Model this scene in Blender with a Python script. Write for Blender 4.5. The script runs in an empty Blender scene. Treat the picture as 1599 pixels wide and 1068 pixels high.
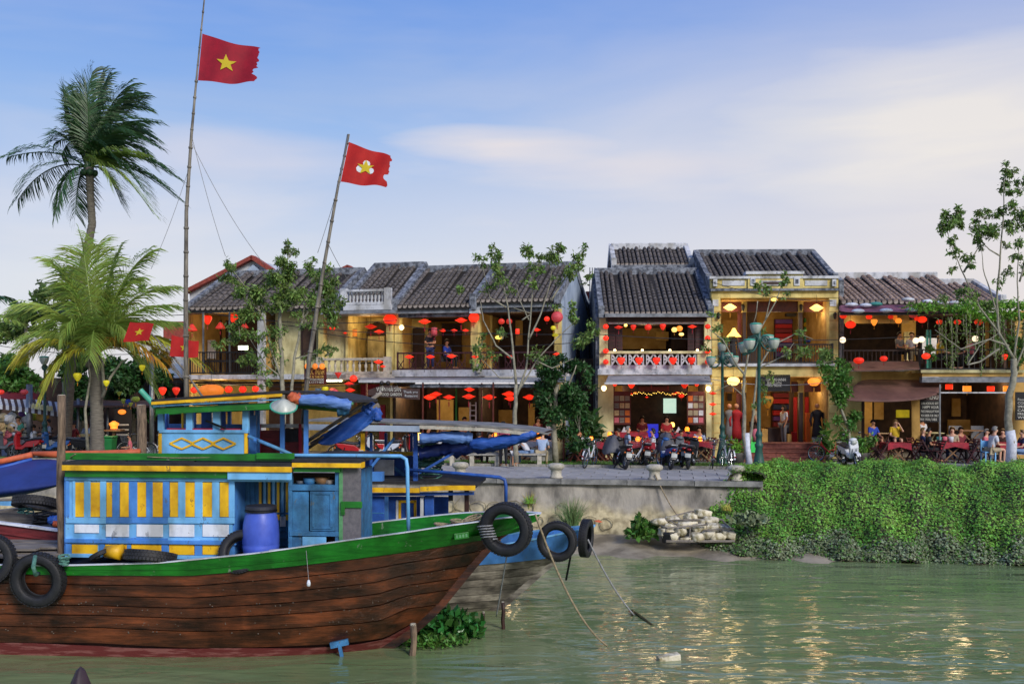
import bpy, bmesh, math, random
import numpy as np
from mathutils import Vector, Matrix
random.seed(7); np.random.seed(7)
R = math.radians
S = bpy.context.scene
COL = S.collection
# ------------------------------------------------------------------ camera
FPX, YH, ZC, CX = 1555.0, 607.0, 4.7, 799.5      # photo focal length in px, horizon row, eye height over the water
cd = bpy.data.cameras.new('camera'); cam = bpy.data.objects.new('camera', cd); COL.objects.link(cam)
cam.location = (0, 0, ZC); cam.rotation_euler = (R(90), 0, 0)
cd.sensor_width = 36; cd.lens = 36 * FPX / 1599; cd.shift_y = (YH - 534) / 1599
cd.clip_end = 3000; cd.clip_start = .1
cd.dof.use_dof = True; cd.dof.focus_distance = 19.5; cd.dof.aperture_fstop = 4.0
S.camera = cam
# ------------------------------------------------------------------ world, sun, exposure
def lin(h):
    h = h.lstrip('#'); o = []
    for i in (0, 2, 4):
        c = int(h[i:i+2], 16) / 255
        o.append(c / 12.92 if c <= .04045 else ((c + .055) / 1.055) ** 2.4)
    return (*o, 1)
SUN_EL, SUN_AZ = 32, 148          # the sun's height, and where it stands (degrees from +Y, clockwise): behind the camera
w = bpy.data.worlds.new('World'); S.world = w; w.use_nodes = True
nt = w.node_tree; N = nt.nodes; L = nt.links; N.clear()
out = N.new('ShaderNodeOutputWorld'); bg = N.new('ShaderNodeBackground'); L.new(bg.outputs[0], out.inputs[0])
bg.inputs[1].default_value = .1
sky = N.new('ShaderNodeTexSky'); sky.sky_type = 'NISHITA'; sky.sun_disc = False
sky.sun_elevation = R(SUN_EL); sky.sun_rotation = R(SUN_AZ); sky.air_density = 1.2; sky.dust_density = 1.5
tc = N.new('ShaderNodeTexCoord'); sp = N.new('ShaderNodeSeparateXYZ'); L.new(tc.outputs['Generated'], sp.inputs[0])
def vm(op, a, b=None):
    n = N.new('ShaderNodeVectorMath'); n.operation = op; L.new(a, n.inputs[0])
    if b is not None: n.inputs[1].default_value = b
    return n.outputs[0]
def ma(op, a, b, c=None):
    n = N.new('ShaderNodeMath'); n.operation = op
    for i, x in enumerate((a, b, c)):
        if x is None: continue
        if isinstance(x, (int, float)): n.inputs[i].default_value = x
        else: L.new(x, n.inputs[i])
    return n.outputs[0]
def ramp(fac, stops, mul=1):
    n = N.new('ShaderNodeValToRGB'); L.new(fac, n.inputs[0]); e = n.color_ramp.elements
    while len(e) < len(stops): e.new(.5)
    for i, (p, c) in enumerate(stops):
        e[i].position = p; c = lin(c) if isinstance(c, str) else (c, c, c, 1); e[i].color = (c[0]*mul, c[1]*mul, c[2]*mul, 1)
    return n.outputs[0]
def mix(f, a, b, mode='MIX'):
    n = N.new('ShaderNodeMix'); n.data_type = 'RGBA'; n.blend_type = mode
    for i, x in ((0, f), (6, a), (7, b)):
        if isinstance(x, (int, float)): n.inputs[i].default_value = x
        elif isinstance(x, tuple): n.inputs[i].default_value = x
        else: L.new(x, n.inputs[i])
    return n.outputs[2]
# evening air: pale at the horizon, blue overhead
air = ramp(sp.outputs[2], [(0, '#e8e6ec'), (.10, '#dce0ec'), (.17, '#c6d2ec'), (.25, '#99bbee'), (.35, '#649aea'), (.6, '#3f74cc'), (1, '#3564b8')])
# the west (right) is warmer and paler
az = ma('MULTIPLY_ADD', sp.outputs[0], 1.5, .25)
up = ma('SUBTRACT', 1.0, ma('MULTIPLY', sp.outputs[2], 1.9))
warm = ma('MULTIPLY', az, up); 
wn = N.new('ShaderNodeClamp'); L.new(warm, wn.inputs[0])
base = mix(ma('MULTIPLY', wn.outputs[0], .95), air, lin('#f5e6e0'))
# soft stretched cloud bands
mp = vm('MULTIPLY', tc.outputs['Generated'], (1.6, 1.6, 8.5))
def noise(vec, sc, det=4, rough=.5, dist=0, off=None):
    if off: vec = vm('ADD', vec, off)
    n = N.new('ShaderNodeTexNoise'); n.inputs['Scale'].default_value = sc; n.inputs['Detail'].default_value = det
    n.inputs['Roughness'].default_value = rough; n.inputs['Distortion'].default_value = dist; L.new(vec, n.inputs['Vector']); return n.outputs[0]
c1 = ramp(noise(mp, 1.25, 5, .55, .4, (3.1, .4, 1.7)), [(.46, 0.), (.72, 1.)])
band = ramp(sp.outputs[2], [(.0, .35), (.08, .5), (.2, 1.), (.3, .35), (.42, .12)])
cl = ma('MULTIPLY', c1, ma('MULTIPLY', band, .62))
base = mix(cl, base, lin('#f3e9e6'))
mp2 = vm('MULTIPLY', tc.outputs['Generated'], (2.2, 2.2, 15))
c2 = ramp(noise(mp2, 1.1, 4, .5, .3, (8.3, 2.4, 5.1)), [(.5, 0.), (.75, 1.)])
base = mix(ma('MULTIPLY', c2, .3), base, lin('#c3cbe0'))
# one bright streak of cloud left of the middle, one big glow at the right: real cloud places in this sky
def blob(cx, cz, rx, rz, k):
    a = ma('DIVIDE', ma('SUBTRACT', sp.outputs[0], cx), rx); b = ma('DIVIDE', ma('SUBTRACT', sp.outputs[2], cz), rz)
    d = ma('ADD', ma('MULTIPLY', a, a), ma('MULTIPLY', b, b))
    d = ma('ADD', d, ma('MULTIPLY', ma('SUBTRACT', noise(mp, 3.2, 4, .5, .3), .5), 1.5))
    return ma('MULTIPLY', ramp(d, [(.0, 1.), (.3, .6), (.8, .18), (1.6, 0.)]), k)
for cx, cz, rx, rz, k, c in ((-.01, .238, .12, .02, .9, '#f6e9e4'), (-.26, .222, .15, .026, .4, '#e9e0e6'), (.42, .235, .24, .085, .85, '#fbf2e8'), (.12, .215, .14, .016, .4, '#f0e4e4')):
    base = mix(blob(cx, cz, rx, rz, k), base, lin(c))
base = mix(1.0, base, (6.5, 6.5, 6.55, 1), 'MULTIPLY')
fin = mix(.12, base, sky.outputs[0])
L.new(fin, bg.inputs[0])
sl = bpy.data.lights.new('sun', 'SUN'); sl.energy = 2.0; sl.angle = R(16); sl.color = (1, .93, .84)
so = bpy.data.objects.new('sun', sl); COL.objects.link(so); so.location = (-10, -20, 30)
az_ = R(SUN_AZ); dv = Vector((math.sin(az_)*math.cos(R(SUN_EL)), math.cos(az_)*math.cos(R(SUN_EL)), math.sin(R(SUN_EL))))
so.rotation_euler = dv.to_track_quat('Z', 'Y').to_euler()
vs = S.view_settings; vs.view_transform = 'Standard'; vs.look = 'None'; vs.exposure = 0.58; vs.gamma = 1; vs.use_curve_mapping = False
S.render.engine = 'CYCLES'; S.cycles.max_bounces = 6; S.cycles.diffuse_bounces = 3; S.cycles.glossy_bounces = 3
S.cycles.transmission_bounces = 3; S.cycles.transparent_max_bounces = 6
S.cycles.caustics_reflective = False; S.cycles.caustics_refractive = False
# ------------------------------------------------------------------ placing helpers
ZP = 1.92                                           # the promenade's level over the water
def P(px, py, Y): return Vector(((px-CX)*Y/FPX, Y, ZC-(py-YH)*Y/FPX))
def gY(py, z=ZP): return FPX*(ZC-z)/(py-YH)          # distance at which level z shows at row py
def G(px, py, z=ZP): return P(px, py, gY(py, z))
class Fr:                                           # a local frame: x along a front, y into it, z up
    def __init__(s, px, Y, yaw, z0=ZP):
        s.o = Vector(((px-CX)*Y/FPX, Y, z0)); s.a = R(yaw); s.yaw = yaw
        s.t = Vector((math.cos(s.a), -math.sin(s.a), 0)); s.n = Vector((math.sin(s.a), math.cos(s.a), 0))
    def world(s, x, y, z): return s.o + s.t*x + s.n*y + Vector((0, 0, z))
    def loc(s, px, py, y=0):
        rx, rz = (px-CX)/FPX, -(py-YH)/FPX
        k = (y + s.o.x*s.n.x + s.o.y*s.n.y) / (rx*s.n.x + s.n.y)
        p = Vector((k*rx, k, ZC+k*rz)) - s.o
        return Vector((p.dot(s.t), y, p.z))
    def sub(s, px, z0=ZP):
        p = s.world(s.loc(px, 700, 0).x, 0, 0); f = Fr(CX, 1, s.yaw, z0); f.o = Vector((p.x, p.y, z0)); return f
    def X(s, px, y=0, py=600): return s.loc(px, py, y).x
    def Z(s, px, py, y=0): return s.loc(px, py, y).z
class MB:
    def __init__(s): s.v = []; s.f = []
    def add(s, vs, fs):
        n = len(s.v); s.v += [tuple(p) for p in vs]; s.f += [tuple(i+n for i in f) for f in fs]; return s
    def hull8(s, q): return s.add(q, [(0,3,2,1),(4,5,6,7),(0,1,5,4),(1,2,6,5),(2,3,7,6),(3,0,4,7)])
    def box(s, x0, x1, y0, y1, z0, z1):
        return s.hull8([(x0,y0,z0),(x1,y0,z0),(x1,y1,z0),(x0,y1,z0),(x0,y0,z1),(x1,y0,z1),(x1,y1,z1),(x0,y1,z1)])
    def bar(s, a, b, w=.05, h=None, up=(0,0,1)):
        a, b = Vector(a), Vector(b); h = h or w; d = (b-a).normalized(); u = Vector(up)
        if abs(d.dot(u)) > .98: u = Vector((0,1,0))
        x = d.cross(u).normalized()*w/2; z = x.cross(d).normalized()*h/2
        return s.hull8([a-x-z, a+x-z, b+x-z, b-x-z, a-x+z, a+x+z, b+x+z, b-x+z])
    def tube(s, pts, r, n=8, cap=True):
        pts = [Vector(p) for p in pts]; m = len(pts); rs = r if isinstance(r, (list, tuple)) else [r]*m
        vs = []; px = None
        for i, p in enumerate(pts):
            d = (pts[min(i+1, m-1)] - pts[max(i-1, 0)]).normalized()
            if px is None: px = d.orthogonal().normalized()
            x = (px - d*px.dot(d)); x = x.normalized() if x.length > 1e-6 else d.orthogonal().normalized(); px = x; y = d.cross(x)
            vs += [p + (x*math.cos(6.28319*k/n) + y*math.sin(6.28319*k/n))*rs[i] for k in range(n)]
        fs = [(i*n+k, i*n+(k+1) % n, (i+1)*n+(k+1) % n, (i+1)*n+k) for i in range(m-1) for k in range(n)]
        if cap: fs += [tuple(range(n))[::-1], tuple((m-1)*n+k for k in range(n))]
        return s.add(vs, fs)
    def lathe(s, prof, c=(0,0,0), n=16, axis='z', close=False, rad=None):
        vs = []; m = len(prof)
        for r, h in prof:
            for k in range(n):
                a = 6.28319*k/n; q = r*(rad(k, n) if rad else 1)
                x, y = q*math.cos(a), q*math.sin(a)
                vs.append((c[0]+x, c[1]+y, c[2]+h) if axis == 'z' else ((c[0]+x, c[1]+h, c[2]+y) if axis == 'y' else (c[0]+h, c[1]+x, c[2]+y)))
        rng = range(m if close else m-1)
        fs = [(i*n+k, i*n+(k+1) % n, ((i+1) % m)*n+(k+1) % n, ((i+1) % m)*n+k) for i in rng for k in range(n)]
        return s.add(vs, fs)
    def ball(s, c, r, n=10, m=7, sc=(1,1,1)):
        vs = [(c[0], c[1], c[2]+r*sc[2])]
        for i in range(1, m):
            a = math.pi*i/m
            vs += [(c[0]+r*sc[0]*math.sin(a)*math.cos(6.28319*k/n), c[1]+r*sc[1]*math.sin(a)*math.sin(6.28319*k/n), c[2]+r*sc[2]*math.cos(a)) for k in range(n)]
        vs.append((c[0], c[1], c[2]-r*sc[2])); e = len(vs)-1
        fs = [(0, 1+k, 1+(k+1) % n) for k in range(n)]
        fs += [(1+(i-1)*n+k, 1+i*n+k, 1+i*n+(k+1) % n, 1+(i-1)*n+(k+1) % n) for i in range(1, m-1) for k in range(n)]
        fs += [(e, 1+(m-2)*n+(k+1) % n, 1+(m-2)*n+k) for k in range(n)]
        return s.add(vs, fs)
    def prism(s, poly, y0, y1):                     # poly in (x, z), extruded in y
        n = len(poly); vs = [(x, y0, z) for x, z in poly] + [(x, y1, z) for x, z in poly]
        return s.add(vs, [tuple(range(n)), tuple(range(2*n-1, n-1, -1))] + [(i, i+n, (i+1) % n+n, (i+1) % n) for i in range(n)])
    def px(s, F, x0, y0, x1, y1, y, d):             # a box whose front face covers those photo pixels on the plane y of frame F
        xm, ym = (x0+x1)/2, (y0+y1)/2
        return s.box(F.loc(x0, ym, y).x, F.loc(x1, ym, y).x, y, y+d, F.loc(xm, y1, y).z, F.loc(xm, y0, y).z)
    def mesh(s, name='m', smooth=False):
        me = bpy.data.meshes.new(name); me.from_pydata(s.v, [], s.f)
        if smooth: me.polygons.foreach_set('use_smooth', [True]*len(me.polygons))
        me.update(); return me
def tag(o, label=None, cat=None, group=None, kind=None):
    for k, v in (('label', label), ('category', cat), ('group', group), ('kind', kind)):
        if v: o[k] = v
    return o
def put(name, me, parent=None, loc=(0,0,0), rz=0, scale=None, mat=None):
    o = bpy.data.objects.new(name, me); COL.objects.link(o); o.location = loc; o.rotation_euler = (0, 0, rz)
    if scale: o.scale = scale if not isinstance(scale, (int, float)) else (scale,)*3
    if parent: o.parent = parent
    return o
def part(name, mb, m, parent=None, smooth=False, bevel=0, loc=(0,0,0), label=None):
    me = mb.mesh(name, smooth); me.materials.append(m); o = put(name, me, parent, loc)
    if bevel:
        b = o.modifiers.new('bevel', 'BEVEL'); b.width = bevel; b.segments = 2; b.limit_method = 'ANGLE'
    if smooth == 'edge': pass
    if label: o['label'] = label
    return o
def thing(name, label, cat, loc=(0,0,0), rz=0, group=None, scale=None):
    return tag(put(name, None, None, loc, rz, scale), label, cat, group)
def fthing(F, name, label, cat, group=None): return thing(name, label, cat, F.o, -F.a, group)
def dup(root, loc, rz=None, label=None, scale=None, swap=None):
    def cp(o, par):
        c = o.copy(); COL.objects.link(c)
        if par: c.parent = par; c.matrix_parent_inverse = o.matrix_parent_inverse
        if swap and o.type == 'MESH' and o.data.materials and o.data.materials[0].name in swap:
            k = (o.data.name, swap[o.data.materials[0].name])
            if k not in _sw: d = o.data.copy(); d.materials[0] = M[k[1]]; _sw[k] = d
            c.data = _sw[k]
        for ch in KIDS.get(o.name, None) or [x for x in o.children]: cp(ch, c)
        return c
    r = cp(root, None); r.location = loc
    if rz is not None: r.rotation_euler = (0, 0, rz)
    if label: r['label'] = label
    if scale: r.scale = (scale,)*3 if isinstance(scale, (int, float)) else scale
    return r
KIDS = {}; _sw = {}
# ------------------------------------------------------------------ materials
M = {}
def mat(name, col, rough=.7, col2=None, sc=4, var=.35, bump=0, bsc=30, metal=0, emit=None, es=0, rand=0, stretch=None, spec=.5, island=0, trans=0, lo=.35, hi=.65, alpha=1, detail=5, wear=None):
    m = bpy.data.materials.new(name); m.use_nodes = True; M[name] = m
    t = m.node_tree; n = t.nodes; l = t.links; b = n['Principled BSDF']
    c = lin(col); c2 = lin(col2) if col2 else tuple(x*(1-var) for x in c[:3])+(1,)
    b.inputs['Roughness'].default_value = rough; b.inputs['Metallic'].default_value = metal; b.inputs['Specular IOR Level'].default_value = spec
    tcn = n.new('ShaderNodeTexCoord'); vec = tcn.outputs['Object']
    if stretch:
        mpn = n.new('ShaderNodeMapping'); mpn.inputs['Scale'].default_value = stretch; l.new(vec, mpn.inputs[0]); vec = mpn.outputs[0]
    no = n.new('ShaderNodeTexNoise'); no.inputs['Scale'].default_value = sc; no.inputs['Detail'].default_value = detail; no.inputs['Roughness'].default_value = .6; l.new(vec, no.inputs['Vector'])
    r = n.new('ShaderNodeValToRGB'); r.color_ramp.elements[0].position = lo; r.color_ramp.elements[1].position = hi
    r.color_ramp.elements[0].color = c2; r.color_ramp.elements[1].color = c; l.new(no.outputs[0], r.inputs[0]); colr = r.outputs[0]
    for amt, src in ((rand, 'o'), (island, 'i')):
        if not amt: continue
        s = n.new('ShaderNodeObjectInfo').outputs['Random'] if src == 'o' else n.new('ShaderNodeNewGeometry').outputs['Random Per Island']
        mr = n.new('ShaderNodeMapRange'); mr.inputs[3].default_value = 1-amt; mr.inputs[4].default_value = 1+amt; l.new(s, mr.inputs[0])
        h = n.new('ShaderNodeHueSaturation'); l.new(mr.outputs[0], h.inputs['Value']); l.new(colr, h.inputs['Color']); colr = h.outputs[0]
        if src == 'i':
            mh = n.new('ShaderNodeMapRange'); mh.inputs[3].default_value = .475; mh.inputs[4].default_value = .525; l.new(s, mh.inputs[0]); l.new(mh.outputs[0], h.inputs['Hue'])
    if wear:
        wn_ = n.new('ShaderNodeTexNoise'); wn_.inputs['Scale'].default_value = 7; wn_.inputs['Detail'].default_value = 9; wn_.inputs['Roughness'].default_value = .72; mpw = n.new('ShaderNodeMapping'); mpw.inputs['Scale'].default_value = (1, 1, .45); l.new(tcn.outputs['Object'], mpw.inputs[0]); l.new(mpw.outputs[0], wn_.inputs['Vector'])
        wr = n.new('ShaderNodeValToRGB'); wr.color_ramp.elements[0].position = wear[1]; wr.color_ramp.elements[1].position = wear[1]+.03; wr.color_ramp.elements[1].color = (.85, .85, .85, 1); wr.color_ramp.elements[0].color = (0, 0, 0, 1); l.new(wn_.outputs[0], wr.inputs[0])
        ds = n.new('ShaderNodeTexNoise'); ds.inputs['Scale'].default_value = 2.2; ds.inputs['Detail'].default_value = 7; l.new(mpw.outputs[0], ds.inputs['Vector']); dr = n.new('ShaderNodeValToRGB'); dr.color_ramp.elements[0].position = .38; dr.color_ramp.elements[0].color = (.62, .60, .55, 1); dr.color_ramp.elements[1].position = .56; l.new(ds.outputs[0], dr.inputs[0])
        m1 = n.new('ShaderNodeMix'); m1.data_type = 'RGBA'; m1.blend_type = 'MULTIPLY'; m1.inputs[0].default_value = 1; l.new(colr, m1.inputs[6]); l.new(dr.outputs[0], m1.inputs[7])
        m2 = n.new('ShaderNodeMix'); m2.data_type = 'RGBA'; l.new(wr.outputs[0], m2.inputs[0]); l.new(m1.outputs[2], m2.inputs[6]); m2.inputs[7].default_value = lin(wear[0]); colr = m2.outputs[2]
    l.new(colr, b.inputs['Base Color'])
    if bump:
        nb = n.new('ShaderNodeTexNoise'); nb.inputs['Scale'].default_value = bsc; nb.inputs['Detail'].default_value = 4; l.new(vec, nb.inputs['Vector'])
        bn = n.new('ShaderNodeBump'); bn.inputs['Strength'].default_value = bump; bn.inputs['Distance'].default_value = .02
        l.new(nb.outputs[0], bn.inputs['Height']); l.new(bn.outputs[0], b.inputs['Normal'])
    if emit:
        b.inputs['Emission Color'].default_value = lin(emit); b.inputs['Emission Strength'].default_value = es
        if name.startswith('silk'):
            oi = n.new('ShaderNodeObjectInfo'); me_ = n.new('ShaderNodeMapRange'); me_.inputs[3].default_value = es*.4; me_.inputs[4].default_value = es*1.35; l.new(oi.outputs['Random'], me_.inputs[0]); l.new(me_.outputs[0], b.inputs['Emission Strength'])
    if trans:
        tr = n.new('ShaderNodeBsdfTranslucent'); l.new(colr, tr.inputs[0]); mx = n.new('ShaderNodeMixShader'); mx.inputs[0].default_value = trans
        l.new(b.outputs[0], mx.inputs[1]); l.new(tr.outputs[0], mx.inputs[2]); l.new(mx.outputs[0], n['Material Output'].inputs[0])
    if alpha < 1: b.inputs['Alpha'].default_value = alpha
    return m
# paints and timbers
mat('blue_light', '#7cbff2', .5, '#68ace6', sc=3, bump=.12, bsc=25, rand=.05, lo=.3, wear=('#5d7486', .61))
mat('blue_mid', '#5090de', .5, '#427cca', sc=4, bump=.15, bsc=30, rand=.06, wear=('#4d5c70', .61))
mat('blue_deep', '#2a5cb4', .55, '#1d4488', sc=5, bump=.2, rand=.08)
mat('blue_worn', '#3e82b8', .65, '#2c618f', sc=6, bump=.35, bsc=40, rand=.08, wear=('#56605f', .6))
mat('green_paint', '#1f7d22', .4, '#145f1a', sc=5, bump=.2, bsc=18, stretch=(.4, 1, 3), lo=.3, hi=.6, wear=('#7b8a76', .63))
mat('green_faded', '#5d9a68', .6, '#44794f', sc=6)
mat('yellow_paint', '#f2c01a', .5, '#d99f12', sc=6, bump=.12, rand=.05, lo=.25, hi=.55, wear=('#8c7136', .61))
mat('white_paint', '#dfe6f2', .55, '#c3ccdc', sc=6, bump=.1, lo=.25, hi=.5, wear=('#7e8289', .6))
mat('black_felt', '#1c1d22', .85, '#2c2c31', sc=9, bump=.4)
mat('grey_board', '#6f6c70', .8, '#5a585e', sc=14, bump=.4, bsc=120)
mat('dark_wood', '#3a2018', .6, '#22120e', sc=6, bump=.3, stretch=(1, 1, .25))
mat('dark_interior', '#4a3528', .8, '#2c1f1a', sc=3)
mat('grey_timber', '#8e877e', .8, '#5c564f', sc=5, bump=.5, stretch=(.5, 3, 3), rand=.12)
mat('bamboo', '#8a8478', .6, '#4a453f', sc=5, bump=.4, stretch=(3, 3, .6))
mat('post_wood', '#8b7761', .85, '#463a30', sc=5, bump=.8, stretch=(3, 3, .5), bsc=20)
mat('rubber', '#25262b', .62, '#17181b', sc=8, bump=.3, bsc=60)
mat('rope', '#a8997c', .9, '#7c6f5a', sc=20, bump=.6, bsc=90)
mat('rope_green', '#5f8f84', .9, '#3c6a62', sc=20)
mat('rope_grey', '#9ea0a4', .9, '#787a7e', sc=20)
mat('drum_blue', '#4d68d0', .42, '#3a52b4', sc=3, bump=.08, bsc=8)
mat('drum_lid', '#2c2f3c', .5)
mat('tarp_blue', '#3163bd', .55, '#1f4592', sc=3, bump=1, bsc=12, stretch=(.4,1,2))
mat('tarp_light', '#6c92d2', .6, '#4a6fb4', sc=4, bump=1, bsc=12, stretch=(.4,1,2))
mat('tarp_navy', '#263a80', .5, '#1c2c66', sc=1.4, bump=.5, bsc=5)
mat('tarp_orange', '#d2683e', .6, '#a84e2c', sc=5, bump=.3)
mat('red_paint', '#7c2a2c', .6, '#5c1d20', sc=6, bump=.2, stretch=(.5, 1, 3))
mat('boot_red', '#6a2a2a', .6, '#8a5450', sc=5, bump=.3, stretch=(.4, 1, 3), lo=.4, hi=.5)
mat('metal_dark', '#26282c', .45, metal=.6)
mat('metal_grey', '#8b9096', .4, '#6b6f75', metal=.7)
mat('chrome', '#b9bdc2', .22, metal=1)
# house materials
mat('wall_yellow', '#dbca84', .85, '#bfaa66', sc=1.6, bump=.25, bsc=25, lo=.3, hi=.55, wear=('#8f845a', .64))
mat('wall_pale', '#d9d2a2', .85, '#bcb384', sc=1.8, bump=.25, bsc=25, lo=.3, hi=.55, wear=('#857f62', .62))
mat('wall_ochre', '#c9a35c', .85, '#a88346', sc=2, bump=.2, lo=.3, hi=.6)
mat('wall_blue', '#a9b9cc', .85, '#74859c', sc=.9, bump=.2, lo=.35, hi=.6, stretch=(1, 1, .5))
mat('wall_white', '#ccd0d6', .85, '#a3a8b0', sc=2, bump=.2)
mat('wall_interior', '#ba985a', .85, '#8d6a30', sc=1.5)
mat('trim_white', '#c9ccd2', .8, '#9197a0', sc=4, bump=.3, lo=.3, hi=.5, wear=('#62656a', .6))
mat('parapet_grey', '#8b919b', .9, '#454a53', sc=5, bump=.6, lo=.4, hi=.62)
mat('tile_dark', '#77706b', .9, '#332f2e', sc=5, bump=.6, rand=.2, lo=.36, hi=.7); mat('valley_shade', '#262322', .95, sc=5)  # near-black valleys: shade between the tile rows put into the bed's colour
mat('tile_brown', '#b39d8d', .9, '#756257', sc=6, bump=.6, rand=.16, lo=.38, hi=.64)
mat('tile_end', '#b0a69d', .9, '#5c534f', sc=9, bump=.4, rand=.15)
mat('tile_red', '#9c4a3c', .85, '#7a3830', sc=6, bump=.3)
mat('gutter_grey', '#8b9098', .6, '#5c6168', sc=4)
mat('awning_grey', '#8f959c', .7, '#6f757c', sc=3, bump=.3, bsc=10)
mat('awning_brown', '#755249', .7, '#5b3f38', sc=2, bump=.5, bsc=6)
mat('awning_mauve', '#8f5868', .75, '#70424f', sc=3, bump=.5, bsc=8)
mat('cloth_red', '#a5122e', .7, '#7c0c22', sc=5, bump=.2)
mat('cloth_white', '#cfd1d6', .8, '#b0b3ba', sc=6, bump=.2)
mat('chair_wood', '#6b2f22', .5, '#4a1f18', sc=6)
mat('chair_dark', '#491c22', .5, '#30131a', sc=6)
mat('table_wood', '#8f6a45', .55, '#6b4d30', sc=6)
mat('brick_step', '#8a4f42', .8, '#66382f', sc=9, bump=.4, rand=.12)
mat('stone_kerb', '#a6a49c', .85, '#7f7d76', sc=8, bump=.4, rand=.1)
mat('stone_white', '#bcb7a8', .85, '#8c887c', sc=7, bump=.6, lo=.3, hi=.6)
mat('lamp_green', '#245650', .5, '#1a403c', sc=5)
mat('lamp_lid', '#4fae96', .5, '#3e9680', sc=5)
mat('lamp_glass', '#b9bfb8', .35, '#9aa199', sc=7, stretch=(1, 1, .3))
mat('black_iron', '#1b1b20', .5)
mat('skin', '#b98363', .6, var=.1); mat('skin_pale', '#d0a287', .6, var=.1)
mat('hair', '#17120f', .6); mat('hair_light', '#8d6f45', .6); mat('hair_grey', '#8e8c88', .7)
for k, c in dict(black='#1b1c22', navy='#222f5c', blue='#2447b4', white='#cdd2dc', red='#a91c24', maroon='#74202c', yellow='#cfae22', pink='#cf6b78', paleblue='#9fb4d4', khaki='#a89c80', jeans='#6d8bb4', grey='#77787c', teal='#4ea296', green='#3c8a44', check='#c0506a', orange='#d9702e', brown='#4d3426', purple='#5c3a86').items():
    mat('c_'+k, c, .8, sc=20, var=.2, bump=.2)
mat('plastic_red', '#a3181e', .3, var=.1); mat('plastic_white', '#ced3da', .3, var=.1); mat('plastic_black', '#15161a', .35, var=.1); mat('plastic_green', '#1e6b38', .4); mat('plastic_blue', '#2b60a4', .35)
mat('plastic_grey', '#5f646e', .45); mat('plate_white', '#c9cdc8', .5); mat('glass_red', '#8a0f12', .2); mat('foam_seat', '#24262c', .55)
mat('cover_grey', '#5a5c64', .6, '#46484f', sc=3, bump=.6, bsc=8)
mat('straw', '#d2b788', .8, '#a98e62', sc=12, bump=.4)
mat('clay_pot', '#5f5c58', .85, '#45423f', sc=6)
mat('board_black', '#1c1d20', .8); mat('chalk', '#d6d6cc', .9); mat('board_brown', '#4f3b38', .75, '#3b2b29', sc=5); mat('board_red', '#5e1a14', .6)
mat('gold_letters', '#e0b45c', .6); mat('bin_green', '#1f7d3d', .5)
# lit silk and lamps
mat('silk_red', '#cc2a1c', .6, '#a81c14', sc=5, emit='#ff3014', es=.68)
mat('silk_red_dim', '#b8322c', .6, '#8a1f1c', sc=5, emit='#ff3a26', es=.22)
mat('silk_orange', '#e08030', .6, '#c06020', sc=5, emit='#ff8c2c', es=.75)
mat('silk_yellow', '#e0b040', .6, emit='#ffcf60', es=2.2)
mat('silk_bright', '#e8c060', .6, emit='#ffd070', es=2.4)
mat('silk_gold_dim', '#c58a28', .6, '#8a5c14', sc=5, emit='#ff9a20', es=.12)
mat('silk_green', '#b4c452', .6, '#8c9c34', sc=5)
mat('silk_lime', '#c8c022', .6, emit='#e0d020', es=.25)
mat('silk_pink', '#c0505c', .6, '#a03c48', sc=5, emit='#ff4a40', es=.12)
mat('bulb', '#ffe9b0', .4, emit='#ffdf9a', es=3)
mat('tube_light', '#ffffe0', .4, emit='#f8ffdc', es=3.5)
mat('candle', '#ff9a30', .4, emit='#ff8020', es=1.8)
mat('screen_blue', '#28309c', .4, emit='#3038e0', es=.45)
mat('screen_white', '#d0e0d8', .4, emit='#a8c8b8', es=.8)
# leaves
mat('leaf_street', '#7c964a', .55, '#5f7c3c', sc=2, island=.45, trans=.3)
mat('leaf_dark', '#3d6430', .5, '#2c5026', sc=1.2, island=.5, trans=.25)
mat('leaf_mid', '#648f3c', .5, '#48742f', sc=1.0, island=.5, trans=.3)
mat('leaf_bright', '#8cb845', .5, '#6a9a36', sc=1.5, island=.4, trans=.3)
mat('leaf_creeper', '#8fbf4e', .5, '#64993a', sc=.9, island=.5, trans=.3, lo=.4, hi=.62)
mat('leaf_grey', '#98a584', .6, '#66764f', sc=1.5, island=.4, trans=.2)
mat('leaf_hyacinth', '#3f7a34', .35, '#2c5c28', sc=2, island=.45, trans=.25)
mat('palm_dark', '#2f5238', .45, '#446634', sc=.8, island=.3, trans=.25)
mat('palm_light', '#a0b455', .45, '#789444', sc=.6, island=.3, trans=.3)
mat('palm_yellow', '#c4b83c', .5, '#8f9a34', sc=.8, island=.3, trans=.3)
mat('palm_amber', '#b8782a', .5, '#b3a030', sc=1.5, island=.3, trans=.3)
mat('bark_palm', '#7c776c', .9, '#55514a', sc=8, bump=.7, stretch=(.5, .5, 5))
mat('bark_pale', '#9a9684', .85, '#716f60', sc=6, bump=.4, lo=.35)
mat('lime_wash', '#d5dbe6', .85, '#b4bac6', sc=8, bump=.3)
mat('grass_blade', '#5c8c34', .6, '#4a7a2c', sc=4, island=.35, trans=.2)
mat('reed', '#6f8a58', .6, '#50703f', sc=4, island=.35, trans=.2); mat('reed_dry', '#b09a4c', .7, '#8f9a40', sc=4, island=.35)
mat('mud', '#a09682', .7, '#6e6656', sc=1.2, bump=.8, bsc=6, lo=.35, hi=.6)
mat('soil', '#4a4638', .95, '#33321f', sc=2)
mat('foam_sack', '#d6cfb8', .85, '#8d8462', sc=6, bump=.9, rand=.12, lo=.38, hi=.56)
mat('flag_red', '#b01430', .7, '#94102a', sc=3, trans=.25); mat('flag_red_b', '#cc2420', .7, '#b41c1c', sc=3, trans=.25)
mat('flag_yellow', '#dcc62a', .7, trans=.2, var=.1)
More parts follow.
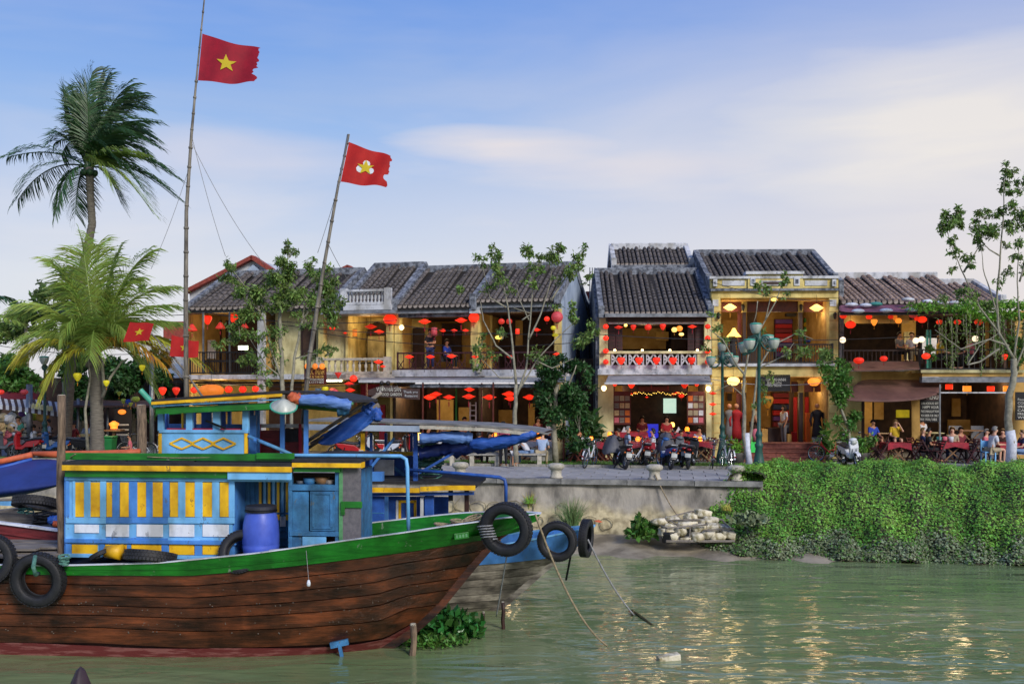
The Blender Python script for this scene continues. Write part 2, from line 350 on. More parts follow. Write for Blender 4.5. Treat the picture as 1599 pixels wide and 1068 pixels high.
# ------------------------------------------------------------------ ground, water, promenade
QF = Fr(1000, 30.0, 9, ZP)                     # quay wall frame: x along the wall's top edge, y inland
def water_material():
    m = bpy.data.materials.new('river_water'); m.use_nodes = True; M['water'] = m
    t = m.node_tree; n = t.nodes; l = t.links; b = n['Principled BSDF']
    g = n.new('ShaderNodeNewGeometry'); mp = n.new('ShaderNodeMapping'); mp.inputs['Rotation'].default_value = (0, 0, R(14)); mp.inputs['Scale'].default_value = (.55, 1.5, 1); l.new(g.outputs['Position'], mp.inputs[0])
    n1 = n.new('ShaderNodeTexNoise'); n1.inputs['Scale'].default_value = .22; n1.inputs['Detail'].default_value = 3; l.new(mp.outputs[0], n1.inputs[0])
    r = n.new('ShaderNodeValToRGB'); e = r.color_ramp.elements; e[0].position = .35; e[1].position = .7; e[0].color = lin('#687d54'); e[1].color = lin('#858f69'); l.new(n1.outputs[0], r.inputs[0]); l.new(r.outputs[0], b.inputs['Base Color'])
    b.inputs['Roughness'].default_value = .05; b.inputs['IOR'].default_value = 1.5
    hs = None
    for sc, k in ((.5, 1.3), (1.3, .8), (4., .08)):
        w_ = n.new('ShaderNodeTexNoise'); w_.inputs['Scale'].default_value = sc; w_.inputs['Detail'].default_value = 2; w_.inputs['Distortion'].default_value = .6; l.new(mp.outputs[0], w_.inputs[0])
        mm = n.new('ShaderNodeMath'); mm.operation = 'MULTIPLY'; mm.inputs[1].default_value = k; l.new(w_.outputs[0], mm.inputs[0])
        if hs is None: hs = mm.outputs[0]
        else:
            ad = n.new('ShaderNodeMath'); ad.operation = 'ADD'; l.new(hs, ad.inputs[0]); l.new(mm.outputs[0], ad.inputs[1]); hs = ad.outputs[0]
    bn = n.new('ShaderNodeBump'); bn.inputs['Strength'].default_value = 1; bn.inputs['Distance'].default_value = .062; l.new(hs, bn.inputs['Height']); l.new(bn.outputs[0], b.inputs['Normal'])
water_material()
xs = [-800, -60, -30, 30, 60, 800]
tag(part('river_water', MB().add([(-800,-300,0),(800,-300,0),(800,60,0),(-800,60,0)], [(0,1,2,3)]), M['water']), kind='structure', label='murky green river water with small ripples')
# the land: one sheet from behind the quay to the horizon
mat('paving_plain', '#8f9296', .85, '#74777c', sc=1.5, bump=.3)
def land(x0, y0, x1, y1, z): 
    return MB().add([tuple(QF.world(x0, y0, z)), tuple(QF.world(x1, y0, z)), tuple(QF.world(x1, y1, z)), tuple(QF.world(x0, y1, z))], [(0,1,2,3)])
mat('land', '#5a5f4c', .95, '#4a4f40', sc=.05)
tag(part('ground', land(-1500, 12, 1500, 2500, -.05), M['land']), kind='structure')
tag(part('street', land(-60, 4.95, 60, 30, -.03), M['paving_plain']), kind='structure', label='grey paved street in front of the houses')
# promenade bed with separate slabs, kerb and grass strip
prom = tag(part('promenade', MB().box(-26, 3.6, .25, 5.2, -.35, -.035).box(3.6, 26, 2.9, 5.2, -.35, -.035), mat('mortar', '#5f6062', .9, '#4c4d50', sc=5)), kind='structure', label='promenade of grey stone slabs along the quay')
prom.location = QF.o; prom.rotation_euler = (0, 0, -QF.a)
mat('slab', '#a8a9a9', .8, '#86888a', sc=2.2, bump=.35, bsc=18, rand=.13, lo=.3, hi=.7)
slab = MB().box(-.385, .385, -.385, .385, -.04, 0).mesh('slab'); slab.materials.append(M['slab'])
for i in range(-22, 15):
    for j in range(6):
        if i*.8 > 3.1 and j < 4: continue
        put('slab', slab, prom, (i*.8+(.4 if j % 2 else 0), .72+j*.78, random.uniform(-.005, .004)))
cop = MB().box(-.99, .99, -.05, .32, -.12, .03).mesh('coping'); cop.materials.append(mat('coping', '#8f8f8c', .9, '#5e5f5f', sc=2.5, bump=.6, rand=.06))
for i in range(-13, 1): put('coping_stone', cop, prom, (i*2.0+2.6, 0, 0))
kb = MB().box(-.49, .49, 0, .16, -.2, .07).mesh('kerb'); kb.materials.append(M['stone_kerb'])
for i in range(-24, 20):
    if not 11 <= i <= 12: put('kerb_stone', kb, prom, (i*1.0, 5.22, 0))
# the quay wall
def quay_material():
    m = mat('quay', '#aaa499', .9, '#57544f', sc=1.3, bump=.7, bsc=12, stretch=(1, 1, .45), lo=.36, hi=.6, detail=8)
    t = m.node_tree; n = t.nodes; l = t.links; b = n['Principled BSDF']; src = b.inputs['Base Color'].links[0].from_socket
    tcn = n.new('ShaderNodeTexCoord'); s = n.new('ShaderNodeSeparateXYZ'); l.new(tcn.outputs['Object'], s.inputs[0])
    no = n.new('ShaderNodeTexNoise'); no.inputs['Scale'].default_value = 1.1; no.inputs['Detail'].default_value = 6; l.new(tcn.outputs['Object'], no.inputs['Vector'])
    mm = n.new('ShaderNodeMath'); mm.operation = 'MULTIPLY_ADD'; mm.inputs[1].default_value = 1.1; l.new(no.outputs[0], mm.inputs[0]); l.new(s.outputs[2], mm.inputs[2])
    mr = n.new('ShaderNodeMapRange'); mr.inputs[1].default_value = -.5; mr.inputs[2].default_value = -.1; mr.inputs[3].default_value = 1; mr.inputs[4].default_value = 0; l.new(mm.outputs[0], mr.inputs[0])
    no2 = n.new('ShaderNodeTexNoise'); no2.inputs['Scale'].default_value = 5; no2.inputs['Detail'].default_value = 6; l.new(tcn.outputs['Object'], no2.inputs['Vector'])
    r = n.new('ShaderNodeValToRGB'); r.color_ramp.elements[0].position = .35; r.color_ramp.elements[1].position = .6; r.color_ramp.elements[0].color = lin('#978c6e'); r.color_ramp.elements[1].color = lin('#cdc19c'); l.new(no2.outputs[0], r.inputs[0])
    mx = n.new('ShaderNodeMix'); mx.data_type = 'RGBA'; l.new(mr.outputs[0], mx.inputs[0]); l.new(src, mx.inputs[6]); l.new(r.outputs[0], mx.inputs[7]); l.new(mx.outputs[2], b.inputs['Base Color'])
quay_material()
qw = MB(); nx, nz = 260, 14
for k in range(nz+1):
    for i in range(nx+1):
        x = -30+33.6*i/nx; z = -2.4+2.3*k/nz
        y = .10-.28*(1-k/nz) + .03*math.sin(x*3.1+z*4)+.03*math.sin(x*7.3-z*6)*(1-k/nz)
        qw.v.append((x, y, z))
for k in range(nz):
    for i in range(nx): a = k*(nx+1)+i; qw.f.append((a, a+1, a+nx+2, a+nx+1))
wall = tag(part('quay_wall', qw, M['quay'], smooth=True), 'stained concrete quay wall with rubble stone showing at its foot', 'wall')
wall.location = QF.o; wall.rotation_euler = (0, 0, -QF.a)
# irregular mortar rings around the rubble stones at the wall's foot
mj = MB(); random.seed(3)
for i in range(-28, 8):
    for j in range(2):
        if random.random() < .42: continue
        cx = i*.52+(.26 if j else 0)+random.uniform(-.05, .05); cz = -1.28+j*.42+random.uniform(-.05, .05); r0 = random.uniform(.15, .24)
        if cx > 3.4: continue
        pts = []; n_ = 10; st = random.randint(0, 9); ln = random.choice((7, 9, 11, 11))
        for k in range(ln):
            a = 6.283*(k+st)/n_; rr = r0*random.uniform(.85, 1.1)
            pts.append((cx+rr*math.cos(a)*1.15, -.12+.14*(cz+1.5)-.03, cz+rr*math.sin(a)*.95))
        mj.tube(pts, .013, 4)
o = part('mortar_ridge', mj, mat('ridge', '#9a9074', .9, '#6b644f', sc=6, bump=.4), wall); o['kind'] = 'stuff'
# mud shore
mb = MB(); nx, ny = 110, 14
for j in range(ny+1):
    for i in range(nx+1):
        x = -24+50*i/nx; t = j/ny; y = -.1-t*3.4
        z = -1.92+.34*(1-t)**1.3-.16*t + .035*math.sin(x*2.3+t*4)+.03*math.sin(x*5.1-t*7)+.02*math.sin(x*11)
        if x < -3.0: z -= min(.5, (-3.0-x)*.12)
        if x > 5: z -= min(.4, (x-5)*.09)*t**.5
        mb.v.append((x, y, z))
for j in range(ny):
    for i in range(nx): a = j*(nx+1)+i; mb.f.append((a, a+nx+1, a+nx+2, a+1))
o = tag(part('mud_shore', mb, M['mud'], smooth=True), kind='structure', label='grey mud shore below the quay wall'); o.location = QF.o; o.rotation_euler = (0, 0, -QF.a)
# ------------------------------------------------------------------ boats
def interp(x, tab):
    if x <= tab[0][0]: return tab[0][1]
    for (a, b), (c, d) in zip(tab, tab[1:]):
        if x <= c: return b+(d-b)*(x-a)/(c-a)
    return tab[-1][1]
def hull_wood(name, c1, c2, c3, rough=.4):
    m = bpy.data.materials.new(name); m.use_nodes = True; M[name] = m
    t = m.node_tree; n = t.nodes; l = t.links; b = n['Principled BSDF']
    tcn = n.new('ShaderNodeTexCoord'); oi = n.new('ShaderNodeObjectInfo')
    ad = n.new('ShaderNodeVectorMath'); ad.operation = 'MULTIPLY_ADD'; l.new(oi.outputs['Random'], ad.inputs[0]); ad.inputs[1].default_value = (37, 11, 5); l.new(tcn.outputs['Object'], ad.inputs[2])
    def nz(scale, det, st):
        mp = n.new('ShaderNodeMapping'); mp.inputs['Scale'].default_value = st; l.new(ad.outputs[0], mp.inputs[0])
        q = n.new('ShaderNodeTexNoise'); q.inputs['Scale'].default_value = scale; q.inputs['Detail'].default_value = det; q.inputs['Roughness'].default_value = .65; l.new(mp.outputs[0], q.inputs['Vector']); return q.outputs[0]
    r = n.new('ShaderNodeValToRGB'); e = r.color_ramp.elements; e.new(.5); 
    for i, (p, c) in enumerate(((.36, c1), (.5, c2), (.66, c3))): e[i].position = p; e[i].color = lin(c)
    l.new(nz(2.2, 8, (.35, 1, 1.6)), r.inputs[0])
    r2 = n.new('ShaderNodeValToRGB'); r2.color_ramp.elements[0].position = .3; r2.color_ramp.elements[1].position = .6; r2.color_ramp.elements[0].color = (.42, .42, .42, 1); r2.color_ramp.elements[1].color = (1, 1, 1, 1)
    l.new(nz(16, 6, (.12, 1, 2.2)), r2.inputs[0])
    mx = n.new('ShaderNodeMix'); mx.data_type = 'RGBA'; mx.blend_type = 'MULTIPLY'; mx.inputs[0].default_value = .8; l.new(r.outputs[0], mx.inputs[6]); l.new(r2.outputs[0], mx.inputs[7])
    hs = n.new('ShaderNodeHueSaturation'); mr = n.new('ShaderNodeMapRange'); mr.inputs[3].default_value = .72; mr.inputs[4].default_value = 1.25; l.new(oi.outputs['Random'], mr.inputs[0]); l.new(mr.outputs[0], hs.inputs['Value']); l.new(mx.outputs[2], hs.inputs['Color'])
    g_ = n.new('ShaderNodeNewGeometry'); mv = n.new('ShaderNodeMapping'); mv.inputs['Scale'].default_value = (1.3, 1, .22); l.new(g_.outputs['Position'], mv.inputs[0]); nv_ = n.new('ShaderNodeTexNoise'); nv_.inputs['Scale'].default_value = 1.6; nv_.inputs['Detail'].default_value = 7; l.new(mv.outputs[0], nv_.inputs['Vector'])
    rv = n.new('ShaderNodeValToRGB'); rv.color_ramp.elements[0].position = .4; rv.color_ramp.elements[1].position = .54; rv.color_ramp.elements[0].color = (.3, .29, .3, 1); rv.color_ramp.elements[1].color = (1, 1, 1, 1); l.new(nv_.outputs[0], rv.inputs[0])
    mz = n.new('ShaderNodeMix'); mz.data_type = 'RGBA'; mz.blend_type = 'MULTIPLY'; mz.inputs[0].default_value = .6; l.new(hs.outputs[0], mz.inputs[6]); l.new(rv.outputs[0], mz.inputs[7])
    l.new(mz.outputs[2], b.inputs['Base Color']); b.inputs['Roughness'].default_value = rough
    bn = n.new('ShaderNodeBump'); bn.inputs['Strength'].default_value = .45; bn.inputs['Distance'].default_value = .02; l.new(nz(18, 6, (.15, 1, 2.5)), bn.inputs['Height']); l.new(bn.outputs[0], b.inputs['Normal'])
    return m
hull_wood('hull_brown', '#2a1810', '#54301f', '#84482b', .3)
hull_wood('hull_grey', '#4d473f', '#948d82', '#c2bbad', .8)
hull_wood('deck_wood', '#4e463e', '#7d746a', '#9b9388', .8)
class Hull:
    # stem: table z -> x of the foremost point; b0/b1: half-beam low/high; ww: how fast the bow widens
    def __init__(s, F, root, sheer, green, stem, red, b0, b1, z1, ww, xa, aft=0):
        s.F, s.root, s.b0, s.b1, s.z1, s.ww, s.xa, s.aft = F, root, b0, b1, z1, ww, xa, aft
        s.stem = sorted((F.loc(px, py, 0).z, F.loc(px, py, 0).x) for px, py in stem)
        s.sheer = s.fit(sheer); s.green = s.fit(green); s.red = s.fit(red)
    def Xs(s, z): return interp(z, s.stem)
    def y(s, x, z):
        B = s.b0+(s.b1-s.b0)*max(0, min(1, (z+.4)/(s.z1+.4)))**.7; d = max(0, s.Xs(z)-x)
        return max(.035, B*(1-math.exp(-(d/s.ww)**.95)) - s.aft*max(0, -x-2)**2)
    def fit(s, pts):
        r = []
        for px, py in pts:
            y = 0
            for _ in range(12): q = s.F.loc(px, py, -y); y = y*.5+.5*s.y(q.x, q.z)
            r.append((q.x, q.z))
        return sorted(r)
    def strip(s, name, fz0, fz1, th, m, side, n=60, off=0., label=None, bevel=0, xend=None):
        # a plank between heights fz0(x) and fz1(x), th thick outward
        zf = lambda x: (fz0(x)+fz1(x))/2
        lo, hi = s.xa, s.Xs(3)+.5
        for _ in range(40):
            md = (lo+hi)/2
            if s.Xs(zf(md))-md > .0: lo = md
            else: hi = md
        xe = min(lo, xend) if xend else lo
        mb = MB(); st = []; ends = []
        for f in (fz0, fz1):
            lo, hi = s.xa, s.Xs(3)+.5
            for _ in range(40):
                md = (lo+hi)/2
                if s.Xs(f(md))-md > 0: lo = md
                else: hi = md
            ends.append(lo)
        for i in range(n+1):
            t = i/n
            row = []
            for x, z in [(x_, f(x_)) for x_, f in ((s.xa+(ends[0]-s.xa)*(1-(1-t)**1.5), fz0), (s.xa+(ends[1]-s.xa)*(1-(1-t)**1.5), fz1))]:
                for o_ in (off-.03, off+th):
                    row.append((x, side*(s.y(x, z)+o_), z))
            st.append(row)
        for r in st: mb.v += r
        for i in range(n):
            a, b = i*4, i*4+4
            for p, q in ((0,1),(1,3),(3,2),(2,0)): mb.f.append((a+p, a+q, b+q, b+p) if side < 0 else (b+p, b+q, a+q, a+p))
        mb.f += [(0,2,3,1), (n*4, n*4+1, n*4+3, n*4+2)]
        return part(name, mb, m, s.root, label=label)
# ---- the big brown boat in front
BF = Fr(300, 18.45, 5.5, 0.0)
boat = fthing(BF, 'river_boat', 'big brown wooden boat with green gunwale and light blue and yellow cabin, in front', 'boat')
H = Hull(BF, boat,
    sheer=[(-260,886),(-100,884),(0,880),(100,881),(250,877),(400,862),(550,841),(700,819),(780,808),(836,801)],
    green=[(-260,900),(-100,896),(0,894),(100,897),(300,898),(450,884),(600,866),(765,840),(800,832),(838,822)],
    stem=[(512,1068),(592,1018),(640,987),(680,952),(718,905),(748,868),(777,838),(808,830),(838,821),(846,798)],
    red=[(-260,1002),(0,1003),(150,1004),(300,1012),(450,1009),(560,1002),(600,996),(640,975)],
    b0=1.02, b1=1.5, z1=1.9, ww=1.75, xa=-8.2, aft=.006)
zs_ = lambda x: interp(x, H.sheer); zg_ = lambda x: interp(x, H.green); zr_ = lambda x: interp(x, H.red)
us = [0, .14, .30, .44, .58, .76, 1.0]
for side in (-1, 1):
    for k in range(6):
        u0, u1 = us[k], us[k+1]
        f = lambda x, u: zg_(x)*(1-u)+zr_(x)*u - .0*x
        H.strip('hull_plank', lambda x, u=u1: f(x, u)+.009, lambda x, u=u0: f(x, u)-.009, random.uniform(.0, .014), M['hull_brown'], side, n=50, off=-.0+(.012 if k == 0 else 0))
    H.strip('boot_strip', lambda x: -.5, lambda x: zr_(x)+.03*math.sin(x*1.7)-.03, .0, M['boot_red'], side, n=50, label='faded red paint along the waterline')
    H.strip('bulwark', lambda x: zg_(x), lambda x: zs_(x)-.02, .045, M['green_paint'], side, n=60, label='green painted bulwark')
    H.strip('rub_rail', lambda x: zg_(x)+.10, lambda x: zg_(x)+.125, .056, M['green_paint'], side, n=50)
    H.strip('cap_rail', lambda x: zs_(x)-.02, lambda x: zs_(x)-.004, .062, M['white_paint'], side, n=60)
# inner hull so no light passes between the planks, and the stem post
mb = MB(); n_ = 50; zz = [-.6, 0, .6, 1.2, 1.65]
for side in (-1, 1):
    b0_ = len(mb.v)
    for i in range(n_+1):
        for z in zz:
            xe = H.Xs(z)-.05; x = H.xa+(xe-H.xa)*i/n_; mb.v.append((x, side*(H.y(x, z)-.06 if i < n_ else .0), z))
    for i in range(n_):
        for k in range(4): a = b0_+i*5+k; mb.f.append((a, a+1, a+6, a+5))
part('inner_hull', mb, M['dark_wood'], boat)
mb = MB(); pts = [(H.Xs(z)+.03, 0, z) for z in (-.5, -.2, 0, .3, .6, .9, 1.2, 1.5, 1.8, 2.02)]
for a, b in zip(pts, pts[1:]): mb.bar(a, b, .1, .14)
part('stem_post', mb, M['hull_brown'], boat)
mb = MB(); xe = H.Xs(1.62); n_ = 40
for i in range(n_+1):
    x = H.xa+(xe-H.xa)*i/n_; z = min(1.66, zs_(x)-.14)+(max(0, x-1.5)*.13); y = max(.0, H.y(x, z)-.05); mb.v += [(x, -y, z), (x, y, z)]
for i in range(n_): mb.f.append((2*i, 2*i+2, 2*i+3, 2*i+1))
part('deck', mb, M['deck_wood'], boat)
# stern deck boards left of the cabin
random.seed(11)
for j in range(8):
    y = -1.05+j*.29
    part('deck_board', MB().box(-8.0, BF.X(96, -.8, 870)-.05, y, y+.265, 1.69+.01*(j % 3), 1.73+.01*(j % 3)), M['grey_timber'], boat)
for (a, b, y) in ((-6.0, -2.6, -1.0), (-5.2, -2.2, -.75)):
    part('loose_plank', MB().bar((a, y, 1.79), (b, y+.35, 1.80), .24, .035), M['grey_timber'], boat)
# the lower cabin, near side traced on the plane y=-.98
def bpx(name, x0, y0, x1, y1, y, d, m, par=boat, F=BF, label=None, bevel=0.006):
    return part(name, MB().px(F, x0, y0, x1, y1, y, d), M[m], par, bevel=bevel, label=label)
YC = -.98
cab = bpx('cabin_wall', 102, 745, 363, 868, YC+.03, .04, 'blue_light', bevel=0)
bpx('cabin_wall', 102, 745, 535, 868, .98, .05, 'blue_mid')
bpx('cabin_end', 100, 745, 104, 868, YC+.07, 1.9, 'blue_mid')
bpx('partition', 363, 738, 366, 866, YC+.07, 1.9, 'blue_mid')
bpx('sill_rail', 101, 843, 368, 849, YC-.035, .065, 'blue_mid'); bpx('foot_rail', 101, 866, 366, 872, YC-.005, .035, 'blue_light'); bpx('top_rail', 101, 744, 452, 751, YC-.02, .05, 'blue_light')
# frame members: stiles of five panels
for x0, x1, m in ((102,107,'blue_mid'),(113,117,'blue_light'),(131,141,'blue_light'),(156,165,'blue_light'),(175,186,'blue_mid'),(201,214,'blue_mid'),(228,238,'blue_mid'),(254,264,'blue_mid'),(278,289,'blue_light'),(304,316,'blue_light'),(331,342,'blue_light'),(357,366,'blue_light')):
    bpx('stile', x0, 751, x1, 808 if m != 'blue_mid' or x0 == 102 else 808, YC+.0, .03, m)
for x0, x1, m in ((102,165,'blue_light'),(165,205,'blue_mid'),(205,262,'blue_mid'),(262,312,'blue_light'),(312,366,'blue_light')):
    bpx('rail', x0, 808, x1, 817, YC-.004, .034, m)
    bpx('rail', x0, 840, x1, 844, YC-.004, .034, m)
for x0, x1 in ((117,131),(141,156),(166,175),(187,201),(214,228),(238,254),(265,278),(289,304),(316,331),(343,357)):
    bpx('yellow_panel', x0, 753, x1, 807, YC+.012, .018, 'yellow_paint')
for x0, x1 in ((116,154),(165,201),(213,254),(264,303),(316,357)):
    bpx('white_panel', x0, 819, x1, 838 if x0 > 120 else 832, YC+.006, .024, 'white_paint')
for x0, x1 in ((102,111),(155,163),(198,204),(252,262),(304,315),(356,366)): bpx('stile', x0, 849, x1, 867, YC+.0, .03, 'blue_mid')
for x0, x1 in ((112,152),(164,198),(205,252),(264,303),(316,357)): bpx('yellow_panel', x0, 850, x1, 866, YC+.01, .02, 'yellow_paint')
# recessed wall behind the drum: yellow and blue stripes
bpx('back_panel', 366, 750, 412, 862, YC+.62, .04, 'blue_worn')
for i, x in enumerate(range(367, 400, 8)): bpx('board_strip', x, 751, x+7, 861, YC+.60, .02, 'blue_worn')
for i in range(7): bpx('stripe', 404+i*7, 750, 408+i*7, 812, YC+.58, .03, 'yellow_paint' if i % 2 == 0 else 'blue_light')
bpx('back_panel', 400, 750, 455, 862, YC+.62, .04, 'blue_worn')
bpx('white_panel', 437, 806, 446, 822, YC+.58, .02, 'white_paint')
for y in (800, 826, 838, 850): bpx('batten', 430, y, 450, y+3, YC+.57, .03, 'blue_worn')
bpx('cabin_wall', 536, 740, 541, 860, YC+.05, 1.9, 'blue_worn')
# cupboard section
bpx('cupboard_frame', 450, 731, 456, 864, YC, .08, 'blue_worn'); bpx('cupboard_frame', 523, 731, 533, 853, YC, .08, 'blue_worn')
bpx('shelf', 452, 757, 530, 766, YC-.01, .45, 'blue_worn'); bpx('cupboard_rail', 452, 830, 530, 837, YC-.02, .08, 'blue_worn')
bpx('cupboard_panel', 456, 767, 482, 830, YC+.03, .03, 'blue_worn'); bpx('cupboard_back', 452, 738, 526, 768, YC+.5, .03, 'dark_wood')
dr = bpx('cupboard_door', 484, 767, 523, 829, YC+.005, .04, 'blue_worn')
for q in ((487,771,491,825),(515,771,519,825),(487,768,519,772),(487,822,519,826)): bpx('door_moulding', *q, YC-.012, .02, 'blue_worn', par=dr)
bpx('cupboard_panel', 472, 838, 509, 858, YC-.005, .03, 'blue_light'); bpx('cupboard_panel', 452, 838, 471, 862, YC+.02, .03, 'blue_worn')
bpx('cupboard_panel', 510, 838, 524, 855, YC+.3, .03, 'dark_wood')
# pots on the shelf
for px_, r_, m_, lb in ((469,.075,'plastic_grey','grey bowl on the cabin shelf'),(484,.12,'blue_worn','blue basin on the cabin shelf'),(503,.13,'table_wood','brown pot on the cabin shelf'),(514,.09,'tile_end','small clay pot at the right end of the cabin shelf')):
    q = BF.loc(px_, 757, YC+.2); o = part('pot', MB().lathe([(.0,0),(r_*.6,0),(r_*.95,r_*.5),(r_,r_*1.0),(r_*.92,r_*1.0),(r_*.55,r_*.12),(0,.1*r_)], (0,0,0), 14), M[m_], smooth=True); o.location = BF.world(q.x, q.y, q.z+.003); tag(o, lb, 'pot')
bpx('grey_board', 534, 727, 563, 852, YC-.02, .05, 'grey_board', label='worn grey board with a green latch'); 
lt = bpx('latch', 532, 783, 565, 793, YC-.05, .035, 'green_paint'); bpx('latch', 532, 783, 538, 804, YC-.062, .03, 'green_paint')
bpx('corner_post', 529, 727, 535, 853, YC-.03, .06, 'green_faded')
# roofs
bpx('roof_deck', 97, 722, 455, 727, YC-.16, 2.3, 'black_felt', label='black felt roof of the lower cabin'); bpx('roof_trim', 96, 727.5, 455, 736, YC-.17, .05, 'yellow_paint'); bpx('roof_beam', 101, 736.5, 452, 746, YC-.09, .07, 'green_paint')
bpx('roof_deck', 455.5, 717, 562, 722.5, YC-.16, 2.3, 'black_felt'); bpx('roof_trim', 455.5, 723, 563, 730, YC-.17, .05, 'yellow_paint'); bpx('roof_beam', 458, 730.5, 531, 737, YC-.09, .07, 'green_paint')
bpx('roof_trim', 96, 727.5, 455, 735, 1.12, .05, 'yellow_paint')
bpx('gutter_board', 355, 736, 455, 749, YC-.13, .035, 'blue_light')
bpx('roof_board', 102, 708, 457, 719, YC+.02, .05, 'green_paint', label='long green board standing on the roof'); bpx('roof_board', 400, 707.5, 459, 717, YC-.04, .05, 'green_paint'); bpx('roof_board', 104, 709, 457, 717, .75, .05, 'green_paint')
for x0, x1 in ((168,182),(188,196),(269,303)): bpx('roof_block', x0, 719, x1, 722.5, YC+.02, .1, 'black_felt')
# wheelhouse
YW = -.62
wh = bpx('wheelhouse_wall', 250, 674, 382, 709, YW, .05, 'blue_light', label='light blue wheelhouse wall with yellow diamonds')
bpx('wheelhouse_sill', 248, 671, 387, 676, YW-.03, .1, 'blue_light'); bpx('red_sill', 260, 669, 375, 672, YW, .06, 'cloth_red')
bpx('corner_trim', 247, 677, 252, 712, YW-.02, .05, 'yellow_paint'); bpx('corner_trim', 381, 672, 386, 708, YW-.02, .05, 'yellow_paint')
for x0, x1 in ((246,255),(290,300),(332,343),(378,388)): bpx('window_post', x0, 637, x1, 673, YW-.01, .07, 'blue_light')
bpx('window_post', 283, 640, 286, 672, YW+1.1, .04, 'yellow_paint')
bpx('far_wall', 250, 662, 388, 712, .6, .05, 'blue_mid'); 
for x0, x1 in ((256,262),(300,305),(355,360),(388,396)): bpx('window_post', x0, 637, x1, 674, .58, .06, 'blue_mid')
bpx('end_post', 388, 648, 400, 711, YW+.3, .07, 'blue_mid'); bpx('wheelhouse_back', 392, 672, 472, 711, .3, .05, 'red_paint'); bpx('dark_panel', 436, 669, 470, 690, YW+.9, .04, 'black_felt')
for x in (402, 440, 466): bpx('back_stud', x, 662, x+4, 711, .25, .05, 'cloth_red')
for x in (398, 437, 474): bpx('roof_post', x, 640, x+6.5, 712, YW+.15 if x > 450 else YW+.5, .06, 'blue_mid')
bpx('cross_rail', 405, 662, 478, 668, .35, .04, 'white_paint')
# curtains and a tiller seen through the windows
for x0, x1, y0 in ((314,330,638),(258,262,640),(344,352,640)): bpx('curtain', x0, y0, x1, 669, YW+.9, .03, 'blue_deep')
part('tiller', MB().tube([BF.loc(322, 657, YW-.03), BF.loc(352, 669, YW-.10)], .022, 6), M['metal_dark'], boat)
for k, (x, y) in enumerate(((285,0),(318,0),(350,0))):      # three interlocked diamonds
    mb = MB(); c = BF.loc(x-1, 692.5, YW-.012); hw = .225; hh = .098
    q = [(c.x-hw, c.z), (c.x, c.z+hh), (c.x+hw, c.z), (c.x, c.z-hh)]
    for i in range(4): a, b = q[i], q[(i+1) % 4]; mb.bar((a[0], c.y-.004*k, a[1]), (b[0], c.y-.004*k, b[1]), .022, .03, up=(0, 0, 1))
    part('diamond', mb, M['yellow_paint'], wh)
# wheelhouse roof: flat at left, bending down at right
def roofline(pts, y0, y1, th, m, name, F=BF, par=boat, label=None):
    mb = MB(); q = [F.loc(x, y, y0) for x, y in pts]
    for a, b in zip(q, q[1:]): mb.hull8([(a.x,y0,a.z-th),(b.x,y0,b.z-th),(b.x,y1,b.z-th),(a.x,y1,a.z-th),(a.x,y0,a.z),(b.x,y0,b.z),(b.x,y1,b.z),(a.x,y1,a.z)])
    return part(name, mb, M[m], par, label=label)
roofline([(236,624),(300,619),(380,613.5),(440,610),(470,610),(505,614),(530,619),(551,625)], YW-.3, .95, .045, 'black_felt', 'wheelhouse_roof')
roofline([(236,627.5),(440,614.5)], YW-.33, YW-.29, .05, 'yellow_paint', 'roof_trim'); roofline([(453,615),(500,619),(551,628)], YW-.33, YW-.29, .045, 'green_faded', 'roof_trim')
roofline([(239,633),(437,622)], YW-.27, YW-.22, .028, 'blue_light', 'roof_trim'); roofline([(243,637),(430,629),(450,632)], YW-.2, YW-.13, .11, 'green_paint', 'roof_beam')
roofline([(246,640),(470,630),(540,636)], .7, .76, .1, 'green_paint', 'roof_beam')
for x in range(262, 540, 40): part('roof_rib', MB().bar(BF.loc(x, 632, YW-.1), (BF.X(x, YW), .8, BF.Z(x, 632, YW-.1)), .04), M['blue_worn'], boat)
# things of the boat: pipe rail, stovepipe, lamp bowl, engine clutter
ppt = [BF.loc(388, 681, YW), BF.loc(445, 705, YW-.15), BF.loc(458, 711, YW-.2), BF.loc(540, 711, YW-.22), BF.loc(626, 712, -.86), BF.loc(634, 717, -.88), BF.loc(636, 730, -.88), BF.loc(638, 828, -.88)]
part('pipe_rail', MB().tube(ppt, .033, 10), M['blue_light'], boat, smooth=True)
part('rail_collar', MB().tube([BF.loc(398, 687, YW-.04), BF.loc(402, 688.5, YW-.05)], .05, 8), M['blue_mid'], boat)
part('stovepipe', MB().tube([BF.loc(243, 636, YW-.1), BF.loc(235, 626, YW-.15), BF.loc(219, 609, YW-.2)], .05, 10, cap=False), M['lamp_lid'], boat, smooth=True, label='slanting green pipe end over the roof edge')
q = BF.loc(443, 634, YW-.55)
o = part('lamp_shade', MB().lathe([(.0,.12),(.05,.11),(.1,.07),(.2,.01),(.21,-.01),(.19,0),(.09,.06),(.0,.09)], (0,0,0), 20), M['lamp_glass'], boat, smooth=True, loc=q, label='round white metal lamp shade hung under the roof'); o.rotation_euler = (R(28), R(12), 0); o.scale = (1.05, 1.05, 1.05)
part('lamp_rim', MB().lathe([(.205,.0),(.225,.0),(.225,-.02),(.205,-.02)], (0,0,0), 20, close=True), M['lamp_lid'], o)
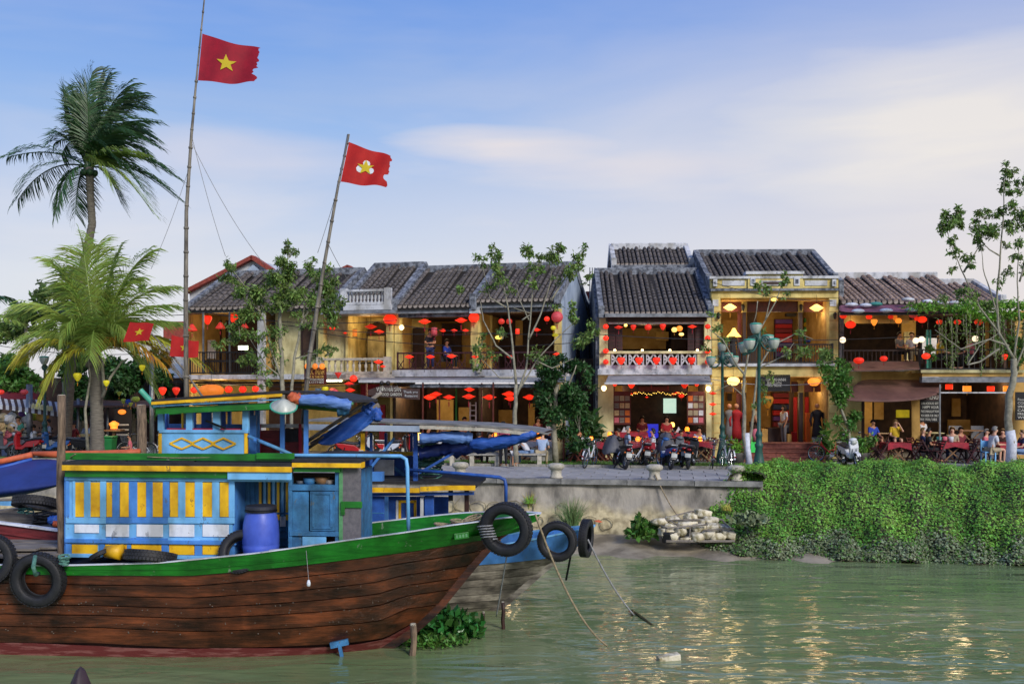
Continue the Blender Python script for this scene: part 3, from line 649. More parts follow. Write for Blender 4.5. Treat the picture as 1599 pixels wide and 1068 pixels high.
def clutter(F, name, px_, py_, y, n, rad, m, label, r=.012):
    mb = MB(); c = F.loc(px_, py_, y)
    for k in range(n):
        pts = []; a0 = random.uniform(0, 6.28); rr = rad*random.uniform(.6, 1)
        ax = Vector((random.uniform(-.3,.3), random.uniform(-.3,.3), 1)).normalized(); u = ax.orthogonal().normalized(); v = ax.cross(u)
        for i in range(13): pts.append(c+(u*math.cos(a0+i*.5)+v*math.sin(a0+i*.5)*random.uniform(.8,1.1))*rr*random.uniform(.85,1.1)+Vector((0,0,k*r*1.4)))
        mb.tube(pts, r, 5)
    o = part(name, mb, M[m]); o.location = F.o; o.rotation_euler = (0, 0, -F.a); return tag(o, label, 'rope')
# hull plates, weld spots, nails
mb = MB(); random.seed(5)
for i in range(170):
    x = random.uniform(-4.0, 5.0); z = random.choice((.45, .62, .85, .98, 1.25, 1.42, 1.5))+random.uniform(-.03,.03)
    if H.Xs(z)-x < .35: continue
    mb.ball((x, -(H.y(x, z)+.006), z), .012, 6, 4)
o = part('nail_head', mb, mat('rusty_nail', '#6d6258', .7), boat); o['kind'] = 'stuff'
q = BF.loc(726, 832, 0); y_ = -H.y(q.x, q.z)-.075
mb = MB().px(BF, 715, 826, 737, 838, 0, .03); 
x0 = BF.loc(726, 831, -.3)
o = part('name_plate', MB().box(-.13, .13, -.015, .015, -.055, .055), M['green_paint'], boat, bevel=.01)
o.location = (x0.x, -H.y(x0.x, x0.z)-.06, x0.z); o.rotation_euler = (0, R(-6), R(16))
for k in range(4): part('plate_letter', MB().box(-.1+k*.055, -.065+k*.055, -.022, -.01, -.028, .028), M['green_faded'], o)
o = part('rudder_bracket', MB().box(-.16, .16, -.05, .03, -.05, .05).box(-.03, .03, -.06, -.02, -.3, -.02), M['blue_worn'], boat)
q = BF.loc(527, 1007, -.75); o.location = (q.x, -H.y(q.x, q.z)-.07, q.z); o.rotation_euler = (0, R(-12), R(8))
# tyres
def tyre_mesh(Rr, W, m='rubber'):
    mb = MB(); pf = [(.60,-.30),(.74,-.5),(.93,-.47),(1,-.36),(1,.36),(.93,.47),(.74,.5),(.60,.30),(.64,.26),(.8,.4),(.9,.36),(.9,-.36),(.8,-.4),(.64,-.26)]
    mb.lathe([(r*Rr, h*W) for r, h in pf], (0,0,0), 44, 'y', close=True)
    me = mb.mesh('tyre', True); me.materials.append(M[m]); return me
def tread_mesh(Rr, W):
    mb = MB()
    for k in range(44):
        for s in (-1, 0, 1):
            a = 6.28319*(k+(.5 if s == 0 else 0))/44; c, d = math.cos(a), math.sin(a); t = .052*Rr
            w0, w1 = (s*.31-.12)*W, (s*.31+.12)*W; r0, r1 = Rr*.985, Rr*1.025
            q = []
            for r_ in (r0, r1): q += [(r_*c-t*d, w0, r_*d+t*c), (r_*c+t*d, w0, r_*d-t*c), (r_*c+t*d, w1, r_*d-t*c), (r_*c-t*d, w1, r_*d+t*c)]
            mb.hull8(q)
    me = mb.mesh('tread'); me.materials.append(M['rubber']); return me
TY, TD = tyre_mesh(.44, .2), tread_mesh(.44, .2)
def tyre(pos, rot, sc, label, F=None):
    t = thing('tyre', label, 'tyre', pos, 0, 'old tyres hung on the boats as fenders'); t.rotation_euler = rot; t.scale = (sc,)*3
    put('casing', TY, t); o = put('tread', TD, t); o['kind'] = 'stuff'; return t
def onhull(px_, py_, gap):
    y = 1.2
    for _ in range(12): q = BF.loc(px_, py_, -(y+gap)); y = .5*y+.5*H.y(q.x, q.z)
    q = BF.loc(px_, py_, -(y+gap)); return BF.world(q.x, q.y, q.z)
tyre(onhull(60, 905, .14), (R(4), R(20), R(-3)), 1.04, 'tyre tied with green rope on the brown hull near the left edge')
tyre(onhull(-14, 873, .14), (R(-3), 0, R(-3)), .95, 'black tyre cut off by the left edge of the picture on the brown hull')
tyre(P(790, 826, 17.1), (R(5), 0, R(-20)), 1.03, 'big tyre lashed with white cord to the green bow of the brown boat')
tyre(BF.world(*BF.loc(376, 862, -1.14)), (R(-22), 0, R(-6)), .84, 'tyre leaning on the deck in front of the blue drum')
tyre(BF.world(*BF.loc(235, 869, -1.17)), (R(76), R(6), R(6)), .98, 'tyre lying flat on deck below the yellow panels')
tyre(BF.world(*BF.loc(157, 866, -1.12)), (R(60), R(0), R(70)), .42, 'small tyre on deck beside a yellow cover at the left of the cabin front')
# drum
def drum(pos, sc, label):
    t = thing('plastic_drum', label, 'drum', pos, 0, None, sc)
    part('drum_body', MB().lathe([(0,0),(.25,0),(.275,.03),(.29,.2),(.3,.26),(.292,.28),(.3,.30),(.297,.45),(.285,.62),(.255,.76),(.235,.81),(.235,.84),(0,.84)], (0,0,0), 32), M['drum_blue'], t, smooth=True)
    part('drum_lid', MB().lathe([(0,.845),(.245,.845),(.255,.86),(.255,.90),(.24,.915),(.2,.905),(0,.9)], (0,0,0), 32), M['drum_lid'], t, smooth=False)
    part('clamp_ring', MB().lathe([(.25,.815),(.262,.815),(.262,.845),(.25,.845)], (0,0,0), 32, close=True), M['metal_dark'], t)
    return t
q = BF.loc(407.5, 864, -.93); d = drum(BF.world(q.x, -.93, 1.70), 1.06, 'big blue plastic drum with dark lid on the brown boat')
tag(part('engine_cap', MB().tube([BF.world(*BF.loc(165, 861, -1.1)), BF.world(*BF.loc(190, 862, -1.1))], [.1, .14], 14), M['yellow_paint'], smooth=True), 'yellow round cover on deck beside the small tyre', 'cover')
# rolled awnings and tarps
def roll(name, pts, rs, m, label, Y, cat='tarp', n=14, lumpy=.16, F=None):
    mb = MB(); q = [P(x, y, Y+dy) for x, y, dy in pts]; fine = []; rr = []
    for i in range(len(q)-1):
        for k in range(6): t = k/6; fine.append(q[i].lerp(q[i+1], t)); rr.append((rs[i]*(1-t)+rs[i+1]*t)*(1+random.uniform(-lumpy, lumpy)*.5))
    fine.append(q[-1]); rr.append(rs[-1]); mb.tube(fine, rr, n)
    for i, v in enumerate(mb.v):
        k, j = i % n, i//n; c = fine[min(j, len(fine)-1)]; f = 1+.2*math.sin(k*2.69+j*.55)+.12*math.sin(k*4.49-j*.9)+.06*math.sin(j*2.1); mb.v[i] = tuple(c+(Vector(v)-c)*f)
    return tag(part(name, mb, M[m], smooth=True), label, cat)
roll('rolled_tarp', [(468,624,0),(500,625,0),(525,629,0),(548,634,0)], [.085,.10,.09,.085], 'tarp_light', 'light blue awning rolled up under the wheelhouse roof of the brown boat', 17.2)
roll('rolled_mat', [(452,616,0),(458,621,0),(469,624,0)], [.06,.1,.08], 'tarp_orange', 'orange end of the cloth roll beside the white lamp shade', 17.2)
roll('rolled_tarp', [(528,640,0),(545,641,0)], [.12,.06], 'blue_worn', 'dull blue cloth end hanging below the rolled awning', 17.3)
# sloping poles with a blue tarp on the right of the wheelhouse
for a, b, r_, lb in (((478,690,19.0),(596,613,19.0),.035,'long grey pole leaning up over the blue tarp'),((486,694,19.05),(592,632,19.05),.05,'thick wooden pole wrapped in the blue tarp'),((480,700,19.1),(575,640,19.1),.03,'thin dark pole under the blue tarp bundle')):
    tag(part('wooden_pole', MB().tube([P(*a), P(*b)], r_, 8), M['grey_timber'], smooth=True), lb, 'pole')
mb = MB(); top = [(500,682),(520,668),(545,652),(570,641),(588,636)]; bot = [(497,694),(515,697),(540,686),(562,674),(586,655)]; n2 = 6
for k in range(n2+1):
    for i, (a, b) in enumerate(zip(top, bot)):
        t = k/n2; mb.v.append(P(a[0]*(1-t)+b[0]*t+random.uniform(-2,2)*t, a[1]*(1-t)+b[1]*t, 18.95+.12*math.sin(i*2.2+k*.9)))
for k in range(n2):
    for i in range(4): a = k*5+i; mb.f.append((a, a+5, a+6, a+1))
o = tag(part('tarp', mb, M['tarp_blue'], smooth=True), 'torn blue tarp hanging from the leaning poles', 'tarp'); md = o.modifiers.new('s', 'SUBSURF'); md.levels = md.render_levels = 2; md = o.modifiers.new('t', 'SOLIDIFY'); md.thickness = .02
for k in range(3): roll('tarp_bundle', [(566+k*6,640+k*6,0),(578+k*5,636+k*5,.1),(590,650+k*3,0)], [.07,.11,.06], 'tarp_blue', ['crumpled blue tarp bundle, upper fold at the pole ends','crumpled blue tarp bundle, middle fold at the pole ends','crumpled blue tarp bundle, lowest fold at the pole ends'][k], 19.0, lumpy=.5)
# ---- the second boat, blue over bare grey timber
B2 = Fr(650, 21.3, 5, 0.0)
boat2 = fthing(B2, 'river_boat', 'blue boat with bare grey hull moored behind the brown one', 'boat')
K = Hull(B2, boat2,
    sheer=[(500,885),(620,872),(740,858),(820,845),(880,833),(928,822)], green=[(500,908),(620,896),(740,882),(800,877),(855,871),(900,862)],
    stem=[(640,1010),(700,985),(750,961),(789,940),(820,913),(845,891),(866,874),(894,862),(914,848),(934,812)], red=[(500,968),(640,966),(745,958)],
    b0=.6, b1=1.15, z1=1.4, ww=1.6, xa=-5.5)
s2 = lambda x: interp(x, K.sheer); g2 = lambda x: interp(x, K.green); r2_ = lambda x: .08
uu = [0, .16, .34, .5, .68, .84, 1]
for side in (-1, 1):
    for k in range(6):
        f = lambda x, u: g2(x)*(1-u)+r2_(x)*u
        K.strip('hull_plank', lambda x, u=uu[k+1]: f(x, u)+.005, lambda x, u=uu[k]: f(x, u)-.005, random.uniform(0, .016), M['hull_grey'], side, n=36)
    K.strip('hull_plank', lambda x: -.5, lambda x: r2_(x)-.01, 0, M['hull_grey'], side, n=36)
    K.strip('bulwark', lambda x: g2(x), lambda x: s2(x), .045, M['blue_mid'], side, n=50, label='blue painted bulwark'); K.strip('cap_rail', lambda x: s2(x), lambda x: s2(x)+.03, .06, M['blue_light'], side, n=40)
mb = MB(); pts = [(K.Xs(z)+.03, 0, z) for z in (-.4, -.1, .2, .5, .8, 1.05)]
for a, b in zip(pts, pts[1:]): mb.bar(a, b, .1, .12)
part('stem_post', mb, M['hull_grey'], boat2)
mb = MB(); xe = K.Xs(1.1)-.1
for i in range(31):
    x = -5.5+(xe+5.5)*i/30; z = min(1.12, g2(x)+.02); y = max(0, K.y(x, z)-.05); mb.v += [(x, -y, z), (x, y, z)]
for i in range(30): mb.f.append((2*i, 2*i+2, 2*i+3, 2*i+1))
part('deck', mb, M['deck_wood'], boat2)
mb = MB(); zz = [-.6, 0, .5, 1.0, 1.1]
for side in (-1, 1):
    b0_ = len(mb.v)
    for i in range(31):
        for z in zz: xe = K.Xs(z)-.05; x = -5.5+(xe+5.5)*i/30; mb.v.append((x, side*(K.y(x, z)-.06 if i < 30 else 0), z))
    for i in range(30):
        for k in range(4): a = b0_+i*5+k; mb.f.append((a, a+1, a+6, a+5))
part('inner_hull', mb, M['dark_wood'], boat2)
Y2 = -.75
b2 = lambda name, *a, **k: bpx(name, *a, par=boat2, F=B2, **k)
b2('cabin_wall', 560, 775, 600, 880, Y2, .05, 'blue_deep'); b2('cabin_wall', 600, 775, 650, 880, Y2+.5, .05, 'blue_deep'); b2('cabin_wall', 560, 775, 700, 880, .7, .05, 'blue_deep')
for y in (800, 827): b2('plank_line', 562, y, 600, y+1.5, Y2-.008, .01, 'blue_worn')
b2('corner_post', 600, 775, 606, 880, Y2+.2, .06, 'blue_mid'); b2('white_board', 656, 776, 661, 862, Y2-.01, .04, 'white_paint'); b2('corner_post', 663, 774, 677, 862, Y2, .08, 'blue_deep')
wf = b2('window_frame', 618, 781, 622, 815, Y2+.48, .04, 'white_paint')
for q in ((622,781,626,815),(646,781,650,815),(622,781,650,785),(622,811,650,816),(634,785,637,811)): b2('window_bar', *q, Y2+.47, .04, 'yellow_paint')
b2('window_pane', 623, 783, 649, 813, Y2+.5, .02, 'wall_blue')
b2('strut', 725, 766, 732, 815, Y2+.1, .06, 'dark_wood'); b2('strut', 700, 766, 707, 782, Y2+.05, .06, 'metal_dark')
roofline([(560,752),(640,752),(690,752),(742,759)], Y2-.2, 1.0, .05, 'black_felt', 'cabin_roof', B2, boat2); roofline([(560,761),(655,762)], Y2-.24, Y2-.2, .095, 'yellow_paint', 'roof_trim', B2, boat2); roofline([(656,760),(700,758),(742,758)], Y2-.24, Y2-.2, .095, 'yellow_paint', 'roof_trim', B2, boat2)
roofline([(560,770),(740,768)], Y2-.12, Y2-.07, .06, 'blue_deep', 'roof_beam', B2, boat2)
# its wheelhouse frame
roofline([(478,655),(560,657),(650,660),(760,664),(830,671),(856,676)], Y2-.35, .7, .04, 'coping', 'wheelhouse_roof', B2, boat2)
roofline([(478,662),(655,665)], Y2-.39, Y2-.355, .12, 'wall_blue', 'roof_trim', B2, boat2); roofline([(655,664),(760,668),(830,675)], Y2-.39, Y2-.355, .07, 'stone_white', 'roof_trim', B2, boat2)
for x0, x1, y, m in ((563,569,Y2,'yellow_paint'),(577,581,Y2+.2,'blue_deep'),(645,652,Y2,'blue_deep'),(600,604,.6,'blue_deep'),(640,644,.7,'blue_deep')): b2('roof_post', x0, 676, x1, 752, y, .07, m)
part('brace', MB().bar(B2.loc(562, 752, Y2-.03), B2.loc(616, 684, Y2-.03), .09, .05), M['blue_mid'], boat2); part('brace', MB().bar(B2.loc(655, 738, Y2+.1), B2.loc(735, 692, Y2+.1), .09, .05), M['blue_deep'], boat2); part('brace', MB().bar(B2.loc(560, 690, .4), B2.loc(640, 748, .4), .06), M['blue_worn'], boat2)
b2('wheelhouse_wall', 565, 712, 645, 752, .5, .05, 'blue_deep'); b2('wheelhouse_rail', 565, 705, 650, 711, .46, .05, 'yellow_paint'); b2('locker', 565, 737, 597, 756, Y2-.1, .2, 'blue_mid'); b2('blue_trim', 560, 703, 567, 716, Y2-.03, .06, 'white_paint'); b2('side_panel', 584, 718, 615, 742, Y2+.5, .04, 'metal_grey')
part('pipe_rail', MB().tube([B2.loc(632, 733, Y2-.1), B2.loc(715, 739, Y2-.3), B2.loc(780, 745, Y2-.4), B2.loc(788, 749, Y2-.4), B2.loc(790, 758, Y2-.4), B2.loc(790, 790, Y2-.4)], .035, 8), M['blue_deep'], boat2, smooth=True)
roll('rolled_tarp', [(655,685,0),(690,682,0),(720,683,0),(738,684,0)], [.10,.10,.12,.10], 'tarp_light', 'blue awning rolled tight under the grey roof of the second boat', 20.3)
roll('rolled_tarp', [(735,694,0),(770,692,-.1),(800,687,-.2),(826,679,-.3),(837,677,-.3)], [.11,.13,.11,.09,.04], 'tarp_blue', 'long blue furled tarp tapering to the right above the second boat', 20.3, lumpy=.3)
roll('rolled_tarp', [(655,708,.2),(690,702,.2),(735,696,0),(770,700,0),(800,692,-.1)], [.13,.15,.15,.08,.03], 'tarp_navy', 'sagging dark blue tarp under the furled one', 20.5, lumpy=.6)
for a, b in (((770,700),(862,672)),((800,690),(852,676)),((790,698),(846,680))):
    tag(part('thin_pole', MB().tube([P(*a, 20.2), P(*b, 20.0)], .018, 6), M['dark_wood']), {770:'longest of the thin dark poles at the tarp tip',800:'highest of the thin dark poles at the tarp tip',790:'shortest of the thin dark poles at the tarp tip'}[a[0]], 'pole')
d2 = drum(B2.world(B2.X(621, -.6, 830), -.6, 1.1), .72, 'smaller blue drum standing on the second boat'); 
clutter(B2, 'net_heap', 672, 742, 0, 26, .3, 'rope_green', 'heap of dark green fishing net on the second boat roof', .018)
for k, (x, y) in enumerate(((690,842),(715,836),(735,832))): clutter(BF, 'rope_coil', x+2, y-12, -.35, 6, .2, 'rope', ['loose beige rope coil on the bow deck, the left one','loose beige rope coil on the bow deck, the middle one','loose beige rope coil on the bow deck nearest the big tyre'][k], .018)
clutter(BF, 'rope_coil', 100, 880, -1.62, 6, .1, 'rope_green', 'knotted green rope over the gunwale beside the left tyre', .018)
for a, b, lb in (((625,700,20.9),(640,735,20.5),'blue pipe stub'),): pass
tyre(P(870, 845, 19.6), (R(3), 0, R(-14)), .88, 'tyre hung at the blue bow of the second boat'); tyre(P(915, 840, 20.2), (R(2), R(0), R(72)), .86, 'crumpled black tyre seen nearly edge-on at the tip of the blue bow')
# hull patches on boat 2
part('bow_beam', MB().bar(B2.loc(885, 842, -.1), B2.loc(918, 836, -.1), .14, .18), M['blue_mid'], boat2)
# ---- third boat at the far left: red side, grey deck
B3 = Fr(20, 20.6, 3, 0.0)
boat3 = fthing(B3, 'river_boat', 'low boat with dull red side and grey boards at the left edge', 'boat')
b3 = lambda name, *a, **k: bpx(name, *a, par=boat3, F=B3, **k)
def slant(name, pts, y0, y1, m, th=.04): return roofline(pts, y0, y1, th, m, name, B3, boat3)
slant('hull_side', [(-140,800),(0,819),(100,832)], -.9, -.86, 'red_paint', .5); slant('rub_rail', [(-140,812),(0,829),(100,843)], -.94, -.9, 'red_paint', .05); slant('cap_rail', [(-140,797),(0,815),(100,828)], -.96, -.82, 'white_paint', .04); slant('hull_side', [(-140,780),(0,796),(130,806)], 1.0, 1.04, 'grey_timber', .4)
for j in range(5): part('deck_board', MB().box(-3, 1.6, -.8+j*.36, -.46+j*.36, 1.72, 1.75), M['grey_timber'], boat3)
slant('side_board', [(-60,778),(20,781),(100,787)], .6, .64, 'blue_light', .12); part('thwart', MB().bar(B3.loc(-20, 800, .2), B3.loc(100, 786, .5), .3, .05), M['grey_timber'], boat3)
part('bent_rail', MB().tube([B3.loc(-40, 781, -.3), B3.loc(20, 780, -.3), B3.loc(45, 790, -.2), B3.loc(100, 800, -.1)], .03, 6), M['grey_timber'], boat3)
tyre(P(56, 785, 20.4), (R(72), 0, R(-4)), 1.0, 'tyre lying flat on the grey boat behind the wooden post')
clutter(B3, 'rope_coil', 72, 818, -.3, 8, .25, 'metal_dark', 'black hose coils on the boat with the red side', .022); clutter(B3, 'rope_coil', 40, 800, -.1, 5, .16, 'rope_green', 'green rope heap on the boat with the red side', .015); roll('plastic_bag', [(76,813,0),(84,812,0),(92,816,0)], [.06,.1,.06], 'tarp_blue', 'blue plastic bag on the boat with the red side', 20.1, 'bag', lumpy=.5); roll('plastic_bag', [(84,818,0),(91,818,0)], [.05,.06], 'tarp_orange', 'small orange bag beside the blue bag', 20.0, 'bag', lumpy=.5)
# blue tarp shelter with orange border
ts = thing('tarp_shelter', 'dark blue tarp shelter with orange border at the left edge', 'tarp')
def sheet(rows, m, name, par=None, Y=22.0, bulge=.0, th=.02):
    mb = MB(); nr = len(rows); nc = len(rows[0])
    for j, r in enumerate(rows):
        for i, q in enumerate(r): mb.v.append(P(q[0], q[1], (q[2] if len(q) > 2 else Y)+bulge*math.sin(i*2.1+j*1.3)))
    for j in range(nr-1):
        for i in range(nc-1): a = j*nc+i; mb.f.append((a, a+nc, a+nc+1, a+1))
    o = part(name, mb, M[m], par, smooth=True); md = o.modifiers.new('s', 'SUBSURF'); md.levels = md.render_levels = 3; md = o.modifiers.new('t', 'SOLIDIFY'); md.thickness = th; return o
sheet([[(-160,745,23),(0,724,23),(52,716,23),(100,716,23)], [(-160,760,22.3),(0,745,22.3),(52,740,22.3),(110,740,22.3)], [(-160,790,21.9),(0,768,21.8),(52,764,21.8),(110,756,21.9)], [(-160,800,22.2),(0,776,22.2),(50,772,22.2),(112,752,22.2)]], 'tarp_navy', 'tarp_sheet', ts)
part('tarp_border', MB().tube([P(-160, 738, 23), P(0, 721, 23), P(50, 710, 23)], .07, 8), M['tarp_orange'], ts, smooth=True); part('tarp_trim', MB().tube([P(-160, 752, 22.6), P(0, 731, 22.8), P(50, 717, 23)], .045, 6), M['tarp_blue'], ts, smooth=True)
part('border_roll', MB().tube([P(47, 708, 23.2), P(100, 710, 23.2), P(160, 709.5, 23.2), P(195, 708, 23.2), P(219, 705, 23.2)], [.05, .095, .1, .1, .07], 12), M['tarp_orange'], ts, smooth=True)
# dark prow poking in at the bottom
mb = MB().lathe([(.55,-.7),(.40,-.3),(.27,-.0),(.14,.22),(.07,.34),(.0,.385)], (0,0,0), 12, rad=lambda k, n: 1 if k % 6 else 1.35)
o = tag(part('boat_prow', mb, mat('prow', '#3d2a33', .6, '#2a1d24'), smooth=True), 'dark pointed prow of another boat poking in at the bottom left', 'boat'); o.location = P(126, 1068, 11.0)+Vector((-.0, 0, -.185)); o.scale = (.55, .9, 1.0)
# ------------------------------------------------------------------ posts, flag poles, flags, ropes
def pole(name, pts, rs, m, label, cat='pole', n=10, nodes=False):
    t = MB(); q = [P(*p) for p in pts]; t.tube(q, rs, n)
    o = tag(part(name, t, M[m], smooth=True), label, cat); return o
def log(px_, py0, py1, Y, r, m, label, z0=-1.0):
    t = thing('wooden_post', label, 'post', P(px_, py1, Y)); top = P(px_, py0, Y).z-P(px_, py1, Y).z; h0 = min(0, z0-P(px_, py1, Y).z)
    pts = [(random.uniform(-.015,.015), random.uniform(-.015,.015), h0+(top-h0)*k/9) for k in range(10)]
    part('shaft', MB().tube(pts, [r*random.uniform(.9, 1.1) for _ in pts], 10), M[m], t, smooth=True)
    part('end_grain', MB().lathe([(0,.012),(r*.8,.01),(r*.95,-.02)], (pts[-1][0], pts[-1][1], top), 10), M['stone_white'], t); return t
log(96, 617, 905, 18.0, .075, 'post_wood', 'tall weathered post standing at the left end of the blue cabin')
log(221, 632, 704, 33.5, .15, 'post_wood', 'thick post standing on the quay beside the green bin')
log(645, 974, 1022, 17.6, .06, 'post_wood', 'short post in the water by the water plants')
log(786, 940, 975, 19.5, .035, 'dark_wood', 'thin dark stake in the water under the second bow'); log(754, 955, 970, 19.9, .03, 'dark_wood', 'thin stake left of the dark one under the second hull')
def flagpole(pts, rs, m, label, nodes):
    o = pole('flagpole', pts, rs, m, label); return o
def fp(label, pts, rs):
    t = thing('flagpole', label, 'flagpole', P(*pts[0])); q = [P(*p)-P(*pts[0]) for p in pts]
    part('shaft', MB().tube(q, rs, 10), M['bamboo'], t, smooth=True); mb = MB()
    for i in range(len(q)-1):
        for k in range(4):
            c = q[i].lerp(q[i+1], (k+.3)/4); r = rs[i]*1.14; d = (q[i+1]-q[i]).normalized()*.02; mb.tube([c-d, c+d], r, 10)
    part('bamboo_joint', mb, M['bamboo'], t, smooth=True)['kind'] = 'stuff'; return t
F1 = fp('tall bamboo flagpole flying the higher crimson flag, rising out of the picture', [(292,735,19.35),(290,480,19.35),(291,330,19.35),(299,210,19.35),(308,110,19.35),(319,0,19.35),(323,-45,19.35)], [.05,.044,.036,.028,.018,.014,.01])
F2 = fp('leaning grey pole flying the lower red flag with worn star', [(466,735,19.5),(483,560,19.5),(505,420,19.5),(528,290,19.5),(545,210,19.5)], [.05,.043,.034,.026,.018])
part('upper_rod', MB().tube([P(532, 272, 19.44)-P(466,735,19.5), P(543, 210, 19.44)-P(466,735,19.5)], .016, 6), M['metal_grey'], F2)
F3 = fp('thin pole carrying the two small flags in front of the left palm', [(338,706,24.5),(330,640,24.5),(285,574,24.5),(262,548,24.5),(236,520,24.5)], [.03,.03,.025,.02,.015])
def flag(label, cor, Y, star, sr, m, amp=.12, nw=2.2, seed=0, ragged=True, white=False):
    # cor: top hoist, top fly, bottom fly, bottom hoist
    rnd = random.Random(seed); t = thing('flag', label, 'flag', P(cor[0][0], cor[0][1], Y), 0, 'red flags with a yellow star'); o0 = P(cor[0][0], cor[0][1], Y)
    q = [P(c[0], c[1], Y)-o0 for c in cor]; W, Hh = 44, 22
    def pt(u, v):
        p = (q[0]*(1-u)+q[1]*u)*(1-v)+(q[3]*(1-u)+q[2]*u)*v
        L_ = (q[1]-q[0]).length
        p = p+Vector((0, amp*L_*u**.6*math.sin(u*6.28*nw+v*1.5+seed), .035*L_*math.sin(u*6.28*1.3+seed)*u*(1 if v < .5 else .6)-.02*L_*math.sin(math.pi*u)))
        return p
    mb = MB(); rag = [rnd.uniform(0, .05)+(.06 if .62 < j/Hh < .8 else 0) if ragged else 0 for j in range(Hh+1)]
    for j in range(Hh+1):
        for i in range(W+1): mb.v.append(pt(i/W*(1-rag[j]), j/Hh))
    for j in range(Hh):
        for i in range(W): a = j*(W+1)+i; mb.f.append((a, a+1, a+W+2, a+W+1))
    part('cloth', mb, M[m], t, smooth=True)
    # star, both faces, following the cloth: barycentric fan subdivided
    w_px = ((cor[1][0]-cor[0][0])**2+(cor[1][1]-cor[0][1])**2)**.5; h_px = ((cor[3][0]-cor[0][0])**2+(cor[3][1]-cor[0][1])**2)**.5
    for side in (-1, 1):
        mb = MB(); ring = []
        for k in range(10):
            r = sr if k % 2 == 0 else sr*.42; a = 6.28319*k/10-.1
            ring.append((star[0]+r*math.sin(a)/w_px, star[1]-r*math.cos(a)/h_px))
        for k in range(10):
            A, B_ = ring[k], ring[(k+1) % 10]; n = 4; base_ = len(mb.v)
            for i in range(n+1):
                for j in range(i+1):
                    f = i/n; g = j/i if i else 0; u = star[0]+(A[0]*(1-g)+B_[0]*g-star[0])*f; v = star[1]+(A[1]*(1-g)+B_[1]*g-star[1])*f
                    mb.v.append(pt(u, v)+Vector((0, side*.016, 0)))
            ix = lambda i, j: base_+i*(i+1)//2+j
            for i in range(n):
                for j in range(i+1):
                    mb.f.append((ix(i,j), ix(i+1,j), ix(i+1,j+1)))
                    if j < i: mb.f.append((ix(i,j), ix(i+1,j+1), ix(i,j+1)))
        part('star', mb, M['flag_yellow'], t)
        if white:
            for k in (-1, 0, 1):
                mb = MB()
                for i in range(9):
                    a = 6.283*i/8; mb.v.append(pt(star[0]+(k*sr*.62+math.cos(a)*sr*.42)/w_px, star[1]+((.35 if k else -.55)*sr+math.sin(a)*sr*.42)/h_px)+Vector((0, side*.004, 0)))
                mb.f.append(tuple(range(8))); part('white_patch', mb, M['white_paint'], t)
    return t
flag('higher crimson flag with yellow star and frayed edge on the tall bamboo pole', [(316,53),(408,77),(402,130),(309,126)], 19.3, (.45,.52), 16, 'flag_red', .05, 1.4, 1)
flag('lower red flag with white worn patches behind its star on the leaning pole', [(545,222),(614,245),(604,292),(532,284)], 19.45, (.46,.5), 13.5, 'flag_red_b', .07, 1.5, 2, white=True)
flag('small red flag in front of the green palm fronds', [(203,503),(241,504),(233,531),(192,534)], 24.5, (.5,.5), 7, 'flag_red_b', .06, 1.2, 3, False)
flag('small red flag crossing the foot of the tall bamboo pole', [(268,523),(310,533),(308,558),(265,556)], 24.4, (.5,.5), 7, 'flag_red_b', .08, 1.3, 5, False)
def rope(label, a, b, sag, r=.012, m='rope', n=20, Y0=None, name='rope'):
    a, b = (x if isinstance(x, Vector) else P(*x) for x in (a, b))
    pts = [a.lerp(b, i/n)+Vector((0, 0, -4*sag*(i/n)*(1-i/n))) for i in range(n+1)]
    return tag(part(name, MB().tube(pts, r, 6), M[m], smooth=True), label, 'rope')
rope('mooring rope from the green bow sagging down into the water', (836,803,17.1), (948,1008,17.9), .35, .02)
rope('rope hanging straight from the big bow tyre into the water', (793,857,17.3), (775,962,18.6), .02, .012, 'rope_grey')
rope('grey rope from the blue bow to the stick in the river', (918,842,20.0), (990,960,20.6), .12, .018, 'rope_grey')
rope('rusty chain hanging from the second bow into the water', (891,868,19.8), (884,905,20.2), .0, .022, 'metal_dark')
rope('mooring rope running down from the stone bollard', QF.world(QF.X(1023, .2, 740), .1, .2), (1062,810,29.3), .1, .02)
rope('cord from the tall pole down to the front boat roof, inner one', (300,215,19.35), (352,400,19.9), .1, .006, 'rope_grey'); rope('cord from the tall pole down toward the tree, outer one', (300,225,19.35), (412,412,20.5), .15, .006, 'rope_grey')
rope('cord from the tall pole to the far left', (296,260,19.35), (236,420,19.9), .1, .005, 'rope_grey'); rope('cord beside the leaning pole, left side', (530,285,19.45), (496,395,19.8), .03, .006, 'rope_grey'); rope('cord beside the leaning pole, right side', (512,380,19.45), (545,440,20.5), .03, .006, 'rope_grey')
mb = MB(); pts = [P(757+.25*k+12*math.cos(k*1.05), 820+.7*k, 17.08-.15*math.sin(k*1.05)) for k in range(32)]
tag(part('cord_lashing', MB().tube(pts, .011, 5), M['rope_grey'], smooth=True), 'pale cord wound round the big tyre at the green bow', 'rope')
tag(part('rope_binding', MB().tube([P(55, 868, 16.75), P(52, 885, 16.6), P(56, 897, 16.75), P(60, 895, 16.95)], .035, 8), M['rope_green'], smooth=True), 'green rope binding on top of the left tyre', 'rope')
rope('thin line with a small float hanging on the brown hull', (478,858,16.95), (482,905,16.95), 0, .005, 'rope_grey')
part_ = tag(part('fishing_float', MB().lathe([(0,-.06),(.03,-.05),(.035,0),(.02,.05),(0,.06)], (0,0,0), 10), M['white_paint'], smooth=True), 'small white float hanging in front of the brown hull', 'float'); part_.location = P(482, 910, 16.93)
rope('yellow cord lying across the green roof board', (230,713,17.5), (372,711,17.4), .03, .008, 'rope'); rope('grey cord tied between post and cabin roof', (97,722,17.95), (118,709,17.5), .0, .012, 'rope')
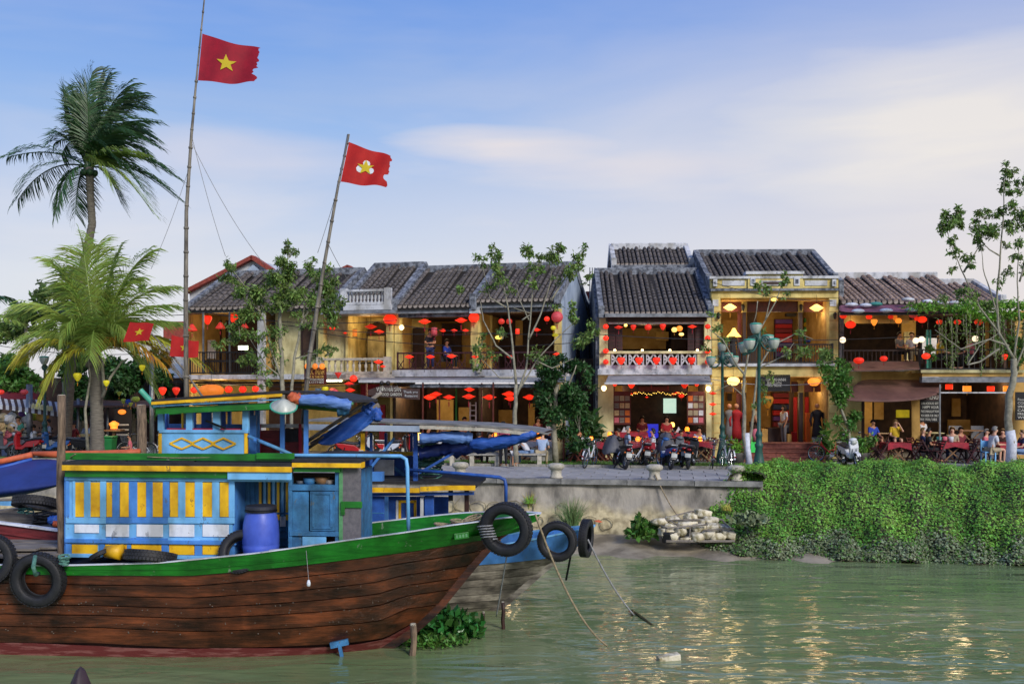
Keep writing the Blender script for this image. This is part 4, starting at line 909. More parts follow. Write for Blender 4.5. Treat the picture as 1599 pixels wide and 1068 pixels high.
rope('grey rope across the deck to the blue drum', (383,868,17.1), (470,858,17.2), -.05, .015, 'rope_grey')
tag(part('driftwood', MB().tube([P(986, 952, 21.0), P(998, 960, 20.6), P(1019, 977, 19.8)], [.02,.03,.035], 6).tube([P(989, 952, 20.8), P(987, 962, 20.6)], .02, 5), mat('moss_wood', '#5f5a30', .9, '#3c3a20')), 'mossy stick lying in the river at the end of the grey rope', 'stick')
o = tag(part('foam_block', MB().box(-.2, .2, -.09, .09, -.06, .09), M['foam_sack'], bevel=.02), 'floating foam block in the river', 'float'); o.location = P(1044, 1030, 17.3); o.location.z = .0; o.rotation_euler = (R(3), R(-6), R(12))
# ------------------------------------------------------------------ houses
def roof(F, root, pe0, pe1, pye, ye, pyr, yr, n, m='tile_dark', r=None, endm='tile_end', xr0=None, back=True, ridge='parapet_grey', sides=(1, 1), sidem='parapet_grey', ends=True, yoff=0):
    x0, x1 = F.X(pe0, ye, pye), F.X(pe1, ye, pye); ze = F.Z((pe0+pe1)/2, pye, ye); zr = F.Z((pe0+pe1)/2+20, pyr, yr)
    Lh, Lz = yr-ye, zr-ze; Ls = math.hypot(Lh, Lz); w = (x1-x0)/n; r = r or w*.36; a = math.atan2(Lz, Lh); ns = max(3, int(Ls/.32))
    mb = MB(); K_ = 6
    for k in range(ns):
        s0, s1 = Ls*k/ns, Ls*(k+1)/ns+.02
        for s, rr, h in ((s0, r*1.1, .012), (s1, r*.93, 0)):
            for i in range(K_+1):
                t = math.pi*i/K_; u = rr*math.cos(t); v = rr*math.sin(t)*.95+h+.02
                mb.v.append((u, s*math.cos(a)-v*math.sin(a), s*math.sin(a)+v*math.cos(a)))
        b = k*2*(K_+1)
        for i in range(K_): mb.f.append((b+i, b+i+1, b+K_+1+i+1, b+K_+1+i))
        mb.f.append(tuple(b+i for i in range(K_+1))[::-1])
    me = mb.mesh('tile_row', False); me.materials.append(M[m])
    em = MB().lathe([(0, -.012), (r*1.12, -.012), (r*1.12, .05), (0, .05)], (0, 0, .02), 10, 'y').mesh('tile_end'); em.materials.append(M[endm])
    for i in range(n):
        px_ = x0+(i+.5)*w; put('tile_row', me, root, (px_, ye, ze+random.uniform(-.008, .008)), scale=(random.uniform(.95, 1.05), 1, random.uniform(.92, 1.08)))
        if ends: put('tile_end', em, root, (px_, ye-.015, ze))
    t = .06; nx, nz = -math.sin(a)*t, math.cos(a)*t
    part('roof_bed', MB().hull8([(x0,ye,ze-t*2),(x1,ye,ze-t*2),(x1,yr,zr-t*2),(x0,yr,zr-t*2),(x0,ye,ze),(x1,ye,ze),(x1,yr,zr),(x0,yr,zr)]), M['valley_shade'], root)
    if back: part('back_roof', MB().hull8([(x0,yr,zr-t*2),(x1,yr,zr-t*2),(x1,yr+Lh,ze-t*2),(x0,yr+Lh,ze-t*2),(x0,yr,zr),(x1,yr,zr),(x1,yr+Lh,ze),(x0,yr+Lh,ze)]), M[m], root)
    if ridge: part('ridge', MB().box(x0-.12, x1+.12, yr-.13, yr+.13, zr-.08, zr+.24), M[ridge], root, bevel=.03)
    for s, x in zip(sides, (x0, x1)):
        if not s: continue
        q = .14; d = -1 if x == x0 else 1; xa, xb = sorted((x+.0*d, x+.2*d))
        part('gable_parapet', MB().hull8([(xa,ye+.05,ze-.15),(xb,ye+.05,ze-.15),(xb,yr,zr-.15),(xa,yr,zr-.15),(xa,ye+.05,ze+.22),(xb,ye+.05,ze+.22),(xb,yr+.1,zr+.25),(xa,yr+.1,zr+.25)]), M[sidem], root)
        part('gable_parapet', MB().hull8([(xa,yr,zr-.15),(xb,yr,zr-.15),(xb,yr+Lh,ze-.15),(xa,yr+Lh,ze-.15),(xa,yr+.1,zr+.25),(xb,yr+.1,zr+.25),(xb,yr+Lh,ze+.22),(xa,yr+Lh,ze+.22)]), M[sidem], root)
        part('parapet_foot', MB().box(xa-.02, xb+.02, ye-.08, ye+.2, ze-.18, ze+.3), M[sidem], root, bevel=.02)
    return x0, x1, ze, zr
def hs(F, root):
    def q(name, x0, y0, x1, y1, y, d, m, par=None, bevel=0, label=None): return part(name, MB().px(F, x0, y0, x1, y1, y, d), M[m], par or root, bevel=bevel, label=label)
    return q
def gable(F, root, xs_, ye, yb, zb, ze, yr, zr, m, name='gable_wall'):
    mb = MB(); x0, x1 = xs_
    poly = [(ye, zb), (yb, zb), (yb, ze), (yr, zr), (ye, ze)]; n = 5
    mb.v = [(x0, y, z) for y, z in poly]+[(x1, y, z) for y, z in poly]; mb.f = [(4,3,2,1,0), (5,6,7,8,9)]+[(i, (i+1) % n, (i+1) % n+n, i+n) for i in range(n)]
    return part(name, mb, M[m], root)
def rail(F, root, x0, x1, yt, yb, y, m, step=.13, xp=False, h=.05, name='balcony_rail'):
    a, b = F.X(x0, y, yt), F.X(x1, y, yt); zt, zb = F.Z((x0+x1)/2, yt, y), F.Z((x0+x1)/2, yb, y)
    t = part(name, MB().box(a, b, y-h/2, y+h/2, zt-h, zt), M[m], root)
    part('bottom_rail', MB().box(a, b, y-h/2, y+h/2, zb, zb+h), M[m], t)
    mb = MB(); n = max(2, int((b-a)/step))
    for i in range(n+1):
        x = a+(b-a)*i/n
        if xp and i < n and i % 2 == 0:
            x2 = a+(b-a)*(i+1)/n; mb.bar((x, y, zb), (x2, y, zt-.3), .03); mb.bar((x2, y, zb), (x, y, zt-.3), .03)
        mb.box(x-.012, x+.012, y-.012, y+.012, zb, zt)
    o = part('bars', mb, M[m], t); o['kind'] = 'stuff'
    n = max(1, int((b-a)/1.6))
    for i in range(n+1): x = a+(b-a)*i/n; part('rail_post', MB().box(x-.03, x+.03, y-.03, y+.03, zb-.05, zt+.02), M[m], root)
def balus(F, root, x0, x1, yt, yb, y, m, n, name='balustrade'):
    a, b = F.X(x0, y, yt), F.X(x1, y, yt); zt, zb = F.Z((x0+x1)/2, yt, y), F.Z((x0+x1)/2, yb, y); H_ = zt-zb
    t = part(name, MB().box(a-.05, b+.05, y-.1, y+.1, zt-.1, zt), M[m], root, bevel=.01); part('plinth', MB().box(a-.05, b+.05, y-.11, y+.11, zb, zb+.1), M[m], t)
    pr = [(.05,.1),(.05,.14),(.03,.18),(.06,.1+H_*.3),(.055,.1+H_*.4),(.025,H_*.72),(.03,H_-.18),(.05,H_-.14),(.05,H_-.1)]
    me = MB().lathe(pr, (0,0,0), 10).mesh('baluster', True); me.materials.append(M[m])
    for i in range(n): put('baluster', me, root, (a+(b-a)*(i+.5)/n, y, zb))
    for x in (a, b): part('pier', MB().box(x-.13, x+.13, y-.13, y+.13, zb-.03, zt+.04), M[m], root)
def room(F, root, x0, x1, yf, yc, y, d, wm, fm='stone_kerb', cm='wall_interior', side=True):
    q = hs(F, root); a, b = F.X(x0, y, yf), F.X(x1, y, yf); z0, z1 = F.Z((x0+x1)/2, yf, y), F.Z((x0+x1)/2, yc, y)
    part('room_wall', MB().box(a, b, y+d, y+d+.1, z0, z1), M[wm], root); part('room_ceiling', MB().box(a, b, y+.1, y+d, z1, z1+.12), M[cm], root); part('room_floor', MB().box(a, b, y+.02, y+d, z0-.1, z0), M[fm], root)
    if side:
        for x in (a-.06, b-.04): part('side_wall', MB().box(x, x+.1, y+.05, y+d, z0, z1), M[wm], root)
    return a, b, z0, z1
def bulb(px_, py_, Y, w_, rad=.08, col=(1, .72, .38)):
    l = bpy.data.lights.new('lamp_light', 'POINT'); l.energy = w_*(.45 if py_ < 570 else 1.25 if px_ < 900 else .75); l.shadow_soft_size = .4; l.color = col
    o = bpy.data.objects.new('lamp_light', l); COL.objects.link(o); o.location = P(px_, py_, Y); return o
G1 = Fr(880, 39.5, 13); G2 = Fr(1020, 40.0, 2)
# ---- house 1 (left, behind the first street tree)
F = G1.sub(292); rt = fthing(F, 'shop_house', 'leftmost shop house with black balcony railing and a row of red lanterns', 'house'); q = hs(F, rt)
x0, x1, ze, zr = roof(F, rt, 296, 512, 480, -.9, 430, 2.6, 25)
q('fascia', 296, 481, 512, 487, -.8, .12, 'gutter_grey'); q('side_wall', 289, 485, 296, 715, 0, 7, 'wall_ochre')
room(F, rt, 296, 412, 585, 487, .0, 2.6, 'wall_ochre', cm='wall_ochre'); q('door_opening', 315, 500, 345, 583, 2.5, .08, 'dark_wood'); q('door_opening', 352, 500, 402, 583, 2.5, .08, 'dark_interior')
q('white_notice', 324, 531, 336, 560, 1.2, .04, 'cloth_white'); q('table_edge', 300, 562, 400, 565, 1.0, .6, 'black_iron')
rail(F, rt, 297, 404, 549, 583, -.95, 'black_iron', .11); q('balcony_slab', 286, 585, 412, 592, -1.1, 1.2, 'trim_white'); q('balcony_slab', 412, 584, 540, 592, -1.1, 1.2, 'trim_white')
for x in (402, ): q('column', x, 488, x+9, 715, -1.05, .25, 'trim_white')
for x in (316, 357): q('thin_post', x, 487, x+2, 584, -.9, .06, 'metal_grey')
q('wall_front', 430, 484, 540, 584, .2, .3, 'wall_pale'); q('dark_opening', 412, 490, 430, 584, 1.4, .2, 'wall_pale'); q('window_shutter', 416, 500, 428, 560, .9, .05, 'dark_wood')
q('window_frame', 470, 508, 492, 560, .12, .09, 'dark_wood'); q('window_pane', 473, 512, 489, 557, .10, .03, 'dark_interior')
room(F, rt, 296, 540, 716, 593, .0, 3.0, 'wall_yellow', cm='wall_ochre'); q('shop_shutter', 420, 596, 470, 716, 2.9, .08, 'board_brown')
for k, (x, y, m) in enumerate(((492,606,'tarp_light'),(504,612,'c_teal'),(515,606,'c_pink'),(526,612,'c_paleblue'),(481,612,'c_khaki'))): q('hanging_cloth', x, y, x+9, y+9, 1.2, .04, m)
q('strip_lamp', 506, 593, 533, 597, .3, .08, 'tube_light'); q('strip_lamp', 372, 540, 386, 546, 1.5, .08, 'tube_light')
q('shelf_rail', 300, 600, 400, 602, .6, .05, 'black_iron'); q('shelf_rail', 296, 596, 540, 599, -.6, .05, 'metal_dark')
# white gabled building behind
Fb = G1.sub(292); rb = fthing(Fb, 'white_building', 'white building with red ridge tiles showing its gable above the leftmost roof', 'building')
def prism_px(F_, rt_, name, pts, y, d, m):
    return part(name, MB().prism([(F_.loc(a, b, y).x, F_.loc(a, b, y).z) for a, b in pts], y, y+d), M[m], rt_)
prism_px(Fb, rb, 'gable_wall', [(296,712),(296,458),(396,405),(440,432),(470,470),(470,712)], 9, 5, 'wall_white'); prism_px(Fb, rb, 'inner_gable', [(365,440),(395,413),(425,440)], 8.8, .2, 'wall_blue')
for a, b in (((292,456),(397,402)),((395,402),(452,440))):
    pa, pb = Fb.loc(*a, 8.9), Fb.loc(*b, 8.9); part('ridge_tiles', MB().bar(pa, pb, .5, .2), M['tile_red'], rb)
rb = fthing(Fb, 'white_building', 'small white gable with red tiles behind the white roof balustrade', 'building')
prism_px(Fb, rb, 'gable_wall', [(500,712),(500,440),(545,421),(575,440),(600,712)], 9, 5, 'wall_white'); prism_px(Fb, rb, 'inner_gable', [(527,444),(545,428),(565,444)], 8.8, .2, 'wall_blue')
for a, b in (((503,438),(546,417)),((544,417),(580,440))): part('ridge_tiles', MB().bar(Fb.loc(*a, 8.9), Fb.loc(*b, 8.9), .5, .2), M['tile_red'], rb)
# ---- house 2a with the white roof balustrade
F = G1.sub(540); rt = fthing(F, 'shop_house', 'shop house with white balustrade on its roof and stone balcony', 'house'); q = hs(F, rt)
roof(F, rt, 538, 613, 478, -.5, 419, 3.3, 9)
q('terrace_slab', 536, 476, 610, 484, -1.15, 2.0, 'trim_white'); balus(F, rt, 538, 606, 452, 476, -1.0, 'trim_white', 12, 'roof_balustrade'); q('canopy', 500, 485, 616, 490, -1.2, 1.2, 'gutter_grey')
room(F, rt, 541, 612, 584, 491, 0, 2.2, 'wall_yellow', cm='wall_ochre')
for k, x in enumerate((548, 588)):
    c = F.loc(x, 520, 2.0); r_ = .48; pts = [(c.x+r_*math.cos(t*math.pi/10), c.z+r_*math.sin(t*math.pi/10)) for t in range(11)]; zb_ = F.Z(x, 583, 2.0); pts += [(c.x-r_, zb_), (c.x+r_, zb_)]
    part('archway', MB().prism(pts, 2.08, 2.2), M['dark_interior'], rt)
q('wall_strip', 574, 525, 600, 583, 1.9, .25, 'wall_pale'); q('chair_row', 540, 566, 600, 568, 1.2, .3, 'black_iron')
q('column', 603, 490, 613, 584, -.3, .35, 'wall_yellow'); q('column', 497, 490, 505, 584, -.3, .35, 'wall_yellow')
balus(F, rt, 500, 605, 559, 584, -.95, 'stone_white', 11); q('balcony_slab', 500, 584.5, 616, 592.5, -1.1, 1.1, 'stone_white')
room(F, rt, 541, 610, 716, 593, .0, 3.0, 'wall_yellow', cm='wall_ochre'); q('red_curtain', 592, 632, 601, 700, .6, .1, 'cloth_red'); q('red_poster', 563, 600, 592, 618, .4, .06, 'cloth_red')
q('window_grille', 612, 630, 622, 690, .8, .06, 'cloth_white')
# ---- house 2b and 2c: dark wooden balconies
F = G1.sub(616); rt = fthing(F, 'shop_house', 'yellow shop house with dark wooden balcony where a waitress stands', 'house'); q = hs(F, rt)
roof(F, rt, 620, 736, 478, -.9, 423, 3.0, 14); q('fascia', 618, 481, 737, 489, -.8, .12, 'gutter_grey'); q('drop_blind', 622, 489, 734, 495, -.6, .1, 'parapet_grey')
room(F, rt, 622, 742, 576, 493, 0, 3.6, 'wall_ochre', cm='dark_wood'); q('door', 644, 512, 662, 574, 1.5, .08, 'dark_wood'); q('wall_panel', 622, 493, 668, 575, 1.6, .1, 'wall_yellow'); q('dark_panel', 690, 505, 720, 560, 3.4, .08, 'dark_interior')
q('column', 616, 490, 624, 578, -.2, .35, 'wall_yellow'); q('column', 735, 490, 746, 578, -.3, .4, 'wall_yellow'); q('capital', 733, 480, 748, 489, -.9, .5, 'trim_white')
rail(F, rt, 621, 736, 550, 577, -.8, 'chair_dark', .24, True, .06); q('balcony_slab', 612, 577.5, 746, 588, -1.1, 1.1, 'trim_white')
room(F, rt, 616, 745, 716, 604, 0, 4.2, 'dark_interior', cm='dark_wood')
for x0_, x1_, y0_, y1_, m in ((624,640,612,690,'wall_interior'),(640,645,612,700,'wall_yellow'),(682,708,624,690,'wall_ochre'),(716,735,636,690,'wall_interior')): q('inner_wall', x0_, y0_, x1_, y1_, 3.0, .1, m)
q('striped_post', 711, 606, 713.5, 670, .1, .06, 'c_green'); q('ladder_frame', 733, 628, 735, 668, .0, .04, 'cloth_white'); q('ladder_frame', 742, 628, 744, 668, .0, .04, 'cloth_white')
for y in range(632, 668, 8): q('rung', 735, y, 742, y+1.5, .0, .04, 'cloth_white')
for x in (660, 686, 752): q('post', x-1, 598, x+1, 690, -1.3, .05, 'chair_wood')
F = G1.sub(746); rt = fthing(F, 'shop_house', 'end house of the left row with grey blue side wall behind the bare tree', 'house'); q = hs(F, rt)
x0, x1, ze, zr = roof(F, rt, 742, 866, 469, -.9, 419, 3.0, 15); q('fascia', 745, 472, 866, 480, -.8, .12, 'gutter_grey'); q('drop_blind', 750, 480, 862, 487, -.6, .1, 'parapet_grey')
zb_ = F.Z(870, 712, 0); gable(F, rt, (x1-.02, x1+.16), .0, 9.5, zb_, ze-.1, 3.0, zr+.05, 'wall_blue'); q('wall_window', 884, 540, 895, 562, 5, .1, 'dark_interior')
part('wall_window', MB().box(x1+.15, x1+.19, 3.2, 4.1, F.Z(890, 568, 3), F.Z(890, 540, 3)), M['dark_interior'], rt)
room(F, rt, 748, 866, 576, 487, 0, 3.6, 'wall_interior', cm='dark_wood'); q('wall_panel', 748, 487, 768, 575, 1.6, .1, 'wall_yellow'); q('dark_panel', 770, 495, 862, 575, 3.2, .1, 'dark_interior'); q('wall_panel', 805, 500, 816, 540, 3.1, .1, 'wall_ochre')
q('column', 866, 482, 876, 578, -.2, .35, 'wall_yellow'); q('column', 746, 490, 749, 578, -.2, .3, 'wall_yellow')
rail(F, rt, 750, 868, 549, 577, -.8, 'chair_dark', .24, True, .06); q('balcony_slab', 746, 577, 882, 587, -1.1, 1.1, 'trim_white'); q('corner_pier', 744, 568, 750, 582, -1.2, .1, 'stone_white')
room(F, rt, 745, 874, 716, 604, 0, 4.2, 'dark_interior', cm='dark_wood')
for x0_, x1_, y0_, y1_, m in ((752,763,625,690,'wall_ochre'),(775,800,640,690,'wall_interior'),(825,835,630,690,'wall_ochre')): q('inner_wall', x0_, y0_, x1_, y1_, 3.4, .1, m)
q('picture', 755, 625, 762, 645, 3.3, .05, 'cloth_white'); q('column', 868, 588, 880, 716, -.2, .5, 'wall_pale')
# long cloth canopy along the left row's ground floor
F = G1.sub(560); cn = fthing(F, 'awning', 'long faded grey canopy over the saucer lanterns of the left row', 'awning'); q = hs(F, cn)
part('canopy_cloth', MB().hull8([tuple(F.loc(562,597,-2.0)), tuple(F.loc(882,597,-2.0)), tuple(F.loc(882,590,-.9)), tuple(F.loc(562,590,-.9))]+[tuple(F.loc(a,b,y)+Vector((0,0,.04))) for a,b,y in ((562,597,-2.0),(882,597,-2.0),(882,590,-.9),(562,590,-.9))]), M['awning_grey'], cn)
q('valance', 560, 593, 882, 597, -2.05, .05, 'cloth_white'); q('drop_sheet', 640, 600, 850, 605, -1.9, .05, 'parapet_grey')
for x in (572, 660, 770, 880): q('support_post', x-1, 597, x+1, 718, -2.0, .06, 'chair_wood')
# ---- house 3: two tiled roofs, white fretwork balcony
F = G2.sub(936); rt = fthing(F, 'shop_house', 'shop house with two stacked tile roofs and white fretwork balcony', 'house'); q = hs(F, rt)
x0, x1, ze, zr = roof(F, rt, 943, 1106, 489, -.7, 427, 3.1, 20, sides=(1, 1)); q('gutter', 945, 489.5, 1110, 495, -.9, .2, 'gutter_grey'); q('beam', 947, 496, 1104, 502, -.5, .2, 'dark_wood'); q('drop_blind', 950, 503, 1100, 506, -.35, .06, 'cloth_white')
gable(F, rt, (x0-.28, x0-.1), .0, 9.5, F.Z(940, 716, 0), ze-.1, 3.1, zr, 'parapet_grey')
roof(F, rt, 962, 1076, 413, 4.6, 388, 6.4, 17, sides=(1, 1), ridge='trim_white', sidem='trim_white'); q('upper_wall', 956, 413.5, 1081, 427, 4.5, .3, 'parapet_grey'); q('upper_wall', 960, 420, 1078, 640, 5.4, 3, 'parapet_grey')
room(F, rt, 949, 1100, 570, 504, 0, 4, 'dark_interior', cm='dark_wood'); q('inner_wall', 972, 508, 1040, 545, 3.6, .1, 'wall_interior'); q('inner_wall', 1048, 505, 1072, 545, 3.4, .1, 'dark_wood'); q('ochre_panel', 1025, 518, 1044, 532, 3.4, .05, 'wall_ochre')  # plain ochre panel in front of the inner wall
for x0_, x1_ in ((951,961),(962,972),(1074,1084),(1086,1097)):
    sh = q('shutter', x0_, 507, x1_, 551, .1, .05, 'chair_dark')
    for k in range(7): part('slat', MB().px(F, x0_+1.5, 511+k*5.5, x1_-1.5, 513.5+k*5.5, .085, .02), M['dark_wood'], sh)
q('column', 936, 496, 949, 550, -.15, .4, 'wall_pale'); q('column', 1100, 496, 1111, 550, -.15, .4, 'wall_pale'); q('column', 934, 582, 958, 718, -.1, .4, 'wall_pale'); q('column', 1103, 596, 1115, 718, -.1, .4, 'wall_pale')
q('rail_cap', 936, 548, 1111, 552, -.55, .25, 'wall_pale'); q('rail_base', 936, 570, 1111, 576, -.55, .25, 'trim_white'); q('balcony_slab', 934, 576, 1112, 585, -.65, .8, 'trim_white')
for x0_, x1_ in ((936,953),(1089,1111)): q('end_pier', x0_, 552, x1_, 570, -.5, .2, 'wall_pale')
a, b = F.X(953, -.5, 560), F.X(1089, -.5, 560); z0_, z1_ = F.Z(1020, 570, -.5), F.Z(1020, 552, -.5); n_ = 5; w_ = (b-a)/n_
for i in range(n_):
    mb = MB(); xa, xb = a+i*w_+.06, a+(i+1)*w_-.06; xm, zm = (xa+xb)/2, (z0_+z1_)/2; t_ = .035
    for A, B_ in (((xa,z0_),(xa,z1_)),((xb,z0_),(xb,z1_)),((xa,z0_),(xm,z1_)),((xb,z0_),(xm,z1_)),((xa,z1_),(xm,z0_)),((xb,z1_),(xm,z0_)),((xa,zm),(xm-.12,zm)),((xb,zm),(xm+.12,zm))): mb.bar((A[0], -.45, A[1]), (B_[0], -.45, B_[1]), t_, .06)
    part('fretwork_panel', mb, M['trim_white'], rt)
part('awning_sheet', MB().hull8([tuple(F.loc(a,b,y)) for a,b,y in ((946,597,-1.8),(1110,597,-1.8),(1108,588,-.6),(950,588,-.6))]+[tuple(F.loc(a,b,y)+Vector((0,0,.04))) for a,b,y in ((946,597,-1.8),(1110,597,-1.8),(1108,588,-.6),(950,588,-.6))]), M['awning_grey'], rt, label='grey roll-out awning')
q('awning_bar', 944, 597, 1112, 600, -1.85, .07, 'cloth_white')
room(F, rt, 958, 1103, 716, 600, 0, 5, 'dark_interior', cm='dark_wood'); q('inner_wall', 960, 602, 972, 640, 2, .1, 'wall_ochre'); q('inner_wall', 1075, 602, 1103, 640, 2, .1, 'wall_ochre'); q('lintel', 972, 602, 1072, 612, .3, .1, 'dark_wood'); q('sign_board', 998, 604, 1045, 611, .2, .05, 'board_red')
q('white_screen', 1036, 622, 1056, 645, 4.6, .05, 'screen_white'); q('blue_screen', 1010, 662, 1028, 684, 3.8, .05, 'screen_blue')
for s, (xa, xb) in enumerate(((958,985),(1073,1100))):      # menu boards of dish photos
    mbd = q('menu_board', xa, 611, xb, 663, -.05, .05, 'board_red')
    for r_ in range(4):
        for c_ in range(3):
            m_ = random.choice(('cloth_white','straw','c_pink','c_khaki','c_orange','grey_timber')); part('dish_photo', MB().px(F, xa+1.5+c_*(xb-xa-2)/3, 618+r_*11.3, xa+(c_+1)*(xb-xa-2)/3+.2, 626+r_*11.3, -.065, .015), M[m_], mbd)
mb = MB()
for i in range(40): x = F.X(975+i*2.5, .1, 615); mb.ball((x, .1, F.Z(1020, 613+1.5*math.sin(i*.5)+(abs(i-20)*.07)+(i % 3), .1)), .014, 6, 4)
o = part('fairy_lights', mb, M['silk_yellow'], rt); o['kind'] = 'stuff'
# ---- house 4: tall yellow house with parapet
F = G2.sub(1112); rt = fthing(F, 'shop_house', 'tall yellow tailor house with stepped parapet and brick steps', 'house'); q = hs(F, rt)
x0, x1, ze, zr = roof(F, rt, 1110, 1300, 438, 1.2, 398, 4.6, 22, sides=(1, 1)); gable(F, rt, (x0-.2, x0-.02), .3, 9, F.Z(1112, 716, 0), ze-.1, 4.6, zr, 'parapet_grey'); gable(F, rt, (x1+.02, x1+.2), .3, 9, F.Z(1310, 716, 0), ze-.1, 4.6, zr, 'parapet_grey')
q('parapet_wall', 1110, 435, 1309, 450, -.1, .3, 'wall_yellow'); q('parapet_cap', 1108, 431, 1311, 435, -.2, .45, 'trim_white'); q('parapet_centre', 1168, 427, 1254, 452, -.18, .42, 'wall_yellow'); q('parapet_cap', 1165, 423.5, 1256, 428, -.28, .6, 'trim_white')
q('cornice', 1110, 450.5, 1310, 454, -.25, .5, 'parapet_grey'); q('frieze', 1111, 454.5, 1309, 465, -.1, .4, 'wall_yellow')
for a, b, c, d_, y in ((1128,438,1163,446,-.13),(1257,438,1292,446,-.13)): q('relief_panel', a, b, c, d_, y, .05, 'trim_white')
for a, b, c, d_ in ((1114,436,1120,447),(1172,433,1180,446),(1240,433,1249,446),(1300,436,1306,447)): q('relief_frame', a, b, c, d_, -.22, .12, 'trim_white'); q('relief_square', a+2, b+3, c-2, d_-3, -.235, .02, 'parapet_grey')
q('relief_frame', 1189, 438, 1230, 446, -.22, .05, 'trim_white'); q('relief_panel', 1192, 440, 1227, 444, -.235, .02, 'dark_wood')
for a, b in ((1112,1125),(1295,1309)):
    q('column', a, 465.5, b, 568, -.1, .4, 'wall_yellow'); q('capital', a+1, 468, b-3, 478, -.14, .04, 'trim_white')
    for k in range(6): q('rustication_line', a, 486+k*14, b, 487+k*14, -.11, .02, 'wall_ochre')
    q('column', a-1, 588.5, b+2, 716, -.1, .4, 'wall_yellow')
    for k in range(7): q('rustication_line', a, 600+k*15, b, 601+k*15, -.11, .02, 'wall_ochre')
room(F, rt, 1125, 1296, 568, 468, 0, 4, 'wall_interior', cm='wall_ochre')
for a, b in ((1159,1166),(1247,1254)): q('inner_column', a, 468, b, 488, .8, .25, 'wall_yellow'); q('door_post', a+1, 488, b-1, 568, .8, .2, 'dark_wood')
for a, b in ((1127,1158),(1167,1246),(1255,1293)): q('transom', a, 470, b, 487, .9, .06, 'chair_wood')
q('door_leaf', 1152, 488, 1158, 567, 1.0, .06, 'chair_wood'); q('door_leaf', 1287, 488, 1294, 567, 1.0, .06, 'chair_wood'); q('inner_wall', 1128, 500, 1155, 545, 3.6, .1, 'wall_ochre'); q('dark_panel', 1167, 488, 1182, 567, 2.2, .06, 'dark_interior')
sh = q('fabric_shelf', 1210, 498, 1238, 560, 3.7, .2, 'dark_wood')
for k, m in enumerate(('c_purple','c_red','c_maroon','c_red','c_pink','c_purple','c_red','c_purple')): part('fabric_bolt', MB().px(F, 1211, 499+k*7.3, 1237, 505+k*7.3, 3.5, .2), M[m], sh)
sh = q('fabric_shelf', 1256, 496, 1276, 540, 3.7, .2, 'dark_wood')
for k, m in enumerate(('c_green','c_yellow','c_green','c_khaki','c_teal','c_green')): part('fabric_bolt', MB().px(F, 1257, 497+k*7, 1275, 502.5+k*7, 3.5, .2), M[m], sh)
q('air_conditioner', 1228, 489, 1244, 494, 3.2, .3, 'black_iron'); q('fabric_pile', 1262, 530, 1275, 534, 2.8, .4, 'c_blue'); q('fabric_pile', 1275, 524, 1290, 534, 2.8, .4, 'c_red')
rail(F, rt, 1124, 1300, 537, 567, -.15, 'black_iron', .1, False, .05); q('balcony_slab', 1112, 567.5, 1308, 572, -.3, .5, 'trim_white'); q('balcony_beam', 1112, 572.5, 1308, 588, -.12, .5, 'wall_yellow')
a, b, z0_, z1_ = room(F, rt, 1125, 1293, 694, 588, .0, 4.5, 'wall_interior', fm='brick_step', cm='wall_ochre')
for a, b in ((1159,1166),(1247,1255)): q('inner_column', a, 594, b, 613, .8, .25, 'wall_yellow'); q('door_post', a+1, 613, b-1, 694, .8, .2, 'dark_wood')
q('transom', 1127, 598, 1158, 612, .9, .06, 'dark_wood'); q('transom', 1236, 596, 1247, 612, .9, .06, 'chair_wood'); q('transom', 1256, 596, 1293, 612, .9, .06, 'chair_wood'); q('door_leaf', 1150, 612, 1158, 693, 1.0, .06, 'chair_wood'); q('door_leaf', 1286, 612, 1294, 693, 1.0, .06, 'chair_wood')
sh = q('fabric_shelf', 1206, 612, 1236, 680, 3.9, .3, 'dark_wood')
for k, m in enumerate(('c_maroon','c_red','c_navy','c_red','c_purple','c_maroon','c_navy')): part('fabric_bolt', MB().px(F, 1208, 614+k*9, 1233, 621+k*9, 3.6, .3), M[m], sh)
q('dark_panel', 1233, 612, 1240, 693, 2.5, .1, 'dark_interior'); q('fabric_roll', 1240, 620, 1245, 690, 2.3, .1, 'c_red'); q('dark_panel', 1257, 612, 1285, 693, 2.8, .1, 'dark_interior'); q('fabric_roll', 1257, 620, 1263, 690, 2.6, .1, 'c_red'); q('fabric_roll', 1259, 645, 1265, 690, 1.2, .15, 'c_orange')
q('picture', 1136, 614, 1143, 626, 4.4, .04, 'dark_wood'); q('counter', 1200, 668, 1228, 692, 1.8, .6, 'dark_wood'); q('cabinet', 1190, 670, 1199, 692, 1.6, .5, 'wall_ochre'); q('stool', 1230, 678, 1236, 693, 1.2, .3, 'wall_ochre'); q('stool', 1238, 675, 1245, 693, 1.3, .3, 'plastic_red'); q('stool', 1146, 670, 1157, 694, 1.2, .3, 'wall_ochre')
sb = q('shop_sign', 1188, 585, 1234, 611, -.12, .08, 'board_black')
def text(s_, F_, px_, py_, y, size, m, par, w_px=None, rot=0):
    cu = bpy.data.curves.new('lettering', 'FONT'); cu.body = s_; cu.size = size; cu.extrude = .006; cu.align_x = 'CENTER'; cu.align_y = 'CENTER'; cu.materials.append(M[m]); cu.resolution_u = 2
    o = bpy.data.objects.new('lettering', cu); COL.objects.link(o); o.location = F_.loc(px_, py_, y); o.rotation_euler = (R(90), rot, 0); o.parent = par
    if w_px:
        bpy.context.view_layer.update(); W_ = F_.X(px_+w_px/2, y, py_)-F_.X(px_-w_px/2, y, py_); o.scale = (W_/max(.01, o.dimensions.x), 1, 1)
    bpy.context.view_layer.update(); dg = bpy.context.evaluated_depsgraph_get(); me = bpy.data.meshes.new_from_object(o.evaluated_get(dg)); n = put('lettering', me, par, o.location); n.rotation_euler = o.rotation_euler; n.scale = o.scale
    if not me.materials: me.materials.append(M[m])
    bpy.data.objects.remove(o); return n
